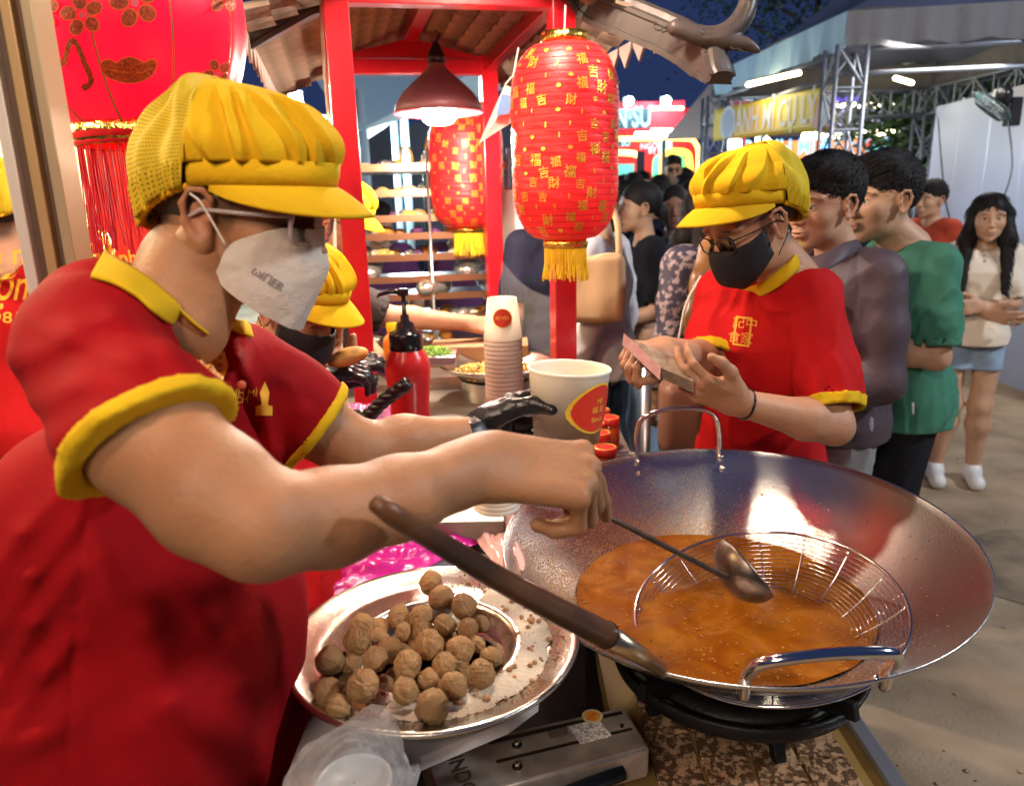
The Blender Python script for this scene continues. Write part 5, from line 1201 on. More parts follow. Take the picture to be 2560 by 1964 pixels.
pc = PZ(1240, 905, 1.045); t = thing('frying_pan', 'wide steel pan of yellow chopped filling on the back counter', 'pan', pc - (0, 0, .05))
MB().lathe([(.001, -.045), (.11, -.045), (.15, -.02), (.178, .002), (.186, .004), (.188, .0), (.15, -.026), (.11, -.05), (.001, -.05)], pc, 60).build('pan_body', M_tray, t, True)
heap('yellow_filling', pc + (0, 0, -.03), .145, .012, fd('yellow_filling', (.75, .38, .05), (.85, .65, .2)), t, 500, .007, 2)
MB().lathe([(.11, -.12), (.12, -.05)], pc, 30).build('pan_stand', M_steel, t, True)
cb_ = P(1120, 905, 2.6); t = thing('cardboard_box', 'low brown cardboard box behind the steel pan', 'box', cb_); MB().box(P(1200, 880, 2.62), (.34, .16, .07), bev=.002).build('box_body', mat('cardboard', (.36, .2, .1), .8), t)
# paper cups
M_cup = mat('paper_cup', (.80, .70, .58), .5)
M_logo = mat('logo_red', (.68, .04, .02), .5); M_logoy = mat('logo_yellow', (.9, .6, .05), .5)
def cupstack(c, n, label, r0=.034, r1=.0445, hh_=.1, step=.0105, flip=True):
    t = thing('paper_cups', label, 'cups', c)
    for i in range(n):
        z = i * step; m = M_cup
        pr = [(r1, 0), (r1 + .002, .002), (r1 + .001, .005), (r0, hh_), (r0 - .001, hh_ - .004), (r0 - .003, hh_ - .005), (.001, hh_ - .005)]
        MB().lathe(pr, c + (0, 0, z), 32).build('cup', m, t, True)
    return t
base = P(1262, 1000, 1.78); t = cupstack(base, 15, 'tall stack of upturned paper cups with a round red logo on the top one')
topc = base + (0, 0, 14 * .0105); zz_ = topc + (0, 0, .05)
tgt = [o for o in t.children][14]
vd = P(1262, 850, 1) - CAM
def circ(r, n=24): return [(r * math.cos(a), r * math.sin(a)) for a in np.linspace(0, 2 * math.pi, n + 1)[:-1]]
decal('logo_rim', [circ(.0225)], zz_, _Rt, (0, 0, 1), M_logoy, tgt, tgt, vd, .0015); decal('logo_disc', [circ(.0205)], zz_, _Rt, (0, 0, 1), M_logo, tgt, tgt, vd, .0025)
text('logo_text', 'BÒ VIÊN', zz_, _Rt, (0, 0, 1), .011, M_logoy, tgt, target=tgt, proj=vd, gap=.0035, width=.03)
MB().lathe([(.047, -.09), (.05, -.04), (.0495, .0), (.0465, .03)], base + (0, 0, -.02), 30, rf=lambda a, i: 1 + .03 * math.sin(a * 7 + i * 2) + .02 * math.sin(a * 13)).build('film_sleeve', mat('pink_film', (.72, .42, .36), .2, bump=1, bscale=20), t, True)
MB().lathe([(.036, -.16), (.046, -.08)], base, 30).build('cup', M_cup, t, True)
t = cupstack(P(1243, 1262, 1.24) + (0, 0, -.005), 4, 'short stack of upturned paper cups under the forearm', .028, .037, .085, .008)
# cup held in the glove
bc = P(1416, 1094, 1.235); t = thing('paper_bowl', 'white paper bowl with a red round logo held in a black glove', 'bowl', bc)
bx_ = rotm(0, 0, 0); ax = np.array((.05, .02, 1)); ax /= np.linalg.norm(ax)
pr = [(.001, .004), (.053, .004), (.0545, 0), (.066, .112), (.0675, .115), (.069, .118), (.0675, .121), (.065, .119), (.0635, .112), (.053, .012), (.001, .012)]
bo_ = MB().lathe(pr, bc, 64, ax).build('bowl_body', mat('paper_bowl_white', (.80, .72, .60), .45), t, True)
MB().disc(bc + ax * .085, .0585, 40, ax).build('soup', mat('clear_soup', (.62, .45, .28), .1), t); MB().sph(bc + ax * .084 + (.02, .01, 0), (.016, .012, .008), 12).build('dumpling', mat('dumpling', (.75, .6, .42), .5), t, True)
lg = P(1490, 1045, 1.2); vd = P(1490, 1045, 1) - CAM; vd = vd / np.linalg.norm(vd) + np.array((-.55, .1, 0)); lc_ = bc + ax * .062 + (.045, -.045, 0); vd = -(np.array((.80, -.5, 0)))
rt_ = np.array((.5, .8, 0)); decal('logo_rim', [circ(.042)], lc_, rt_, ax, M_logoy, bo_, bo_, vd, .0015); decal('logo_disc', [circ(.0385)], lc_, rt_, ax, M_logo, bo_, bo_, vd, .0025)
for q, s in ((.012, 'MÌ'), (-.002, '福 記'), (-.018, 'Since')): text('logo_text', s, lc_ + ax * q, rt_, ax, .012, M_logoy, bo_, target=bo_, proj=vd, gap=.0035)
# jars
for i, (x, y, d_) in enumerate(((1500, 1022, 1.92), (1523, 1042, 1.86), (1486, 1056, 1.82), (1500, 1080, 1.78), (1513, 1116, 1.72), (1440, 1118, 1.74))):
    c = PZ(x, y, .972); t = thing('chilli_jar', ['rearmost chilli jar with a red lid behind the paper bowl', 'chilli jar with a red lid, furthest right of its cluster', 'small chilli jar tucked beside the paper bowl', 'chilli jar second nearest to the wok', 'chilli jar nearest to the wok, its ringed red lid catching light', 'chilli jar almost hidden below the paper bowl'][i], 'jar', c - (0, 0, .09), 'chilli jars')
    MB().lathe([(.001, -.09), (.027, -.09), (.029, -.085), (.029, -.03), (.024, -.02)], c, 28).build('jar_body', mat('chilli_glass', (.38, .035, .015), .15, col2=(.55, .12, .03), vscale=120), t, True)
    MB().lathe([(.0275, -.02), (.0285, -.018), (.0285, -.001), (.0265, .0)], c, 28).build('jar_lid', mat('jar_lid_red', (.6, .02, .015), .35), t, True); MB().lathe([(.0268, .0), (.0245, .0012), (.0225, .0002)], c, 28).build('lid_ring', M_goldp, t, True); MB().disc(c + (0, 0, -.0005), .0225, 24).build('lid_top', bpy.data.materials['jar_lid_red'], t)
MB().tube([P(1575, 1178, 1.84) + np.array((.12 * math.cos(a), .12 * math.sin(a) + .02, .0)) for a in np.linspace(0, 2 * math.pi, 41)[:-1]], .004, 8, closed=True).build('rim_ring', M_chrome)
pr_ = bpy.data.objects['rim_ring.001'] if 'rim_ring.001' in bpy.data.objects else bpy.data.objects['rim_ring']
pn = P(1575, 1178, 1.84) + (0, .02, 0); t = thing('stock_pot', 'small steel pan just showing behind the far handle of the wok', 'pan', pn - (0, 0, .1)); pr_.parent = t; pr_.matrix_parent_inverse = Matrix.Translation(-t.location)
MB().lathe([(.09, -.1), (.115, -.04), (.12, 0)], pn, 40).build('pan_body', M_steel, t, True, solid=.002); MB().disc(pn - (0, 0, .07), .10, 32).build('pan_content', fd('oily_content', (.3, .15, .03), (.5, .3, .05)), t)
sh = thing('jar_shelf', 'narrow ledge carrying the chilli jars behind the wok', 'shelf', P(1500, 1150, 1.75) - (0, 0, .1)); jz = .972 - .0905
MB().box((.19, 1.93, jz - .012), (.26, .5, .02)).build('shelf_board', mat('shelf_board', (.25, .2, .17), .5), sh)
# black twisted bag top
tw = bez([P(885, 1050, 1.5), P(925, 1035, 1.48), P(950, 1010, 1.47), P(985, 982, 1.46), P(1020, 958, 1.45)], 10)
b_ = MB(); n_ = len(tw)
for k_ in range(3):
    pts = []
    for i, p in enumerate(tw):
        d_ = tw[min(i + 1, n_ - 1)] - tw[max(i - 1, 0)]; u, v_, _ = frame(d_); a = i * .42 + k_ * 2.1; pts.append(p + (math.cos(a) * u + math.sin(a) * v_) * .006)
    b_.tube(pts, [.011 if i < 6 else .009 for i in range(n_)], 10)
b_.sph(P(890, 1048, 1.5), (.035, .03, .02), 16)
tag(b_.build('twisted_bag', M_black, None, True), 'black plastic bag twisted shut beside the red bottle', 'bag')
# rack of trays behind
rk = thing('tray_rack', 'tall steel rack of food trays behind the stall', 'rack', P(1060, 1000, 3.6)); RA, RB = P(885, 700, 3.55), P(1250, 700, 3.65); ru = (RB - RA) / np.linalg.norm(RB - RA); ru[2] = 0; rv = np.array((-ru[1], ru[0], 0)); RCx = (RA + RB) / 2; Lw = np.linalg.norm(RB - RA) + .05
M_food = [fd('pastry', (.7, .35, .08), (.85, .6, .2)), fd('orange_snack', (.8, .25, .03), (.9, .5, .1)), fd('pale_bun', (.8, .65, .45), (.9, .8, .6)), mat('foil_pack', (.8, .78, .72), .2, .8, bump=1, bscale=40), mat('purple_pack', (.2, .06, .2), .5), fd('yellow_snack', (.9, .55, .05), (.9, .75, .3))]
for i, y in enumerate((432, 490, 548, 590, 640, 692, 735, 790, 850)):
    c = P(1065, y, 3.6); z = c[2]; cc = np.array((RCx[0], RCx[1], z)); Rk = np.stack([ru, rv, (0, 0, 1)], 1)
    tr = MB().box(cc, (Lw, .42, .008), Rk, .002).build('shelf_tray', M_steel, rk); MB().box(cc - rv * .21 + (0, 0, .012), (Lw, .006, .03), Rk).build('tray_lip', mat('copper_lip', (.5, .28, .16), .3, .9), tr)
    rg = np.random.default_rng(i)
    for j in range(13 if i not in (5, 6) else 2):
        s = rg.uniform(.02, .035) if i not in (5, 6) else .07
        q = cc + ru * rg.uniform(-.42, .42) * Lw + rv * rg.uniform(-.18, -.05) + (0, 0, .01 + s * .6); v_ = Vol(q - .13, q + .13, .011); R__ = rotm(rg.uniform(0, 3), rg.uniform(-.3, .3)); v_.ell(q, (s * (1.8 if i in (5, 6) else 1.3), s, s * .7), .01, R=R__); v_.wrinkle(.003, 70, (0, 0, 1), j)
        v_.mesh('snack_pack', M_food[3] if i in (5, 6) else M_food[rg.integers(6)], tr)
for s in (-.5, 0.02, .5):
    for dd in (-.21, .21): MB().tube([RCx * (1, 1, 0) + ru * s * Lw + rv * dd + (0, 0, .05), RCx * (1, 1, 0) + ru * s * Lw + rv * dd + (0, 0, 1.78)], .008, 8).build('rack_post', M_alu, rk, True)
for k_, (x, y, s) in enumerate(((1010, 365, 1), (1075, 330, 1.25), (1120, 330, 1.2))):   # yellow balloon-like loops on top
    q = P(x, y, 3.5); MB().tube(bez([P(x - 25, 430, 3.5), P(x - 12, y + 50, 3.5), P(x, y, 3.5), P(x + 18, y + 20, 3.5), P(x + 22, 430, 3.5)], 6), .007, 6).build('basket_handle', mat('yellow_cane', (.75, .4, .05), .5), rk, True)
# white board, plastic wrap
t = thing('side_board', 'white board with a steel edge beside the back post', 'board', P(1282, 900, 3.25)); b0, b1 = P(1256, 545, 3.25), P(1308, 545, 3.3)
MB().box(((b0[0] + b1[0]) / 2, (b0[1] + b1[1]) / 2, .95), (b1[0] - b0[0], .03, 1.3), bev=.003).build('board', mat('white_board', (.82, .82, .85), .4), t); MB().box((b1[0] + .008, b1[1], .95), (.012, .035, 1.32)).build('edge', M_alu, t)
M_wrap = mat('cling_film', (1, .95, .93), .15, ior=1.05, alpha=.05, bump=1, bscale=40)
V = []; F = []; A_, B_, C_, D_ = P(1252, 650, 3.1), P(1385, 745, 2.45), P(1385, 880, 2.4), P(1250, 860, 3.05); n = 30
for i in range(n + 1):
    for j in range(n + 1):
        u, v_ = i / n, j / n; p = lerp(lerp(A_, B_, u), lerp(D_, C_, u), v_) + BR * .001 * math.sin(v_ * 20 + u * 9) + np.array((0, 0, .03 * math.sin(u * 3.1) * (v_ - 1))); V.append(p)
for i in range(n):
    for j in range(n): k_ = i * (n + 1) + j; F.append((k_, k_ + n + 1, k_ + n + 2, k_ + 1))
tag(meshobj('cling_film', V, F, M_wrap, None, True), 'stretched cling film between the right and back posts', 'plastic film')
# steel barrier pole
pl = P(1612, 1150, 2.7); t = thing('barrier_pole', 'plain steel barrier pole standing between stall and queue', 'pole', (pl[0], pl[1], 0)); MB().tube([(pl[0], pl[1], .02), (pl[0], pl[1], P(1612, 905, 2.7)[2])], .019, 20).build('pole', M_alu, t, True); MB().lathe([(.001, .03), (.1, .022), (.12, .004)], (pl[0], pl[1], 0), 30).build('pole_base', M_alu, t, True)
# booth behind the door frame, warm and bright
bw = thing('lit_wall', 'bright cream wall of the neighbouring booth behind the red tassels', 'wall', (-1.8, 2.9, 0)); M_cream = mat('cream_wall', (.85, .78, .58), .6, emit=(1, .85, .5), estr=.0)
MB().box((-2.8, 3.0, 1.3), (2.7, .05, 2.6)).build('wall_panel', M_cream, bw)
lt = thing('tube_lamp', 'assumed warm tube lamp, out of view, inside the neighbouring booth at the left', 'lamp', (-1.5, 2.2, 2.45)); MB().tube([(-2.1, 2.3, 2.4), (-1.0, 2.3, 2.4)], .016, 10).build('tube', E_warm, lt, True); lamp_light('tube_light', (-1.9, 2.2, 2.2), 70, (1, .80, .48), .3, lt)  # assumed tube out of view, added to light the cream wall
bn = thing('red_banner', 'red cloth banner with yellow Bánh mì lettering behind the tassels', 'banner', P(290, 700, 2.0)); b0 = P(258, 590, 2.1); b1 = P(420, 585, 2.1)
bm_ = MB().box(((b0[0] + b1[0]) / 2, b0[1], .8 + b0[2] / 2 - .35), (b1[0] - b0[0], .012, b0[2]), bev=.003).build('banner_cloth', mat('banner_red', (.75, .02, .01), .6), bn)
text('lettering', 'Bánh mì', P(328, 645, 2.07), (1, 0, 0), (0, 0, 1), .055, M_print, bm_, bold=.02)
# ================================================================ festival behind: canopy, booths, lights
M_truss = mat('truss_aluminium', (.25, .28, .34), .45, .6)
def truss(name_root, a, b, w_, n, legs=4, r=.014, parent=None, up=(0, 0, 1)):
    a = np.asarray(a, float); b = np.asarray(b, float); u, v_, d = frame(b - a, up); cs = [(-1, -1), (1, -1), (1, 1), (-1, 1)]; corn = [[e + w_ / 2 * (x * u + y * v_) for x, y in cs] for e in (a, b)]
    for k_ in range(4): MB().tube([corn[0][k_], corn[1][k_]], r, 8).build('truss_tube', M_truss, parent, True)
    g = MB()
    for i in range(n):
        for k_ in range(4):
            p = lerp(corn[0][k_], corn[1][k_], i / n); q = lerp(corn[0][(k_ + 1) % 4], corn[1][(k_ + 1) % 4], (i + 1) / n)
            if (i + k_) % 2: p, q = lerp(corn[0][(k_ + 1) % 4], corn[1][(k_ + 1) % 4], i / n), lerp(corn[0][k_], corn[1][k_], (i + 1) / n)
            g.tube([p, q], r * .55, 5, cap=False)
            if k_ % 2: g.tube([lerp(corn[0][k_], corn[1][k_], i / n), lerp(corn[0][(k_ + 1) % 4], corn[1][(k_ + 1) % 4], i / n)], r * .55, 5, cap=False)
    g.build('truss_lacing', M_truss, parent, True, kind='stuff')
ZC = 2.53
c1, c2, c3 = P(2118, 90, 5.25), P(2335, 190, 7.4), P(1790, 212, 7.7)
c1[2] = c2[2] = c3[2] = ZC; c4 = c1 + (c2 - c3)
cn_ = thing('market_canopy', 'large grey blue canopy on silver trusses at the right', 'canopy', (c1[0], c1[1], 0))
for c in (c1, c2, c3, c4): truss('', (c[0], c[1], .02), (c[0], c[1], ZC + .02), .21, 9, parent=cn_, r=.017)
for a, b in ((c3, c2), (c2, c4)): truss('', a - (0, 0, .12), b - (0, 0, .12), .24, 10, parent=cn_, r=.015)
for a, b in ((c1, c3), (c4, c1)): MB().tube([a - (0, 0, .16), b - (0, 0, .16)], .018, 8).build('rail', M_truss, cn_, True); MB().tube([a - (0, 0, .0), b - (0, 0, .0)], .018, 8).build('rail', M_truss, cn_, True)
M_canv = mat('canopy_fabric', (.11, .13, .21), .7, bump=.3, bscale=4, var=.15, vscale=2); M_val = mat('valance_fabric', (.17, .17, .185), .75, bump=.5, bscale=7)
M_val_lit = mat('valance_blue_lit', (.35, .55, .72), .6, emit=(.35, .62, 1), estr=.0)  # same valance on its lit side, the cool light put into the colour
pk = (c1 + c2 + c3 + c4) / 4 + (0, 0, 1.1); e = lambda c: c + (c - (c1 + c2 + c3 + c4) / 4) * np.array((.03, .03, 0)) + (0, 0, .24)
for a, b in ((c1, c3), (c3, c2), (c2, c4), (c4, c1)):
    V = []; F = []; A_, B_ = e(a), e(b); n = 14
    for i in range(n + 1):
        for j in range(n + 1):
            u, v_ = i / n, j / n; p = lerp(lerp(A_, B_, u), pk, v_); p = p - (0, 0, .14 * math.sin(math.pi * v_) + .03 * math.sin(u * 12) * (1 - v_)); V.append(p)
    for i in range(n):
        for j in range(n): k_ = i * (n + 1) + j; F.append((k_, k_ + n + 1, k_ + n + 2, k_ + 1))
    meshobj('roof_panel', V, F, M_canv, cn_, True)
    V = []; F = []; n = 60
    for i in range(n + 1):
        u = i / n; p = lerp(A_, B_, u); nn = np.array((B_[1] - A_[1], A_[0] - B_[0], 0)); nn /= np.linalg.norm(nn); w2 = .015 * math.sin(u * 40) + .01 * math.sin(u * 97)
        V += [p + (0, 0, .01), p + nn * w2 - (0, 0, .12), p + nn * w2 * 1.6 - (0, 0, .22 + .012 * math.sin(u * 31))]
    for i in range(n):
        for j in range(2): k_ = i * 3 + j; F.append((k_, k_ + 3, k_ + 4, k_ + 1))
    meshobj('valance', V, F, M_val if a is not c1 else M_val_lit, cn_, True)
def tubelamp(a, b, label, m=None, r=.02, e_=0, col=(1, .85, .55), group='tube lamps of the festival'):
    t = thing('tube_lamp', label, 'lamp', a, group); MB().tube([a, b], r, 8).build('tube', m or E_warm, t, True); MB().beam(np.asarray(a) + (0, 0, r * 1.3), np.asarray(b) + (0, 0, r * 1.3), r * 1.4, r * .8).build('fixture', M_alu, t)
    if e_: lamp_light('tube_light', (np.asarray(a) + np.asarray(b)) / 2 - (0, 0, .12), e_, col, .25, t)
tubelamp(P(1868, 212, 6.4), P(2000, 182, 6.0), 'slanting warm tube lamp above the yellow banner', e_=9)
tubelamp(P(2238, 196, 6.6), P(2280, 208, 6.9), 'short warm tube lamp hanging under the far truss', e_=7)
# yellow banner
ya, yb = P(1788, 275, 7.35), P(2090, 212, 5.45); yc_, yd = P(2088, 322, 5.45), P(1785, 352, 7.35)
bt = thing('yellow_banner', 'yellow banner reading Bánh mì cụ lý tied to the canopy truss', 'banner', (ya + yc_) / 2)
M_yb = mat('banner_yellow', (.95, .60, .05), .5, col2=(.78, .72, .10), vscale=1.5)
V = []; F = []
for i in range(31):
    for j in range(7):
        p = lerp(lerp(ya, yb, i / 30), lerp(yd, yc_, i / 30), j / 6) + np.array((0, .02 * math.sin(i * .7 + j * .3), 0)); V.append(p)
for i in range(30):
    for j in range(6): k_ = i * 7 + j; F.append((k_, k_ + 7, k_ + 8, k_ + 1))
yo = meshobj('banner_cloth', V, F, M_yb, bt, True); yo.modifiers.new('t', 'SOLIDIFY').thickness = .004
M_lt = mat('pale_print', (.72, .74, .8), .5)
rr_ = (yb - ya) / np.linalg.norm(yb - ya); cen = lerp(lerp(ya, yb, .52), lerp(yd, yc_, .52), .5)
pj_ = cen - CAM
text('lettering', 'BÁNH MÌ CỤ LÝ', cen, rr_, (0, 0, 1), .30, M_lt, yo, target=yo, proj=pj_, gap=.03, bold=.012, width=1.42)
lc2 = lerp(lerp(ya, yb, .14), lerp(yd, yc_, .14), .5); decal('round_logo', [circ(.155)], lc2, rr_, (0, 0, 1), M_lt, yo, yo, lc2 - CAM, .03); decal('logo_inner', [circ(.12)], lc2, rr_, (0, 0, 1), mat('logo_blueish', (.42, .5, .62), .5), yo, yo, lc2 - CAM, .036)
lc2 = lerp(lerp(ya, yb, .93), lerp(yd, yc_, .93), .55); decal('food_picture', [[(-.16, -.1), (.05, -.17), (.15, .02), (.1, .2), (.02, .05), (-.1, .08)]], lc2, rr_, (0, 0, 1), mat('picture_pink', (.65, .35, .25), .5), yo, yo, lc2 - CAM, .03)
decal('food_picture', [[(-.06, -.14), (.04, -.1), (.1, .12), (.02, .1)]], lc2, rr_, (0, 0, 1), M_lt, yo, yo, lc2 - CAM, .036)
text('lettering', '100', lerp(ya, yb, .97) - (0, 0, .07), rr_, (0, 0, 1), .1, M_lt, yo, target=yo, proj=pj_, gap=.03)
# white partition panels with fan
pa, pb = P(2345, 270, 7.2), P(2700, 230, 5.2); wl = thing('white_partition', 'row of white partition panels at the right under the canopy', 'partition', ((pa + pb) / 2) * (1, 1, 0)); zt_ = max(P(2345, 268, 7.2)[2], 2.0)
M_pan = mat('panel_white', (.46, .54, .76), .35, var=.05, vscale=1)
for i in range(5):
    a = lerp(pa, pb, i / 4 * 1.0) * (1, 1, 0); b = lerp(pa, pb, (i + 1) / 4) * (1, 1, 0); MB().beam(a * .996 + (0, 0, zt_ / 2), b * .997 + (0, 0, zt_ / 2), .03, zt_).build('panel', M_pan, wl); MB().beam(b + (0, 0, 0), b + (0, 0, zt_ + .02), .05, .05, (1, 0, 0)).build('panel_post', mat('panel_post', (.45, .48, .55), .4, .6), wl)
wf = P(2480, 268, 5.4); t = thing('wall_fan', 'black wall fan with a wire guard mounted high at the right', 'fan', wf); fa = np.array((-.55, .30, -.75)); fa /= np.linalg.norm(fa)
fu, fv, _ = frame(fa); g = MB()
for s in range(28):
    a = 2 * math.pi * s / 28; u = math.cos(a) * fu + math.sin(a) * fv; g.tube([wf + fa * .045, wf + u * .1 + fa * .04, wf + u * .17 + fa * .0, wf + u * .12 - fa * .04, wf - fa * .05], .0022, 4, cap=False)
for r in (.06, .11, .172): g.tube([wf + r * (math.cos(a) * fu + math.sin(a) * fv) + fa * (.04 if r < .15 else 0) for a in np.linspace(0, 6.283, 33)[:-1]], .004, 5, closed=True)
g.build('fan_guard', mat('fan_wire', (.06, .10, .10), .4, .5), t, True, kind='stuff')
for s in range(4):
    a = 2 * math.pi * s / 4; u = math.cos(a) * fu + math.sin(a) * fv; w3 = np.cross(fa, u); MB().add([wf + u * .02 - w3 * .02, wf + u * .15 - w3 * .05 + fa * .012, wf + u * .15 + w3 * .04 - fa * .012, wf + u * .02 + w3 * .02], [(0, 1, 2, 3), (3, 2, 1, 0)]).build('fan_blade', mat('fan_blade', (.06, .2, .2), .3), t)
MB().sph(wf - fa * .1, (.06, .06, .07), 14).build('motor', M_frame, t, True); MB().tube([wf - fa * .12, P(2525, 285, 5.4), P(2530, 300, 5.4)], .02, 8).build('arm', M_frame, t, True); MB().box(P(2532, 280, 5.4), (.09, .08, .2), bev=.01).build('wall_mount', M_frame, t)
for k_, (x0_, x1_) in enumerate(((2345, 2390), (2520, 2480))): tag(MB().tube(bez([P(x0_, 290, 5.35), P(x0_ + 10, 420, 5.35), P((x0_ + x1_) / 2, 520, 5.35), P(x1_, 590, 5.35)], 6), .006, 5).build('hanging_wire', M_frame, None, True), ['thin dark wire sagging down the left white panel', 'thin dark wire hanging from the wall fan'][k_], 'wire')
# tree between canopy and panels
def leafmat(n_, c_): return mat(n_, c_, .6, var=.4, vscale=3)
def tree(base, hgt, rad, label, seed, dark=False, crown0=.45):
    rg = np.random.default_rng(seed); t = thing('leafy_tree', label, 'tree', base, 'trees between the booths'); base = np.asarray(base, float); g = MB()
    top = base + (rad * .1, 0, hgt * .8); g.tube([base, lerp(base, top, .4) + (.08, 0, 0), top], [.14, .11, .05], 8)
    tips = []
    for i in range(16):
        a = rg.uniform(0, 6.3); q = lerp(base, top, rg.uniform(.4, 1)); e_ = q + np.array((math.cos(a), math.sin(a), rg.uniform(.2, .9))) * rad * rg.uniform(.4, .8); g.tube([q, lerp(q, e_, .5) + (0, 0, .05), e_], [.04, .025, .01], 5); tips.append(e_)
    g.build('trunk', mat('bark', (.06, .045, .035), .9, bump=.8, bscale=20), t, True)
    V = []; F = []
    for i in range(5200):
        c = tips[rg.integers(len(tips))] + rg.normal(size=3) * rad * .26; u, v_, d = frame(rg.normal(size=3)); s = rg.uniform(.03, .07); o = len(V); V += [c - u * s, c + v_ * s * .45, c + u * s, c - v_ * s * .45]; F.append((o, o + 1, o + 2, o + 3))
    o = meshobj('crown', V, F, leafmat('leaf_dark' if dark else 'leaf_green', (.02, .045, .015) if dark else (.055, .11, .03)), t); o['kind'] = 'stuff'
tree(P(2262, 600, 9.3) * (1, 1, 0), 2.9, .9, 'small green tree lit from below beside the dark booth', 1)
tree(P(2400, 500, 10.5) * (1, 1, 0), 4.2, 1.5, 'dark tree rising behind the white partition panels', 2, True)
tree(P(2010, 100, 14) * (1, 1, 0), 6.5, 2.2, 'tall dark tree behind the right canopy', 3, True)
# dark food booth beyond the canopy
def panel(x0_, y0_, x1_, y1_, d, m, name, parent, th=.04, dz=0):
    a, b = P(x0_, y1_, d), P(x1_, y0_, d); Y = (a[1] + b[1]) / 2
    a, b = PY(x0_, y1_, Y), PY(x1_, y0_, Y)
    o = MB().box(((a[0] + b[0]) / 2, Y + th / 2, (a[2] + b[2]) / 2), (abs(b[0] - a[0]), th, abs(b[2] - a[2]))).build(name, m, parent); return o, (a + b) / 2 * (1, 0, 1) + (0, Y, 0), abs(b[2] - a[2])
def lit(name, c, s, base=None): return mat(name, base or c, .5, emit=c, estr=s)
db = thing('dark_booth', 'dark food booth with violet sign and an orange lit front beyond the canopy', 'booth', P(2050, 500, 11) * (1, 1, 0))
panel(1850, 150, 2262, 345, 11.0, mat('booth_black', (.03, .022, .04), .5), 'sign_wall', db)
o, c, h_ = panel(2060, 182, 2160, 262, 10.9, lit('violet_lit', (.12, .06, .9), 1.2), 'violet_sign', db)
for k_, (x, y) in enumerate(((2025, 212), (2190, 212))): panel(x - 28, y - 26, x + 28, y + 22, 10.9, mat('bread_picture', (.35, .14, .06), .6, var=.4, vscale=3), 'bread_picture', db)
text('lettering', 'MÌ ĐỒNG ĐẦY', PY(2170, 298, 10.5), (1, 0, 0), (0, 0, 1), .30, lit('lilac_letters', (.55, .5, .9), .9), db, bold=.02, width=2.2)
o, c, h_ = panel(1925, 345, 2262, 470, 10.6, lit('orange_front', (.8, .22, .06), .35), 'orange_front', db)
text('lettering', '& BÁNH MÌ ĐÔNG ĐẦY', PY(2055, 368, 10.1), (1, 0, 0), (0, 0, 1), .28, lit('blue_letters', (.35, .7, .95), 1.0), db, bold=.02, width=2.5)
o, c, h_ = panel(2165, 338, 2250, 368, 10.4, lit('red_menu', (.8, .05, .06), .5), 'menu_board', db); panel(2168, 366, 2252, 384, 10.4, lit('teal_strip', (.1, .6, .7), .8), 'counter_strip', db)
for k_, x in enumerate((1960, 2000, 2040, 1915)): panel(x - 16, 400 + 6 * (k_ % 2), x + 16, 455, 10.3, lit('fruit_%s' % 'abcd'[k_], ((.9, .2, .1), (.8, .5, .15), (.9, .3, .25), (.3, .5, .1))[k_], .45), 'menu_picture', db)
V = MB().lathe([(.001, .75), (.12, .5), (.24, .02), (.26, 0)], P(2262, 445, 9.6), 16).build('umbrella', mat('violet_cloth', (.06, .02, .12), .7), db, True)
E_warm2 = emis('lit_booth_tube', (1, .93, .6), 9)
for k_, (x0_, y0_, x1_, y1_, lb) in enumerate(((2090, 262, 2282, 266, 'row of warm lamps along the top of the dark booth'), (2005, 342, 2105, 335, 'bright warm lamps left of the truss over the orange front'), (2140, 334, 2265, 334, 'bright warm lamps right of the truss over the orange front'))):
    t = thing('light_strip', lb, 'lamps', P(x0_, y0_, 10.2)); n = 7
    for i in range(n): MB().tube([P(x0_ + (x1_ - x0_) * (i + .1) / n, y0_ + (y1_ - y0_) * i / n, 10.2), P(x0_ + (x1_ - x0_) * (i + .9) / n, y0_ + (y1_ - y0_) * i / n, 10.2)], .035 if k_ == 0 else .05, 8).build('lamp', E_warm2, t, True)
    lamp_light('strip_light', P((x0_ + x1_) / 2, y0_ + 12, 10.0), 12, (1, .88, .6), .3, t)
# chevron neon
t = thing('neon_arrow', 'white neon chevron pointing right beside the orange front', 'neon sign', P(1925, 370, 9.5)); MB().tube([P(1912, 344, 9.5), P(1932, 362, 9.5), P(1918, 386, 9.5)], .03, 8).build('tube', E_warm2, t, True); MB().tube([P(1893, 345, 9.5), P(1893, 372, 9.5)], .022, 8).build('tube', E_warm2, t, True)
t = thing('flood_lamp', 'square white flood lamp under the left end of the yellow banner', 'lamp', P(1837, 362, 8.5)); MB().box(P(1837, 362, 8.5), (.15, .06, .12), bev=.02).build('lamp_glass', emis('lit_white', (.85, .95, 1), 8), t); lamp_light('flood_light', P(1837, 368, 8.3), 30, (.8, .93, 1), .2, t)
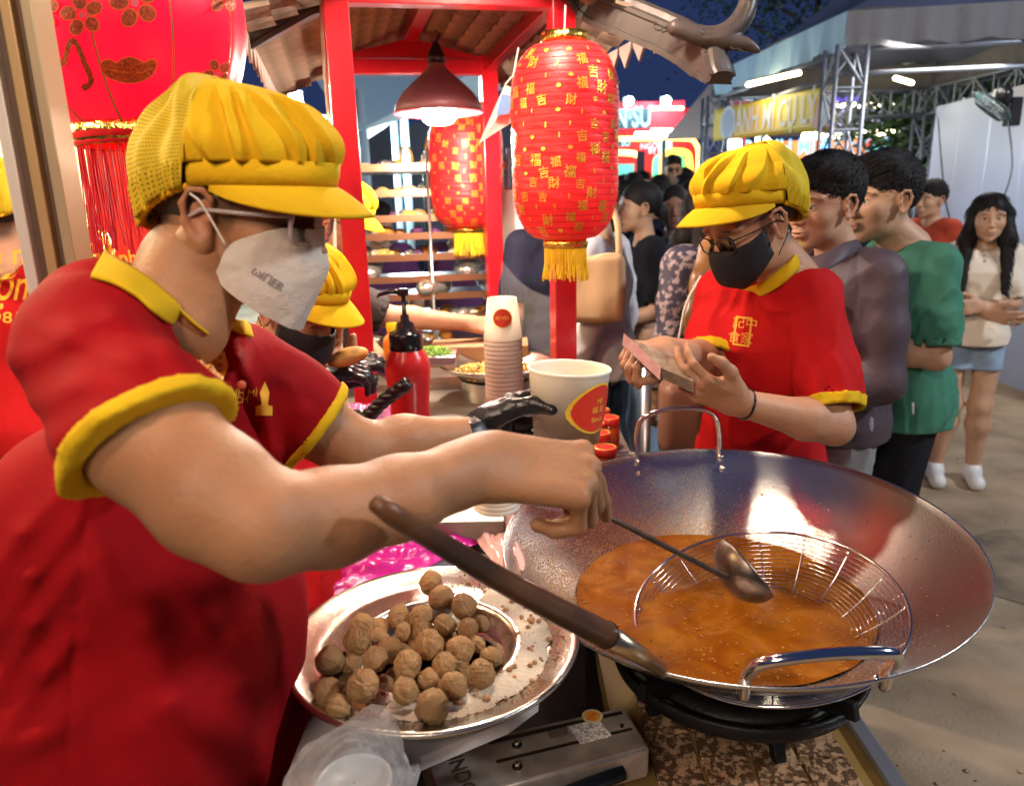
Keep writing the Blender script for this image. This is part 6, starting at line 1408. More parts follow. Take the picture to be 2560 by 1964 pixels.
# red booth with IN-SU sign
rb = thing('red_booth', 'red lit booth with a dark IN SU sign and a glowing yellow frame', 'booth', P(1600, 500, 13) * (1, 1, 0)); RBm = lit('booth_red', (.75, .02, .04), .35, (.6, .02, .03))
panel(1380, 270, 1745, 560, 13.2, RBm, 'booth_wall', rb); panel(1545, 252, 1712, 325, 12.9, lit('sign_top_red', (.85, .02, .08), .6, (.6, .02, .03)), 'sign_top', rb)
o, c, h_ = panel(1440, 270, 1627, 325, 12.7, mat('sign_teal', (.02, .05, .07), .4), 'sign_board', rb); text('lettering', 'CHIN·SU', PY(1548, 296, 12.2), (1, 0, 0), (0, 0, 1), .42, lit('ice_letters', (.5, .85, .95), 1.2), rb, bold=.03, width=.98)
o, c, h_ = panel(1440, 350, 1578, 368, 12.7, mat('sign_teal', (.02, .05, .07), .4), 'small_sign', rb); text('lettering', 'SU', PY(1564, 359, 12.2), (1, 0, 0), (0, 0, 1), .12, bpy.data.materials['ice_letters'], rb, bold=.02)
text('lettering', 'NGỘT', PY(1628, 366, 12.2), (1, 0, 0), (0, 0, 1), .12, bpy.data.materials['ice_letters'], rb, bold=.02); text('lettering', 'ƠI', PY(1628, 380, 12.2), (1, 0, 0), (0, 0, 1), .12, bpy.data.materials['ice_letters'], rb, bold=.02)
panel(1646, 352, 1680, 385, 12.8, lit('pale_blue_lit', (.4, .7, .85), .7), 'poster', rb)
def arch(cx_, y0_, w2, h2, d, m, name, r=.05): MB().tube(bez([P(cx_ - w2, y0_ + h2, d), P(cx_ - w2, y0_ + h2 * .3, d), P(cx_ - w2 * .7, y0_, d), P(cx_ + w2 * .7, y0_, d), P(cx_ + w2, y0_ + h2 * .3, d), P(cx_ + w2, y0_ + h2, d)], 6), r, 8).build(name, m, rb, True)
MB().tube(bez([P(1400, 347, 12.5), P(1600, 347, 12.5), P(1715, 347, 12.5), P(1738, 358, 12.5), P(1746, 385, 12.5), P(1744, 448, 12.5)], 6), .035, 8).build('neon_frame', emis('neon_yellow', (1, .68, .12), 5), rb, True)
for q in ((1628, 271, 1708, 271), (1628, 326, 1708, 326)): MB().tube([P(q[0], q[1], 12.5), P(q[2], q[3], 12.5)], .03, 8).build('neon_bar', emis('neon_peach', (1, .75, .45), 6), rb, True)
MB().tube([P(1588, 337, 12.4), P(1668, 337, 12.4)], .045, 8).build('neon_bar', emis('neon_white', (.95, 1, 1), 9), rb, True)
arch(1550, 385, 52, 80, 12.6, emis('neon_lime', (.75, 1, .3), 2.2), 'arch_light', .05); arch(1690, 382, 34, 80, 12.6, emis('neon_amber', (1, .55, .08), 2.2), 'arch_light', .06); arch(1672, 395, 30, 60, 12.65, emis('neon_green', (.1, .9, .35), 1.6), 'arch_light', .07)
panel(1520, 410, 1585, 455, 12.8, lit('teal_poster', (.15, .55, .55), .7), 'poster', rb); panel(1592, 378, 1612, 440, 12.0, mat('booth_black', (.03, .022, .04), .5), 'post', rb)
for k_, (x, y, d, lb) in enumerate(((1573, 253, 12.6, 'left flood lamp shining on top of the red booth'), (1666, 252, 12.6, 'right flood lamp shining on top of the red booth'), (735, 242, 9.5, 'cold flood lamp hanging beside the roof tiles at the left'), (797, 302, 10.5, 'second cold flood lamp lower down at the left'))):
    t = thing('flood_lamp', lb, 'lamp', P(x, y, d), 'cold flood lamps'); MB().sph(P(x, y, d), (.075, .05, .07), 14).build('lamp_glass', E_flood, t, True); MB().box(P(x, y, d) + (0, .09, 0), (.2, .08, .16), bev=.01).build('housing', M_frame, t); lamp_light('flood_light', P(x, y, d) - (0, .15, 0), 420 if k_ > 1 else 45, (.75, .92, 1), .12, t)
# beige pointed tent
t = thing('peaked_tent', 'beige peaked tent between the red booth and the canopy', 'tent', P(1740, 500, 10) * (1, 1, 0)); a, b, c_, d_ = P(1660, 350, 10.6), P(1800, 345, 9.6), P(1830, 345, 11), P(1795, 185, 10.4)
MB().add([a, b, c_, d_, P(1700, 345, 12)], [(0, 1, 3), (1, 2, 3), (2, 4, 3), (4, 0, 3)]).build('tent_roof', mat('beige_canvas', (.36, .28, .25), .8, bump=.3, bscale=3), t)
for q in (a, b, c_): MB().tube([q * (1, 1, 0) + (0, 0, .01), q], .03, 8).build('tent_pole', M_truss, t, True)
# gift pillar next to the tent
panel_t = thing('printed_pillar', 'white and red printed pillar behind the yellow banner', 'pillar', P(1840, 300, 9) * (1, 1, 0)); panel(1826, 195, 1868, 245, 9.0, mat('pillar_print', (.7, .72, .8), .5, col2=(.7, .1, .12), vscale=4), 'pillar_top', panel_t, .3); panel(1822, 246, 1870, 560, 9.0, mat('pillar_red', (.55, .03, .06), .5), 'pillar_bottom', panel_t, .3)
# white marquee at the left, seen through the stall
mq = thing('blue_marquee', 'long pale blue lit marquee seen through the red stall', 'marquee', P(1000, 400, 9) * (1, 1, 0)); M_mq = mat('marquee_skin', (.42, .62, .74), .6, sss=.3, bump=.2, bscale=2)
q = [P(640, 60, 7), P(1300, 60, 12), P(1240, 330, 12.5), P(850, 420, 7.2)]
V = [P(560, 40, 6.0), P(1230, 150, 13.5), P(1065, 250, 13), P(800, 370, 6.2)]
mm = MB().add([P(700, 60, 8), P(1300, 120, 14), P(1290, 215, 14.5), P(1010, 260, 11.5), P(880, 335, 7.5)], [(0, 1, 2, 3, 4)]).build('roof_skin', M_mq, mq, solid=.01)
for s in ((880, 335, 7.5, 1010, 260, 11.5), (700, 130, 8, 1060, 235, 12.2), (860, 120, 9.5, 960, 290, 9.5), (990, 120, 11, 1040, 250, 11.8), (700, 60, 8, 1300, 120, 14)): MB().tube([P(*s[:3]), P(*s[3:])], .03, 8).build('roof_bar', M_alu, mq, True)
for x, d in ((985, 10.5), (1010, 9.9), (905, 7.8), (1180, 12)):
    p = P(x, 300, d); MB().tube([(p[0], p[1], .02), (p[0], p[1], p[2] + .3)], .05, 8).build('marquee_post', mat('post_blue', (.45, .62, .72), .5), mq, True)
MB().add([P(880, 338, 7.45), P(1008, 262, 11.4), P(1008, 285, 11.4), P(880, 375, 7.45)], [(0, 1, 2, 3)]).build('scalloped_fringe', mat('fringe_blue', (.4, .55, .62), .6, bump=1, bscale=5), mq, solid=.01)
lamp_light('marquee_fill', P(1010, 340, 9.5), 260, (.7, .9, 1), .3, mq)  # unseen fill light, added to brighten the marquee skin
dk = thing('dark_hall', 'dark wall of booths far behind the tray rack', 'wall', P(1000, 500, 13) * (1, 1, 0)); panel(820, 300, 1330, 620, 14.8, mat('far_dark', (.03, .03, .045), .7), 'far_wall', dk)
panel(1300, 330, 1420, 520, 14.5, mat('far_dark', (.03, .03, .045), .7), 'far_wall', dk)
tree(P(2600, 300, 14) * (1, 1, 0), 5, 2, 'dark tree behind the fan at the right edge', 9, True)
rg = np.random.default_rng(77); gb = MB()
for i in range(700):
    y = rg.uniform(1.2, 7); x = rg.uniform(.75, 4.5); q = rg.uniform(.002, .009); gb.sph((x, y, q * .3), (q, q * rg.uniform(.5, 1.2), q * .5), 5, rotm(rg.uniform(0, 6)))
tag(gb.build('grit', mat('grit_pale', (.35, .28, .2), .9, var=.6, vscale=60), None, True), 'loose grit and crumbs scattered on the ground', 'grit', kind='stuff')
for i, (x, y, r_) in enumerate(((2.05, 2.9, .5), (1.6, 4.2, .7), (2.6, 2.2, .35))):
    V = []; n = 40
    for k_ in range(n):
        a = 2 * math.pi * k_ / n; rr = r_ * (1 + .22 * math.sin(3 * a + i) + .12 * math.sin(7 * a + 2 * i)); V.append((x + rr * math.cos(a), y + rr * .6 * math.sin(a), .004))
    o = meshobj('ground_stain', V, [tuple(range(n))], mat('damp_stain', (.15, .11, .07), .65, col2=(.30, .22, .14), vscale=7)); tag(o, None, None, None, 'structure')
# ================================================================ people
def foldfn(v, pts, d, amp, width):
    """one soft cloth crease raised (or sunk) along a line"""
    for i in range(len(pts) - 1):
        a = P(*pts[i], d); b = P(*pts[i + 1], d); vd = (a + b) / 2 - CAM; vd /= np.linalg.norm(vd); a = a - vd * 0; ab = b - a; ab = ab - vd * (ab @ vd); L2 = ab @ ab
        a32, ab32, vd32 = (q.astype(np.float32) for q in (a, ab, vd))
        def fn(p):
            q = p - a32; q = q - (q @ vd32)[..., None] * vd32; t = np.clip(q @ ab32 / L2, 0, 1); e = q - t[..., None] * ab32; return -amp * .75 * np.exp(-(e * e).sum(-1) / width ** 2)
        s_ = v.at(); s_.prim(fn, (a + b) / 2, math.sqrt(L2) / 2 + .10, 0, 'raise')
def leaf(name, up_, lo_, m, parent, th=.003):
    U = bez([P(*q) for q in up_], 6); Lw = bez([P(*q) for q in lo_], 6); V = []; F = []; n = len(U)
    for i in range(n):
        for j in range(7): t = j / 6; V.append(lerp(U[i], Lw[i], t) + np.array((0, -.004 * math.sin(t * 3.1), .003 * math.sin(t * 3.1))))
    for i in range(n - 1):
        for j in range(6): k = i * 7 + j; F.append((k, k + 7, k + 8, k + 1))
    o = meshobj(name, V, F, m, parent, True); md = o.modifiers.new('t', 'SOLIDIFY'); md.thickness = th; return o
def leafp(name, up_, lo_, m, parent, tu, tl, off=.006, th=.003):
    """collar leaf resting on the neck above and on the shirt below"""
    def place(pts, objs):
        bvs = [BVHTree.FromPolygons([v.co[:] for v in o.data.vertices], [p.vertices[:] for p in o.data.polygons]) for o in objs]; out = []; last = None
        for x, y, dflt in pts:
            vd = P(x, y, 1) - CAM; vd /= np.linalg.norm(vd); best = None
            for b in bvs:
                h = b.ray_cast(Vector(CAM), Vector(vd), 5)
                if h[0] is not None and (best is None or h[3] < best): best = h[3]
            dd_ = P(x, y, dflt); L = np.linalg.norm(dd_ - CAM)
            if best is None or abs(best - L) > .25: best = L
            out.append(CAM + vd * (best - off))
        return out
    U = bez(place(up_, tu), 6); Lw = bez(place(lo_, tl), 6); V = []; F = []; n = len(U)
    for i in range(n):
        vd = U[i] - CAM; vd /= np.linalg.norm(vd)
        for j in range(9): t = j / 8; V.append(lerp(U[i], Lw[i], t) - vd * .009 * math.sin(t * 3.14))
    for i in range(n - 1):
        for j in range(8): k = i * 9 + j; F.append((k, k + 9, k + 10, k + 1))
    o = meshobj(name, V, F, m, parent, True); md = o.modifiers.new('t', 'SOLIDIFY'); md.thickness = th; return o
def netmat(name, c1, c2, rep=(38, 26)):
    m = mat(name, c1, .8); n = m.node_tree; L = n.links.new; b = n.nodes['Principled BSDF']; tc = n.nodes.new('ShaderNodeTexCoord'); mp = n.nodes.new('ShaderNodeMapping'); mp.inputs['Scale'].default_value = (rep[0], rep[1], 1); L(tc.outputs['UV'], mp.inputs[0])
    vo = n.nodes.new('ShaderNodeTexVoronoi'); vo.inputs['Randomness'].default_value = .12; vo.inputs['Scale'].default_value = 1; L(mp.outputs[0], vo.inputs['Vector'])
    rp = n.nodes.new('ShaderNodeValToRGB'); rp.color_ramp.elements[0].position = .2; rp.color_ramp.elements[1].position = .3; rp.color_ramp.elements[0].color = rgb(c2); rp.color_ramp.elements[1].color = rgb(c1); L(vo.outputs['Distance'], rp.inputs[0]); L(rp.outputs[0], b.inputs['Base Color']); return m
M_net = netmat('cap_netting', (.62, .44, .012), (.16, .11, .01), (44, 44))
# ---- the cook in front
hero = thing('person', 'cook in front in red polo, yellow cap and white mask ladling the broth', 'person', (-.43, .84, 0))
HT = P(503, 528, .775) + np.array((.012, .075, .0)); HR = rotm(R_(-9), R_(10), 0); HS = .93
v = Vol((-.66, .40, .80), (.22, 1.28, 1.72), .0052)
nb = P(436, 800, .825)
v.path([HT + HR @ np.array((-.028, 0, -.05)), lerp(HT, nb, .55) + np.array((-.01, 0, 0)), nb], [.050, .052, .060], .03)
v.path([(-.46, .78, 1.2), (-.45, .91, 1.2)], [.09, .09], .05); v.path([(-.46, .85, 1.2), (-.47, .85, .85)], [.10, .10], .05)
nS, nE, nM, nW = P(235, 890, .70), P(650, 1314, .605), P(1000, 1244, .70), P(1215, 1158, .785)
v.path([nS, P(382, 1100, .64), P(540, 1240, .612), nE], [.046, .0535, .0505, .0425], .015)
v.path([nE, P(830, 1292, .655), nM, P(1140, 1190, .755), nW], [.0425, .0420, .0385, .0320, .0280], .015)
hx = P(1478, 1190, .80) - nW; hx /= np.linalg.norm(hx); hz = np.array((-.05, -.38, .92)); hz = hz - hx * (hx @ hz); hz /= np.linalg.norm(hz); hy = np.cross(hz, hx); HH = np.stack([hx, hy, hz], 1)
hand_sdf(v, nW, HH, 1, curl=[(1.0, .10, .05), (1.2, .9, .5), (1.3, 1.15, .7), (1.35, 1.3, .8)], thumb=[(.02, .028, -.014), (.045, .04, -.035), (.07, .036, -.052), (.09, .026, -.06)], S=1.24, splay=.03)
fS, fE, fW = P(600, 930, 1.02), P(895, 1132, 1.08), P(1190, 1086, 1.20)
v.path([fS, lerp(fS, fE, .5), fE], [.058, .052, .043], .02); v.path([fE, P(1010, 1110, 1.12), fW], [.043, .042, .029], .02)
hv = Vol(HT - .165, HT + .165, .0024); head_sdf(hv, HT, HR, HS, lids=.0032)
hv.cap(HT + HR @ np.array((-.028, 0, -.05)), lerp(HT, nb, .55) + np.array((-.01, 0, 0)), .050, .052, .03)
SKh = skin('skin_cook', (.37, .18, .085), .1)
hb_ = volmesh('body', [v, hv], SKh, hero, head_paint(HT, HR, HS, red=.3) + nape_paint(HT, HR, HS)); eyes(hero, HT, HR, HS, (0, .5))
q = Vol((-.72, .55, .02), (-.25, 1.15, .9), .009); q.cap((-.47, .77, .82), (-.46, .95, .82), .115, .115, .05)
for y_ in (.75, .97): q.path([(-.465, lerp(np.array([.77]), np.array([.95]), float(y_ > .8))[0], .8), (-.44, y_, .45), (-.47, y_, .05)], [.10, .078, .068], .03)
q.folds(.004, 30, (.3, 0, 1), 4); q.cut((0, 0, .035), (0, 0, -1)); q.mesh('trousers', M_blkcloth, hero)
for y_ in (.75, .97): q = Vol((-.62, y_ - .1, 0), (-.25, y_ + .1, .16), .007); q.cap((-.49, y_, .045), (-.33, y_, .035), .044, .04, .01); q.cap((-.48, y_, .06), (-.48, y_, .1), .046, .044, .02); q.cut((0, 0, .004), (0, 0, -1)); q.mesh('shoe', M_blkcloth, hero)
# glove on the far hand
gx = np.array((.60, .78, .05)); gx /= np.linalg.norm(gx); gz = np.array((-.8, .6, 0.1)); gz = gz - gx * (gx @ gz); gz /= np.linalg.norm(gz); gy = np.cross(gz, gx); GH = np.stack([gx, gy, gz], 1)
gv = Vol(fW - .2, fW + np.array((.26, .26, .2)), .003)
hand_sdf(gv, fW, GH, -1, curl=[(.35, .5, .4), (.4, .5, .4), (.45, .55, .4), (.5, .6, .4)], thumb=[(.015, .02, -.012), (.04, .042, -.038), (.055, .05, -.068), (.06, .05, -.098)], S=1.05, splay=.1, grow=.0018)
gv.at(); gv.path([fW - (fW - fE) * -.02, fW - (fW - fE) / np.linalg.norm(fW - fE) * .018], [.031, .0325], .01); gv.wrinkle(.0011, 120, (1, 0, .2), 3); gv.mesh('glove', M_black, hero)
# shirt
M_shirt = mat('hero_polo', (.29, .004, .007), .82, bump=.25, bscale=24, fine=.15, var=.1, vscale=10, spec=.12)
s = Vol((-.68, .42, .76), (-.02, 1.22, 1.56), .0045)
s.path([(-.475, .76, .76), (-.47, .76, 1.0), (-.46, .77, 1.2)], [.138, .135, .120], .05); s.path([(-.45, .95, .76), (-.45, .95, 1.0), (-.44, .94, 1.2)], [.133, .128, .108], .05)
s.path([(-.465, .77, 1.0), (-.46, .95, 1.0)], [.137, .13], .07); s.path([(-.468, .85, .76), (-.463, .86, 1.05)], [.137, .134], .08); s.path([(-.455, .77, 1.2), (-.44, .94, 1.2)], [.125, .115], .05)
s.path([nS + (-.02, .03, .015), nb + (-.03, .0, -.045), fS], [.062, .066, .058], .05); s.path([P(255, 790, .80), P(330, 790, .92)], [.062, .06], .05)
s.wrinkle(.0018, 20, (.1, 0, 1), 4); s.folds(.0013, 30, (.35, 0, 1), 2)
trims_ = []
for (A_, lst, rr_, e0, e1) in ((nS, [nS, P(378, 1100, .64), P(456, 1207, .61)], (.0600, .0625, .064), P(331, 1027, .65), P(433, 1195, .632)), (fS, [fS, lerp(fS, fE, .35), lerp(fS, fE, .8)], (.066, .064, .066), lerp(fS, fE, .3), lerp(fS, fE, .9))):
    q = Vol(s.lo, s.lo + (s.n - 1) * s.h - 1e-6, s.h); q.d = np.full(s.d.shape, 1., np.float32); q.n = s.n; dd = (e1 - e0) / np.linalg.norm(e1 - e0)
    q.path(lst, rr_, .04); q.wrinkle(.0016, 30, dd, 7)
    hem = P(374, 1104, .64) if A_ is nS else P(775, 1085, 1.06)
    q2 = q.copy(); tq = q.copy(); tq.d = tq.d - .0026; tq.cut(hem + dd * .004, dd); tq.cut(hem - dd * .020, -dd); tq.cap(hem - dd * .05, hem + dd * .1, .065 if A_ is nS else .0545, .067 if A_ is nS else .057, .003, 'sub')
    q.cut(hem, dd); q.cap(hem - dd * .015, hem + dd * .1, .0560 if A_ is nS else .053, .0572 if A_ is nS else .056, .004, 'sub')
    k = .03; w8 = np.clip(.5 + .5 * (s.d - q.d) / k, 0, 1); s.d = s.d + (q.d - s.d) * w8 - k * w8 * (1 - w8)
    trims_.append((q2, hem, dd, A_ is nS))
s.cap(nb + (0, 0, -.02), HT + HR @ np.array((-.028, 0, -.06)), .073, .07, .008, 'sub')
for pts, am, wd, d_ in (([(40, 900), (180, 840), (330, 900), (470, 990)], .006, .012, .66), ([(120, 820), (280, 790), (420, 870), (500, 960)], .005, .010, .68), ([(80, 1010), (200, 960), (330, 985)], .005, .012, .64), ([(150, 1100), (240, 1040), (330, 1030)], .006, .012, .63),
                        ([(-40, 1480), (60, 1330), (170, 1220)], .008, .011, .66), ([(-20, 1600), (80, 1440), (190, 1300)], .009, .010, .66), ([(-10, 1720), (80, 1560), (195, 1420)], .009, .010, .66), ([(0, 1850), (110, 1680), (180, 1600)], .008, .011, .68), ([(-20, 1900), (90, 1850), (170, 1800)], .008, .014, .7),
                        ([(300, 1380), (370, 1560), (420, 1760), (520, 1990)], .010, .018, .70), ([(430, 1420), (520, 1560), (590, 1720), (640, 1900)], .005, .016, .74), ([(230, 1250), (195, 1500), (175, 1800), (160, 1990)], -.005, .004, .68),
                        ([(480, 900), (560, 980), (640, 1120)], .006, .010, .8), ([(600, 900), (650, 1000), (690, 1130)], .007, .010, .95), ([(560, 860), (600, 960), (640, 1060), (670, 1160)], -.006, .006, .9), ([(720, 960), (760, 1030), (740, 1100)], .004, .01, 1.0)):
    foldfn(s, pts, d_, am, wd)
for q2, hem, dd, near_ in trims_:
    tq = s.copy(); tq.d = np.minimum(np.maximum(s.d - .0030, q2.d - .017), q2.d - .0010); tq.cut(hem + dd * .0065, dd); tq.cut(hem - dd * .0095, -dd)
    tq.cap(hem - dd * .05, hem + dd * .1, .0552 if near_ else .0535, .0562 if near_ else .056, .003, 'sub'); tq.mesh('sleeve_trim', M_yeltrim, hero)
sho = s.mesh('shirt', M_shirt, hero)
leafp('collar', [(262, 630, .84), (300, 655, .79), (360, 692, .755), (425, 745, .75), (482, 798, .775), (524, 832, .80)], [(226, 694, .83), (285, 712, .76), (340, 744, .725), (408, 802, .72), (468, 822, .75), (528, 842, .79)], M_yeltrim, hero, [hb_, sho], [sho])
leafp('collar', [(585, 796, .93), (605, 800, .95), (622, 815, .97)], [(572, 815, .93), (600, 832, .95), (630, 845, .97)], M_yeltrim, hero, [hb_, sho], [sho])
MB().sph(P(604, 962, .85), (.0055, .0035, .0055), 12).build('button', mat('button', (.6, .12, .06), .3), hero, True)
shc = P(535, 905, .8); vd = shc - CAM; k = .8 / 1849
sh_ = [(-45, 52), (-30, 45), (0, 38), (30, 30), (40, -10), (28, -40), (5, -58), (-25, -40), (-42, 0)]
decal('shield_logo', [[(x * k, y * k) for x, y in sh_]], shc, _Rt, _Up, M_print, sho, sho, vd, .0012); decal('shield_logo', [[(x * k * .78, y * k * .78) for x, y in sh_]], shc, _Rt, _Up, mat('shield_orange', (.65, .2, .02), .6), sho, sho, vd, .002)
text('lettering', '18', shc, _Rt, _Up, .03, mat('shield_num', (.75, .45, .2), .6), sho, target=sho, proj=vd, gap=.003)
text('lettering', 'LIỆU BÁNH MÌ', P(565, 980, .8), _Rt * .98 - _Up * .05, _Up, .0125, M_print, sho, target=sho, proj=P(565, 980, .8) - CAM, gap=.002); text('lettering', 'TP.HCM', P(580, 1000, .8), _Rt, _Up, .012, M_print, sho, target=sho, proj=P(580, 1000, .8) - CAM, gap=.002)
decal('small_logo', [[(-.012, -.02), (.01, -.02), (.01, -.008), (.004, -.006), (.006, .01), (0, .024), (-.006, .01), (-.004, -.006), (-.012, -.008)]], P(662, 1000, .95), _Rt, _Up, M_print, sho, sho, P(662, 1000, .95) - CAM, .002)
cap_hat(hero, HT, HR, HS, seed=2, pleats=13, droop=.02, net=M_net)
hair_sdf(hero, HT, HR, HS, 'nape', mat('shaved_hair', (.045, .03, .022), .8, bump=1, bscale=400, fine=.5), h=.003)
glasses(hero, HT, HR, HS, mframe=M_clear, rw=.027, rh=.021, thick=.003)
# folded white mask
def W_(p): c_ = np.array((.06, 0, -.035)); return HT + HR @ ((c_ + (np.asarray(p) - c_) * np.array((.97, 1.03, .90)) + (.003, 0, 0)) * HS)
def heromask():
    for_side = {}
    V = []; F = []
    half = [(.123, 0, -.055), (.118, 0, -.022), (.108, 0, -.004),      # 0 tip 1 upper ridge 2 nose bridge
            (.100, .030, -.003), (.088, .053, -.001), (.062, .070, -.014), (.030, .073, -.027), (.022, .077, -.045), (.018, .077, -.062), (.010, .076, -.075), (.022, .073, -.09),
            (.055, .056, -.118), (.085, .02, -.142), (.092, 0, -.146)]
    tip, ur = half[0], half[1]
    for s in (-1, 1):
        m = lambda p: W_((p[0], p[1] * s, p[2])); o = len(V)
        ring = [half[2], *half[3:13], half[13]]; V += [m(p) for p in ring]; V += [m(tip), m(ur)]; n = len(ring); T_, U_ = o + n, o + n + 1
        mid = [(.080, .047, -.062)]
        V += [m((.095, .036, -.040)), m((.085, .043, -.085)), m((.05, .067, -.06))]; a, b, c = o + n + 2, o + n + 3, o + n + 4
        f = [(o, o + 1, U_), (U_, o + 1, a), (o + 1, o + 2, a), (o + 2, o + 3, a), (o + 3, c, a), (o + 3, o + 4, c), (o + 4, o + 5, c), (o + 5, o + 6, c), (o + 6, o + 7, c), (o + 7, o + 8, c), (o + 8, o + 9, c), (o + 9, b, c), (a, c, b), (U_, a, T_), (T_, a, b), (T_, b, o + 10), (b, o + 9, o + 10), (T_, o + 10, o + 11)]
        F += [q if s > 0 else q[::-1] for q in f]
    o = meshobj('face_mask', V, F, M_mask, hero, False); bm = bmesh.new(); bm.from_mesh(o.data); bmesh.ops.remove_doubles(bm, verts=bm.verts, dist=1e-5); bmesh.ops.recalc_face_normals(bm, faces=bm.faces); bm.to_mesh(o.data); bm.free()
    md = o.modifiers.new('s', 'SUBSURF'); md.levels = md.render_levels = 3
    cr = o.data.attributes.new('crease_edge', 'FLOAT', 'EDGE')
    vals = []
    Tp = np.array(W_(tip)); Up_ = np.array(W_(ur)); Bt = np.array(W_(half[13]))
    for e in o.data.edges:
        a, b = (np.array(o.data.vertices[i].co) for i in e.vertices); sharp = 0
        if any(np.linalg.norm(x - Tp) < 1e-3 for x in (a, b)) and any(np.linalg.norm(x - Bt) < 1e-3 or np.linalg.norm(x - Up_) < 1e-3 for x in (a, b)): sharp = .9
        if any(np.linalg.norm(x - Tp) < 1e-3 for x in (a, b)): sharp = max(sharp, .6)
        vals.append(sharp)
    cr.data.foreach_set('value', vals); md2 = o.modifiers.new('t', 'SOLIDIFY'); md2.thickness = .0018
    lv = Vol(W_((.09, -.055, -.11)) - .07, W_((.09, -.055, -.11)) + .07, .003)
    c = MB()
    for s in (-1, 1):
        c.tube(bez([W_((.026, s * .0775, -.034)), W_((.012, s * .082, -.008)), W_((-.002, s * .087, .016)), W_((-.014, s * .088, .024))], 5), .0013, 6); c.tube(bez([W_((.012, s * .077, -.078)), W_((-.004, s * .081, -.06)), W_((-.014, s * .083, -.036))], 5), .0013, 6)
    c.build('ear_loop', M_cord, o, True)
    em = bpy.context.evaluated_depsgraph_get(); ev = bpy.data.meshes.new_from_object(o.evaluated_get(em)); tmp = bpy.data.objects.new('tmp', ev)
    ctr = W_((.072, -.06, -.072)); rt = HR @ np.array((.86, .34, -.50)); upv = HR @ np.array((.45, .1, .85)); text('lettering', 'ωIΠER', ctr, rt, upv, .0135, mat('grey_print', (.28, .24, .22), .7), o, target=tmp, proj=HR @ np.array((-.55, .83, 0)), gap=.0008, bold=.015)
    st_ = []
    bpy.data.objects.remove(tmp)
heromask()
# ---- cashier
J = dict(head=P(1878, 556, 1.60), neck=P(1985, 700, 1.66), shL=P(2035, 745, 1.60), shR=P(1800, 735, 1.86), chest=P(1915, 880, 1.80), waist=P(1900, 1080, 1.95), hip=P(1890, 1260, 2.06),
         elL=P(2085, 1065, 1.52), wrL=P(1845, 1005, 1.46), elR=P(1775, 905, 1.76), wrR=P(1660, 872, 1.55))
J['hip'][2] = max(J['hip'][2], .82); b_ = J['hip'] * (1, 1, 0); J.update(knL=b_ + (.05, -.08, .48), knR=b_ + (.0, .12, .48), anL=b_ + (.05, -.09, .09), anR=b_ + (.02, .14, .09))
dL = P(1700, 950, 1.43) - J['wrL']; dL /= np.linalg.norm(dL); zL = np.array((.0, -.75, -.6)); zL = zL - dL * (dL @ zL); zL /= np.linalg.norm(zL)
dR = P(1560, 868, 1.47) - J['wrR']; dR /= np.linalg.norm(dR); zR = np.array((-.1, -.2, 1)); zR = zR - dR * (dR @ zR); zR /= np.linalg.norm(zR)
HL = dict(R=np.stack([dL, np.cross(zL, dL), zL], 1), chir=1, curl=[(.5, .6, .4)] * 4, S=.98); HRr = dict(R=np.stack([dR, np.cross(zR, dR), zR], 1), chir=1, curl=[(.9, .9, .5), (1.1, 1.0, .6), (1.2, 1.1, .6), (1.2, 1.2, .6)], thumb=[(.022, .03, -.008), (.05, .05, -.03), (.075, .05, -.05), (.098, .04, -.062)], S=.98)
for H_ in (HL,):
    th_ = H_['R'][:, 1]; H_['chir'] = 1 if th_[2] > 0 else -1
th_ = HRr['R'][:, 1]; HRr['chir'] = 1 if th_[1] < 0 else -1
M_cred = mat('cashier_polo', (.50, .010, .012), .8, bump=.3, bscale=18, fine=.15, var=.08, vscale=8, spec=.15)
pc_ = person('cashier in a red polo, yellow cap and black mask counting banknotes behind the wok', J, 'warm', top=M_cred, bottom=M_blkcloth, shoes=M_blkcloth, h=.0052, hh=.0026, trim=M_yeltrim, hands=dict(L=HL, R=HRr),
             head=dict(yaw=R_(202), pitch=R_(26), roll=R_(3), S=1.0, hair='nape', hairmat=bpy.data.materials['shaved_hair'], lids=.003, look=(0, .35)), wr=.0034, build=1.08, W=1.0)
root = pc_['root']; cap_hat(root, pc_['T'] + (0, 0, .008), rotm(R_(202), R_(10), R_(2)), 1.03, seed=5, pleats=8, droop=.01, net=M_yelnet); glasses(root, pc_['T'], pc_['R'], 1.0, rw=.024, rh=.0185, thick=.0017); mask_black(root, pc_['T'], pc_['R'], 1.0)
leafp('collar', [(2000, 598, 1.68), (1985, 640, 1.6), (1945, 675, 1.58), (1898, 708, 1.6), (1855, 722, 1.6)], [(2010, 648, 1.66), (1998, 672, 1.6), (1955, 712, 1.55), (1905, 740, 1.58), (1890, 732, 1.6)], M_yeltrim, root, [pc_['body'], pc_['shirt']], [pc_['shirt']], .008)
sb = pc_['shirt']; lc = P(1856, 828, 1.6); vd = lc - CAM; k = 1.62 / 1849; rt_ = _Rt * .95 + _Up * -.12; up_ = _Up * 1 + _Rt * .32
decal('chest_logo', stroke([(-20 * k, -36 * k), (20 * k, -36 * k), (20 * k, 36 * k), (-20 * k, 36 * k), (-20 * k, -36 * k)], 5 * k) , lc, rt_, up_, M_print, sb, sb, vd, .002)
text('chest_characters', '記中', lc + _Up * .017 + _Rt * .006, rt_, up_, .029, M_print, sb, target=sb, proj=vd, gap=.0025); text('chest_characters', '食家', lc - _Up * .016 - _Rt * .005, rt_, up_, .029, M_print, sb, target=sb, proj=vd, gap=.0025)
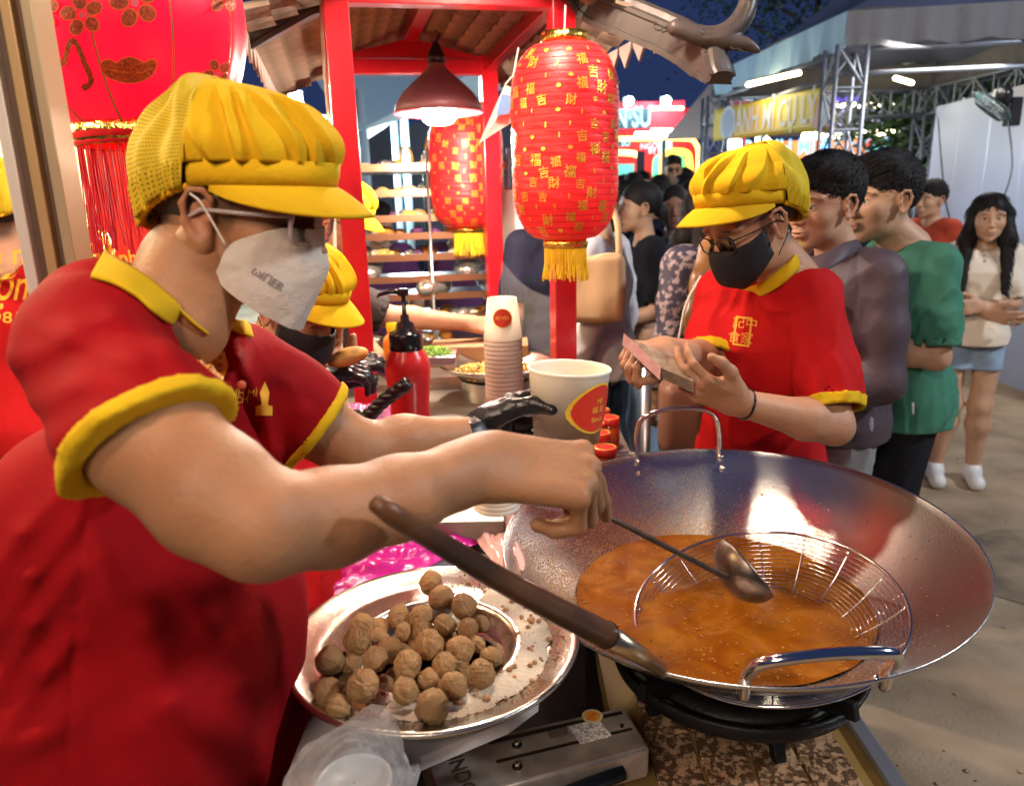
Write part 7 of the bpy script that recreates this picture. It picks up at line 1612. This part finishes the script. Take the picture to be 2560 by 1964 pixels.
wr_ = J['wrL']; dd = J['elL'] - wr_; dd /= np.linalg.norm(dd); u, v_, _ = frame(dd); c = wr_ + dd * .018
MB().tube([c + .0305 * (math.cos(a) * u + math.sin(a) * v_) for a in np.linspace(0, 6.283, 25)[:-1]], .0024, 6, closed=True).build('wrist_cord', M_frame, root, True)
nt_ = thing('banknotes', 'fanned wad of banknotes in the hands of the cashier', 'banknotes', P(1660, 940, 1.42))
M_note = mat('note_brown', (.22, .14, .09), .6, col2=(.4, .3, .2), vscale=60); M_note2 = mat('note_pink', (.5, .2, .16), .6, col2=(.6, .3, .22), vscale=50)
for i in range(6):
    a, b = P(1580 + i * 9, 888 + i * 9, 1.44), P(1735, 955 + i * 5, 1.42); w_ = np.array((.0, .035, .028)); MB().add([a, b, b + w_, a + w_, a + (0, 0, -.0008), b + (0, 0, -.0008), b + w_ + (0, 0, -.0008), a + w_ + (0, 0, -.0008)], [(0, 1, 2, 3), (7, 6, 5, 4), (0, 4, 5, 1), (3, 2, 6, 7)]).build('banknote', M_note, nt_)
a, b = P(1556, 862, 1.43), P(1650, 950, 1.41); MB().add([a, b, b + (.005, .018, .022), a + (.005, .018, .02)], [(0, 1, 2, 3), (3, 2, 1, 0)]).build('banknote', M_note2, nt_)
# ---- woman cook bending behind
J = dict(head=P(736, 762, 1.56), neck=P(668, 868, 1.62), shL=P(700, 960, 1.75), shR=P(600, 980, 1.42), chest=P(640, 1110, 1.55), waist=P(650, 1330, 1.45), hip=P(665, 1560, 1.38), elL=P(780, 1080, 1.75), wrL=P(800, 935, 1.72), elR=P(700, 1090, 1.45), wrR=P(775, 930, 1.62))
b_ = J['hip'] * (1, 1, 0); J.update(knL=b_ + (.02, .09, .45), knR=b_ + (.0, -.09, .45), anL=b_ + (0, .1, .09), anR=b_ + (0, -.1, .09))
M_stripe = mat('striped_cloth', (.05, .045, .05), .8)
n_ = M_stripe.node_tree; wv = n_.nodes.new('ShaderNodeTexWave'); tc = n_.nodes.new('ShaderNodeTexCoord'); wv.inputs['Scale'].default_value = 22; n_.links.new(tc.outputs['Object'], wv.inputs['Vector']); rp = n_.nodes.new('ShaderNodeValToRGB'); rp.color_ramp.elements[0].color = (.03, .028, .03, 1); rp.color_ramp.elements[1].color = (.18, .16, .16, 1); n_.links.new(wv.outputs['Fac'], rp.inputs[0]); n_.links.new(rp.outputs[0], n_.nodes['Principled BSDF'].inputs['Base Color'])
gl = mat('glove_black', (.014, .014, .016), .35, bump=.6, bscale=60)
pw = person('woman cook in a yellow cap and black mask bending over bread behind the front cook', J, 'warm', top=M_red, bottom=M_stripe, shoes=M_blkcloth, h=.0065, hh=.0028, head=dict(yaw=R_(-24), pitch=R_(30), hair='nape', eyes=False, S=.95), fem=1, top_len=.77, wr=.003, build=1.12)
root = pw['root']; cap_hat(root, pw['T'] + (0, 0, .006), rotm(R_(-24), R_(22)), .96, seed=9, pleats=12, net=M_yelnet); mask_black(root, pw['T'], pw['R'], .95); MB().tube([pw['T'] + pw['R'] @ np.array((.002, -.08, -.038)), pw['T'] + pw['R'] @ np.array((.002, -.08, -.05)), pw['T'] + pw['R'] @ np.array((.004, -.079, -.062))], .0024, 6).build('earring', M_gold, root, True)
for s_, wp, tg in (('R', J['wrR'], P(858, 925, 1.66)), ('L', J['wrL'], P(880, 905, 1.74))):
    d_ = tg - wp; d_ /= np.linalg.norm(d_); z_ = np.array((0, -.4, 1)); z_ -= d_ * (d_ @ z_); z_ /= np.linalg.norm(z_); q = Vol(wp - .16, wp + .17, .004); hand_sdf(q, wp, np.stack([d_, np.cross(z_, d_), z_], 1), 1 if s_ == 'R' else -1, curl=[(.3, .6, .5)] * 4, S=1.0, grow=.002); q.at(); q.cap(wp - d_ * .04, wp, .034, .03, .01); q.wrinkle(.0012, 90, d_, 2); q.mesh('glove', gl, root)
br = P(868, 892, 1.62); v_ = Vol(br - .11, br + .11, .004); v_.ell(br, (.05, .03, .022), .01, R=rotm(R_(10), R_(-12))); v_.wrinkle(.0018, 50, (1, 0, 0), 2); tag(v_.mesh('bread_roll', mat('bread_crust', (.72, .38, .10), .6, bump=.6, bscale=60, var=.3, vscale=20)), 'golden bread roll held in the black gloves of the bending cook', 'bread')
# ---- worker with cap reaching to the tray rack
J = dict(head=P(838, 545, 2.6), neck=P(800, 660, 2.68), shL=P(810, 720, 2.9), shR=P(830, 730, 2.5), chest=P(815, 830, 2.72), waist=P(810, 960, 2.75), hip=P(810, 1090, 2.8), elL=P(900, 860, 2.95), wrL=P(960, 900, 2.8), elR=P(965, 790, 2.55), wrR=P(1175, 808, 2.62))
b_ = J['hip'] * (1, 1, 0); J.update(knL=b_ + (.02, .09, .45), knR=b_ + (.0, -.09, .45), anL=b_ + (0, .1, .09), anR=b_ + (0, -.1, .09))
dR = np.array((1, .05, -.28)); dR /= np.linalg.norm(dR); zR = np.array((.3, -.5, .8)); zR -= dR * (dR @ zR); zR /= np.linalg.norm(zR)
pw = person('worker in a yellow cap and dark tee reaching an arm toward the tray rack', J, 'warm', top=cloth('dark_tee', (.045, .04, .04)), bottom=M_blkcloth, shoes=M_blkcloth, h=.009, hh=.004, hands=dict(R=dict(R=np.stack([dR, np.cross(zR, dR), zR], 1), chir=1, curl=[(.15, .25, .2)] * 4, S=1.05, splay=.14)), head=dict(yaw=R_(-12), pitch=R_(22), hair='nape', eyes=True, S=1.0), top_len=.8)
cap_hat(pw['root'], pw['T'], pw['R'], 1.06, seed=12, fine=0, pleats=10, net=M_yelnet, yel=M_yel); glasses(pw['root'], pw['T'], pw['R'], 1.0, thick=.0016)
# ---- worker seen from behind in the booth at the left
hp = P(2, 530, 2.2); J = stand(hp, R_(100), wid=1.0)
pw = person('worker with a yellow cap seen from behind left of the door frame', J, 'warm', top=M_cred, bottom=M_blkcloth, shoes=M_blkcloth, h=.009, hh=.005, head=dict(yaw=R_(100), hair='nape', eyes=False))
cap_hat(pw['root'], pw['T'], pw['R'], 1.05, seed=14, fine=0, net=M_yelnet)
for s_, y, sz, x, wd_ in (('Bánh mì', 637, .085, -22, .27), ('Phượng', 715, .13, -22, .30), ('1981', 795, .045, 5, .10)): text('lettering', s_, P(x, y, 2.0), _Rt, _Up, sz, M_print, pw['shirt'], target=pw['shirt'], proj=P(x, y, 2.0) - CAM, gap=.004, bold=.01, width=wd_, shear=.3 if sz > .1 else 0)
# ---- the queue and the crowd
M_jean = cloth('blue_jeans', (.05, .08, .14), var=.3); M_jean2 = cloth('pale_jeans', (.22, .3, .4), var=.2); M_dkt = cloth('navy_tee', (.012, .014, .03)); M_blkt = cloth('black_tee', (.012, .013, .018))
M_jack = mat('plum_jacket', (.062, .042, .055), .6, bump=.4, bscale=10, fine=.3, var=.12, vscale=5); M_grn = cloth('green_tee', (.055, .19, .13), fold=.4, fscale=9); M_shoe = mat('shoe_dark', (.03, .03, .03), .5)
J = stand(P(2062, 512, 2.12), R_(198), arms='front', wid=1.0)
for k_ in J:
    if k_ != 'head': J[k_] = J[k_] + np.array((.03, .0, 0))
pj = person('young man in a dark plum zip jacket queueing behind the cashier', J, 'tan', top=M_jack, sleeve='long', bottom=cloth('grey_trousers', (.25, .25, .26)), shoes=M_shoe, h=.0065, hh=.0026, head=dict(yaw=R_(206), pitch=R_(4), S=1.05, ns=4200, lids=.0036), W=1.12, wr=.0055, build=1.05, seed=3)
leaf('jacket_collar', [(2000, 640, 2.05), (2045, 640, 2.0), (2105, 610, 2.02), (2140, 600, 2.1)], [(2005, 700, 2.02), (2045, 690, 1.97), (2110, 650, 1.99), (2155, 625, 2.1)], M_jack, pj['root'])
J = stand(P(2205, 500, 2.36), R_(178), arms='phone', wid=1.2)
for k_ in J:
    if k_ != 'head': J[k_] = J[k_] + np.array((.07, .0, 0))
pg = person('man in a green tee with a shaved side haircut queueing at the right', J, 'tan', top=M_grn, bottom=M_blkcloth, shoes=M_shoe, h=.007, hh=.003, head=dict(yaw=R_(196), S=1.12, ns=3600, pitch=R_(2), lids=.0036), W=1.05, wr=.0045, build=1.1, seed=6, top_len=.80)
v_ = Vol(P(2205, 800, 2.2) - .12, P(2205, 800, 2.2) + .14, .005); v_.path([P(2195, 700, 2.22), P(2205, 790, 2.2), P(2215, 860, 2.2)], [.03, .04, .05], .02); v_.wrinkle(.004, 60, (0, 0, 1), 3); tag(v_.mesh('cloth_bundle', mat('grey_bundle', (.2, .2, .19), .8)), 'crumpled grey cloth held by the man in green', 'cloth')
text('small_tag', 'l', P(2283, 1022, 2.25), _Rt, _Up, .05, M_lt, pg['shirt'], target=pg['shirt'], proj=P(2283, 1022, 2.25) - CAM, gap=.004, bold=.03)
hp = P(2474, 546, 3.72); J = stand(hp, R_(-112), arms='cross', wid=.9); J['anR'] = J['anR'] + np.array((-.03, -.02, 0))
pgirl = person('long haired girl with folded arms in a cream polo and pale shorts', J, 'tan', top=mat('cream_knit', (.72, .62, .5), .85, bump=.4, bscale=60, fine=.4), bottom=M_jean2, shorts=True, shoes=mat('white_clog', (.7, .68, .66), .5), h=.0075, hh=.0036, head=dict(yaw=R_(-116), hair='long', S=.98, hlen=.34, lids=.0036), fem=1, wr=.002, build=.88, seed=8, W=.85)
for i in range(3): MB().sph(P(2462, 620 + 16 * i, 3.68), .008, 8).build('button', mat('grey_button', (.3, .33, .4), .4), pgirl['shirt'], True)
J = stand(P(2328, 500, 5.0), R_(205), legs=True); person('man in a rust red tee standing behind the man in green', J, 'tan', top=cloth('rust_tee', (.36, .05, .025)), bottom=M_blkcloth, shoes=M_shoe, h=.011, hh=.005, head=dict(yaw=R_(200), ns=1200))
J = stand(P(1598, 520, 3.55), R_(190), arms='front', wid=.85); person('woman in a black tee in profile beside the lantern', J, 'tan', top=M_blkt, bottom=M_jean2, shoes=M_shoe, h=.009, hh=.004, head=dict(yaw=R_(188), hair='pony', S=.97), fem=1, build=.85, W=.85, top_len=.98)
J = stand(P(1685, 520, 4.3), R_(-105), wid=1.0); person('older woman in a dark navy tee facing the stall from the crowd', J, 'brown', top=M_dkt, bottom=M_jean, shoes=M_shoe, h=.011, hh=.0045, head=dict(yaw=R_(-100), hair='pony', S=1.0), fem=1)
J = stand(P(1480, 505, 2.95), R_(150), wid=.95); pt = person('person in white long sleeves and jeans, head hidden by the lantern', J, 'tan', top=cloth('white_shirt', (.62, .6, .6)), sleeve='long', bottom=M_jean, shoes=M_shoe, h=.009, hh=.007, head=dict(yaw=R_(150)), wr=.004, W=1.15)
tb_ = P(1500, 700, 2.72); t = thing('tote_bag', 'beige canvas tote bag hanging from the shoulder of the white sleeved person', 'bag', tb_); v_ = Vol(tb_ - .3, tb_ + .3, .008); v_.bx(tb_ + (-.02, 0, -.03), (.11, .03, .13), R=rotm(R_(-10)), rnd=.03, k=.01); v_.wrinkle(.005, 22, (0, 0, 1), 4); v_.mesh('bag_body', mat('canvas_beige', (.45, .30, .16), .85, bump=.5, bscale=25), t)
MB().tube(bez([tb_ + (-.1, 0, .08), tb_ + (-.08, .03, .25), tb_ + (.0, .08, .33), tb_ + (.06, .02, .22), tb_ + (.07, 0, .08)], 6), .012, 8).build('strap', bpy.data.materials['canvas_beige'], t, True)
J = stand(P(1362, 490, 3.2), R_(120), wid=.95); person('person in a navy top standing behind the big lantern', J, 'tan', top=M_dkt, bottom=M_blkcloth, shoes=M_shoe, h=.012, hh=.008, head=dict(yaw=R_(120)), W=1.1)
M_floral = mat('floral_blouse', (.03, .028, .05), .7, col2=(.32, .24, .24), vscale=42, vramp=(.50, .58), bump=.3, bscale=10)
J = stand(P(1775, 528, 2.75), R_(115), wid=1.0); pf = person('woman in a dark speckled blouse with long hair seen from behind', J, 'tan', top=M_floral, sleeve='long', bottom=mat('brown_print', (.28, .16, .1), .8, col2=(.5, .4, .3), vscale=30), shoes=M_shoe, h=.009, hh=.005, head=dict(yaw=R_(100), hair='long', hlen=.1, eyes=False), fem=1, W=1.2, build=1.15, top_len=.85)
hb2 = P(1745, 740, 2.5); v_ = Vol(hb2 - .3, hb2 + .3, .006); v_.path([P(1790, 610, 2.55), P(1760, 700, 2.5), P(1735, 800, 2.48), P(1722, 880, 2.48)], [.05, .045, .035, .012], .02, flat=(0, 1, 0), fs=1.5); v_.wrinkle(.003, 90, (.2, 0, 1), 1); v_.mesh('hair', M_hairb, pf['root'])
tg_ = thing('hanging_sunglasses', 'pair of sunglasses hooked on a bead strap down the speckled blouse', 'sunglasses', P(1735, 790, 2.38))
for (x, y) in ((1755, 735), (1748, 780)): MB().sph(P(x, y, 2.38), (.018, .004, .022), 12).build('lens', mat('blue_reflection', (.45, .62, .75), .1), tg_, True); MB().tube([P(x, y, 2.375) + (.021 * math.cos(a), 0, .025 * math.sin(a)) for a in np.linspace(0, 6.28, 17)[:-1]], .002, 5, closed=True).build('rim', M_chrome, tg_, True)
MB().tube(bez([P(1752, 690, 2.4), P(1715, 760, 2.38), P(1700, 830, 2.38), P(1690, 880, 2.38)], 5), .0035, 6).build('strap', mat('bead_strap', (.75, .7, .6), .4), tg_, True)
hb3 = P(1700, 1040, 2.55); v_ = Vol(hb3 - .25, hb3 + .25, .008); v_.bx(hb3, (.07, .07, .13), rnd=.04, k=.01); tag(v_.mesh('shoulder_bag', mat('brown_leather', (.22, .10, .06), .5)), 'brown leather bag beside the speckled blouse', 'bag')
J = stand(P(945, 560, 4.4), R_(-80), wid=1); person('person in purple trousers standing behind the tray rack', J, 'tan', top=cloth('purple_top', (.12, .04, .12)), bottom=cloth('purple_cloth', (.14, .05, .14)), shoes=M_shoe, h=.014, hh=.008, head=dict(yaw=R_(-80), eyes=False))
J = stand(P(1140, 560, 4.6), R_(-100), wid=1); person('person in purple standing behind the right side of the tray rack', J, 'tan', top=cloth('purple_cloth', (.14, .05, .14)), bottom=M_dkt, shoes=M_shoe, h=.014, hh=.008, head=dict(yaw=R_(-100), eyes=False))
far = [(1682, 425, 6.8, -95, 'white', 'man with glasses taller than the crowd before the red booth'), (1650, 478, 6.2, 100, 'blk', 'man in a dark cap in the crowd before the red booth'), (1585, 470, 6.5, 80, 'navy', 'dark haired person far back in the crowd beside the lantern'), (1555, 472, 7.5, 200, 'grey', 'person far back in the crowd at the edge of the lantern'),
       (1620, 485, 8.2, 60, 'red', 'person far back between the woman in black and the red booth'), (1715, 478, 5.6, 110, 'grey', 'pale haired person close to the cap visor of the cashier'), (1735, 500, 5.0, 120, 'blk', 'dark haired person just left of the cashier cap'), (1640, 500, 5.3, 150, 'navy', 'person with a hair clip behind the woman in black'), (1990, 470, 6.0, -90, 'blk', 'person glimpsed behind the hair of the young man in plum'), (1300, 520, 6.5, 90, 'navy', 'person far behind the left side of the big lantern'), (1605, 462, 7.6, -80, 'grey', 'pale faced person deep in the crowd under the green neon arch'), (1668, 470, 7.9, 30, 'white', 'person in white deep in the crowd right of the dark post'), (1572, 500, 5.2, 170, 'blk', 'dark haired person right behind the woman in black'), (1708, 455, 7.2, 190, 'red', 'person in maroon under the yellow neon frame'), (1765, 470, 6.6, 120, 'navy', 'person almost hidden behind the cashier cap')]
fm = dict(white=M_white, blk=M_blkt, navy=M_dkt, grey=cloth('grey_tee', (.2, .2, .22)), red=cloth('maroon_tee', (.25, .03, .04)))
for i, (x, y, d_, yw, c_, lb) in enumerate(far):
    J = stand(P(x, y, d_), R_(yw), wid=.95 + .05 * (i % 3)); p_ = person(lb, J, ('tan', 'fair', 'brown')[i % 3], top=fm[c_], bottom=(M_jean, M_blkcloth)[i % 2], shoes=M_shoe, h=.015, hh=.0075, head=dict(yaw=R_(yw), ns=500, eyes=False), seed=i + 20, group='people in the far crowd')
    if i == 0: glasses(p_['root'], p_['T'], p_['R'], 1.0)
# ---- assumed pendant lamps out of view, added to light cook, wok and tray
pendant(np.array((.04, 1.72, 2.38)), 'assumed unseen pendant lamp above the wok and tray, just over the top edge', 50, (1, .82, .60), (.04, 1.72, 2.9))  # assumed lamp, added to light arms, tray and wok wall
pendant(np.array((-.30, .12, 2.25)), 'assumed unseen pendant lamp above the viewer at the near end of the counter', 12, (1, .78, .52), (-.30, .12, 2.9))  # assumed lamp, added for warm light from the near side
pendant(np.array((-1.2, 1.0, 2.1)), 'assumed unseen pendant lamp in the neighbouring booth left of the door frame', 42, (1, .80, .45), (-1.2, 1.0, 2.9))  # assumed lamp, added to light the front cook's neck and back
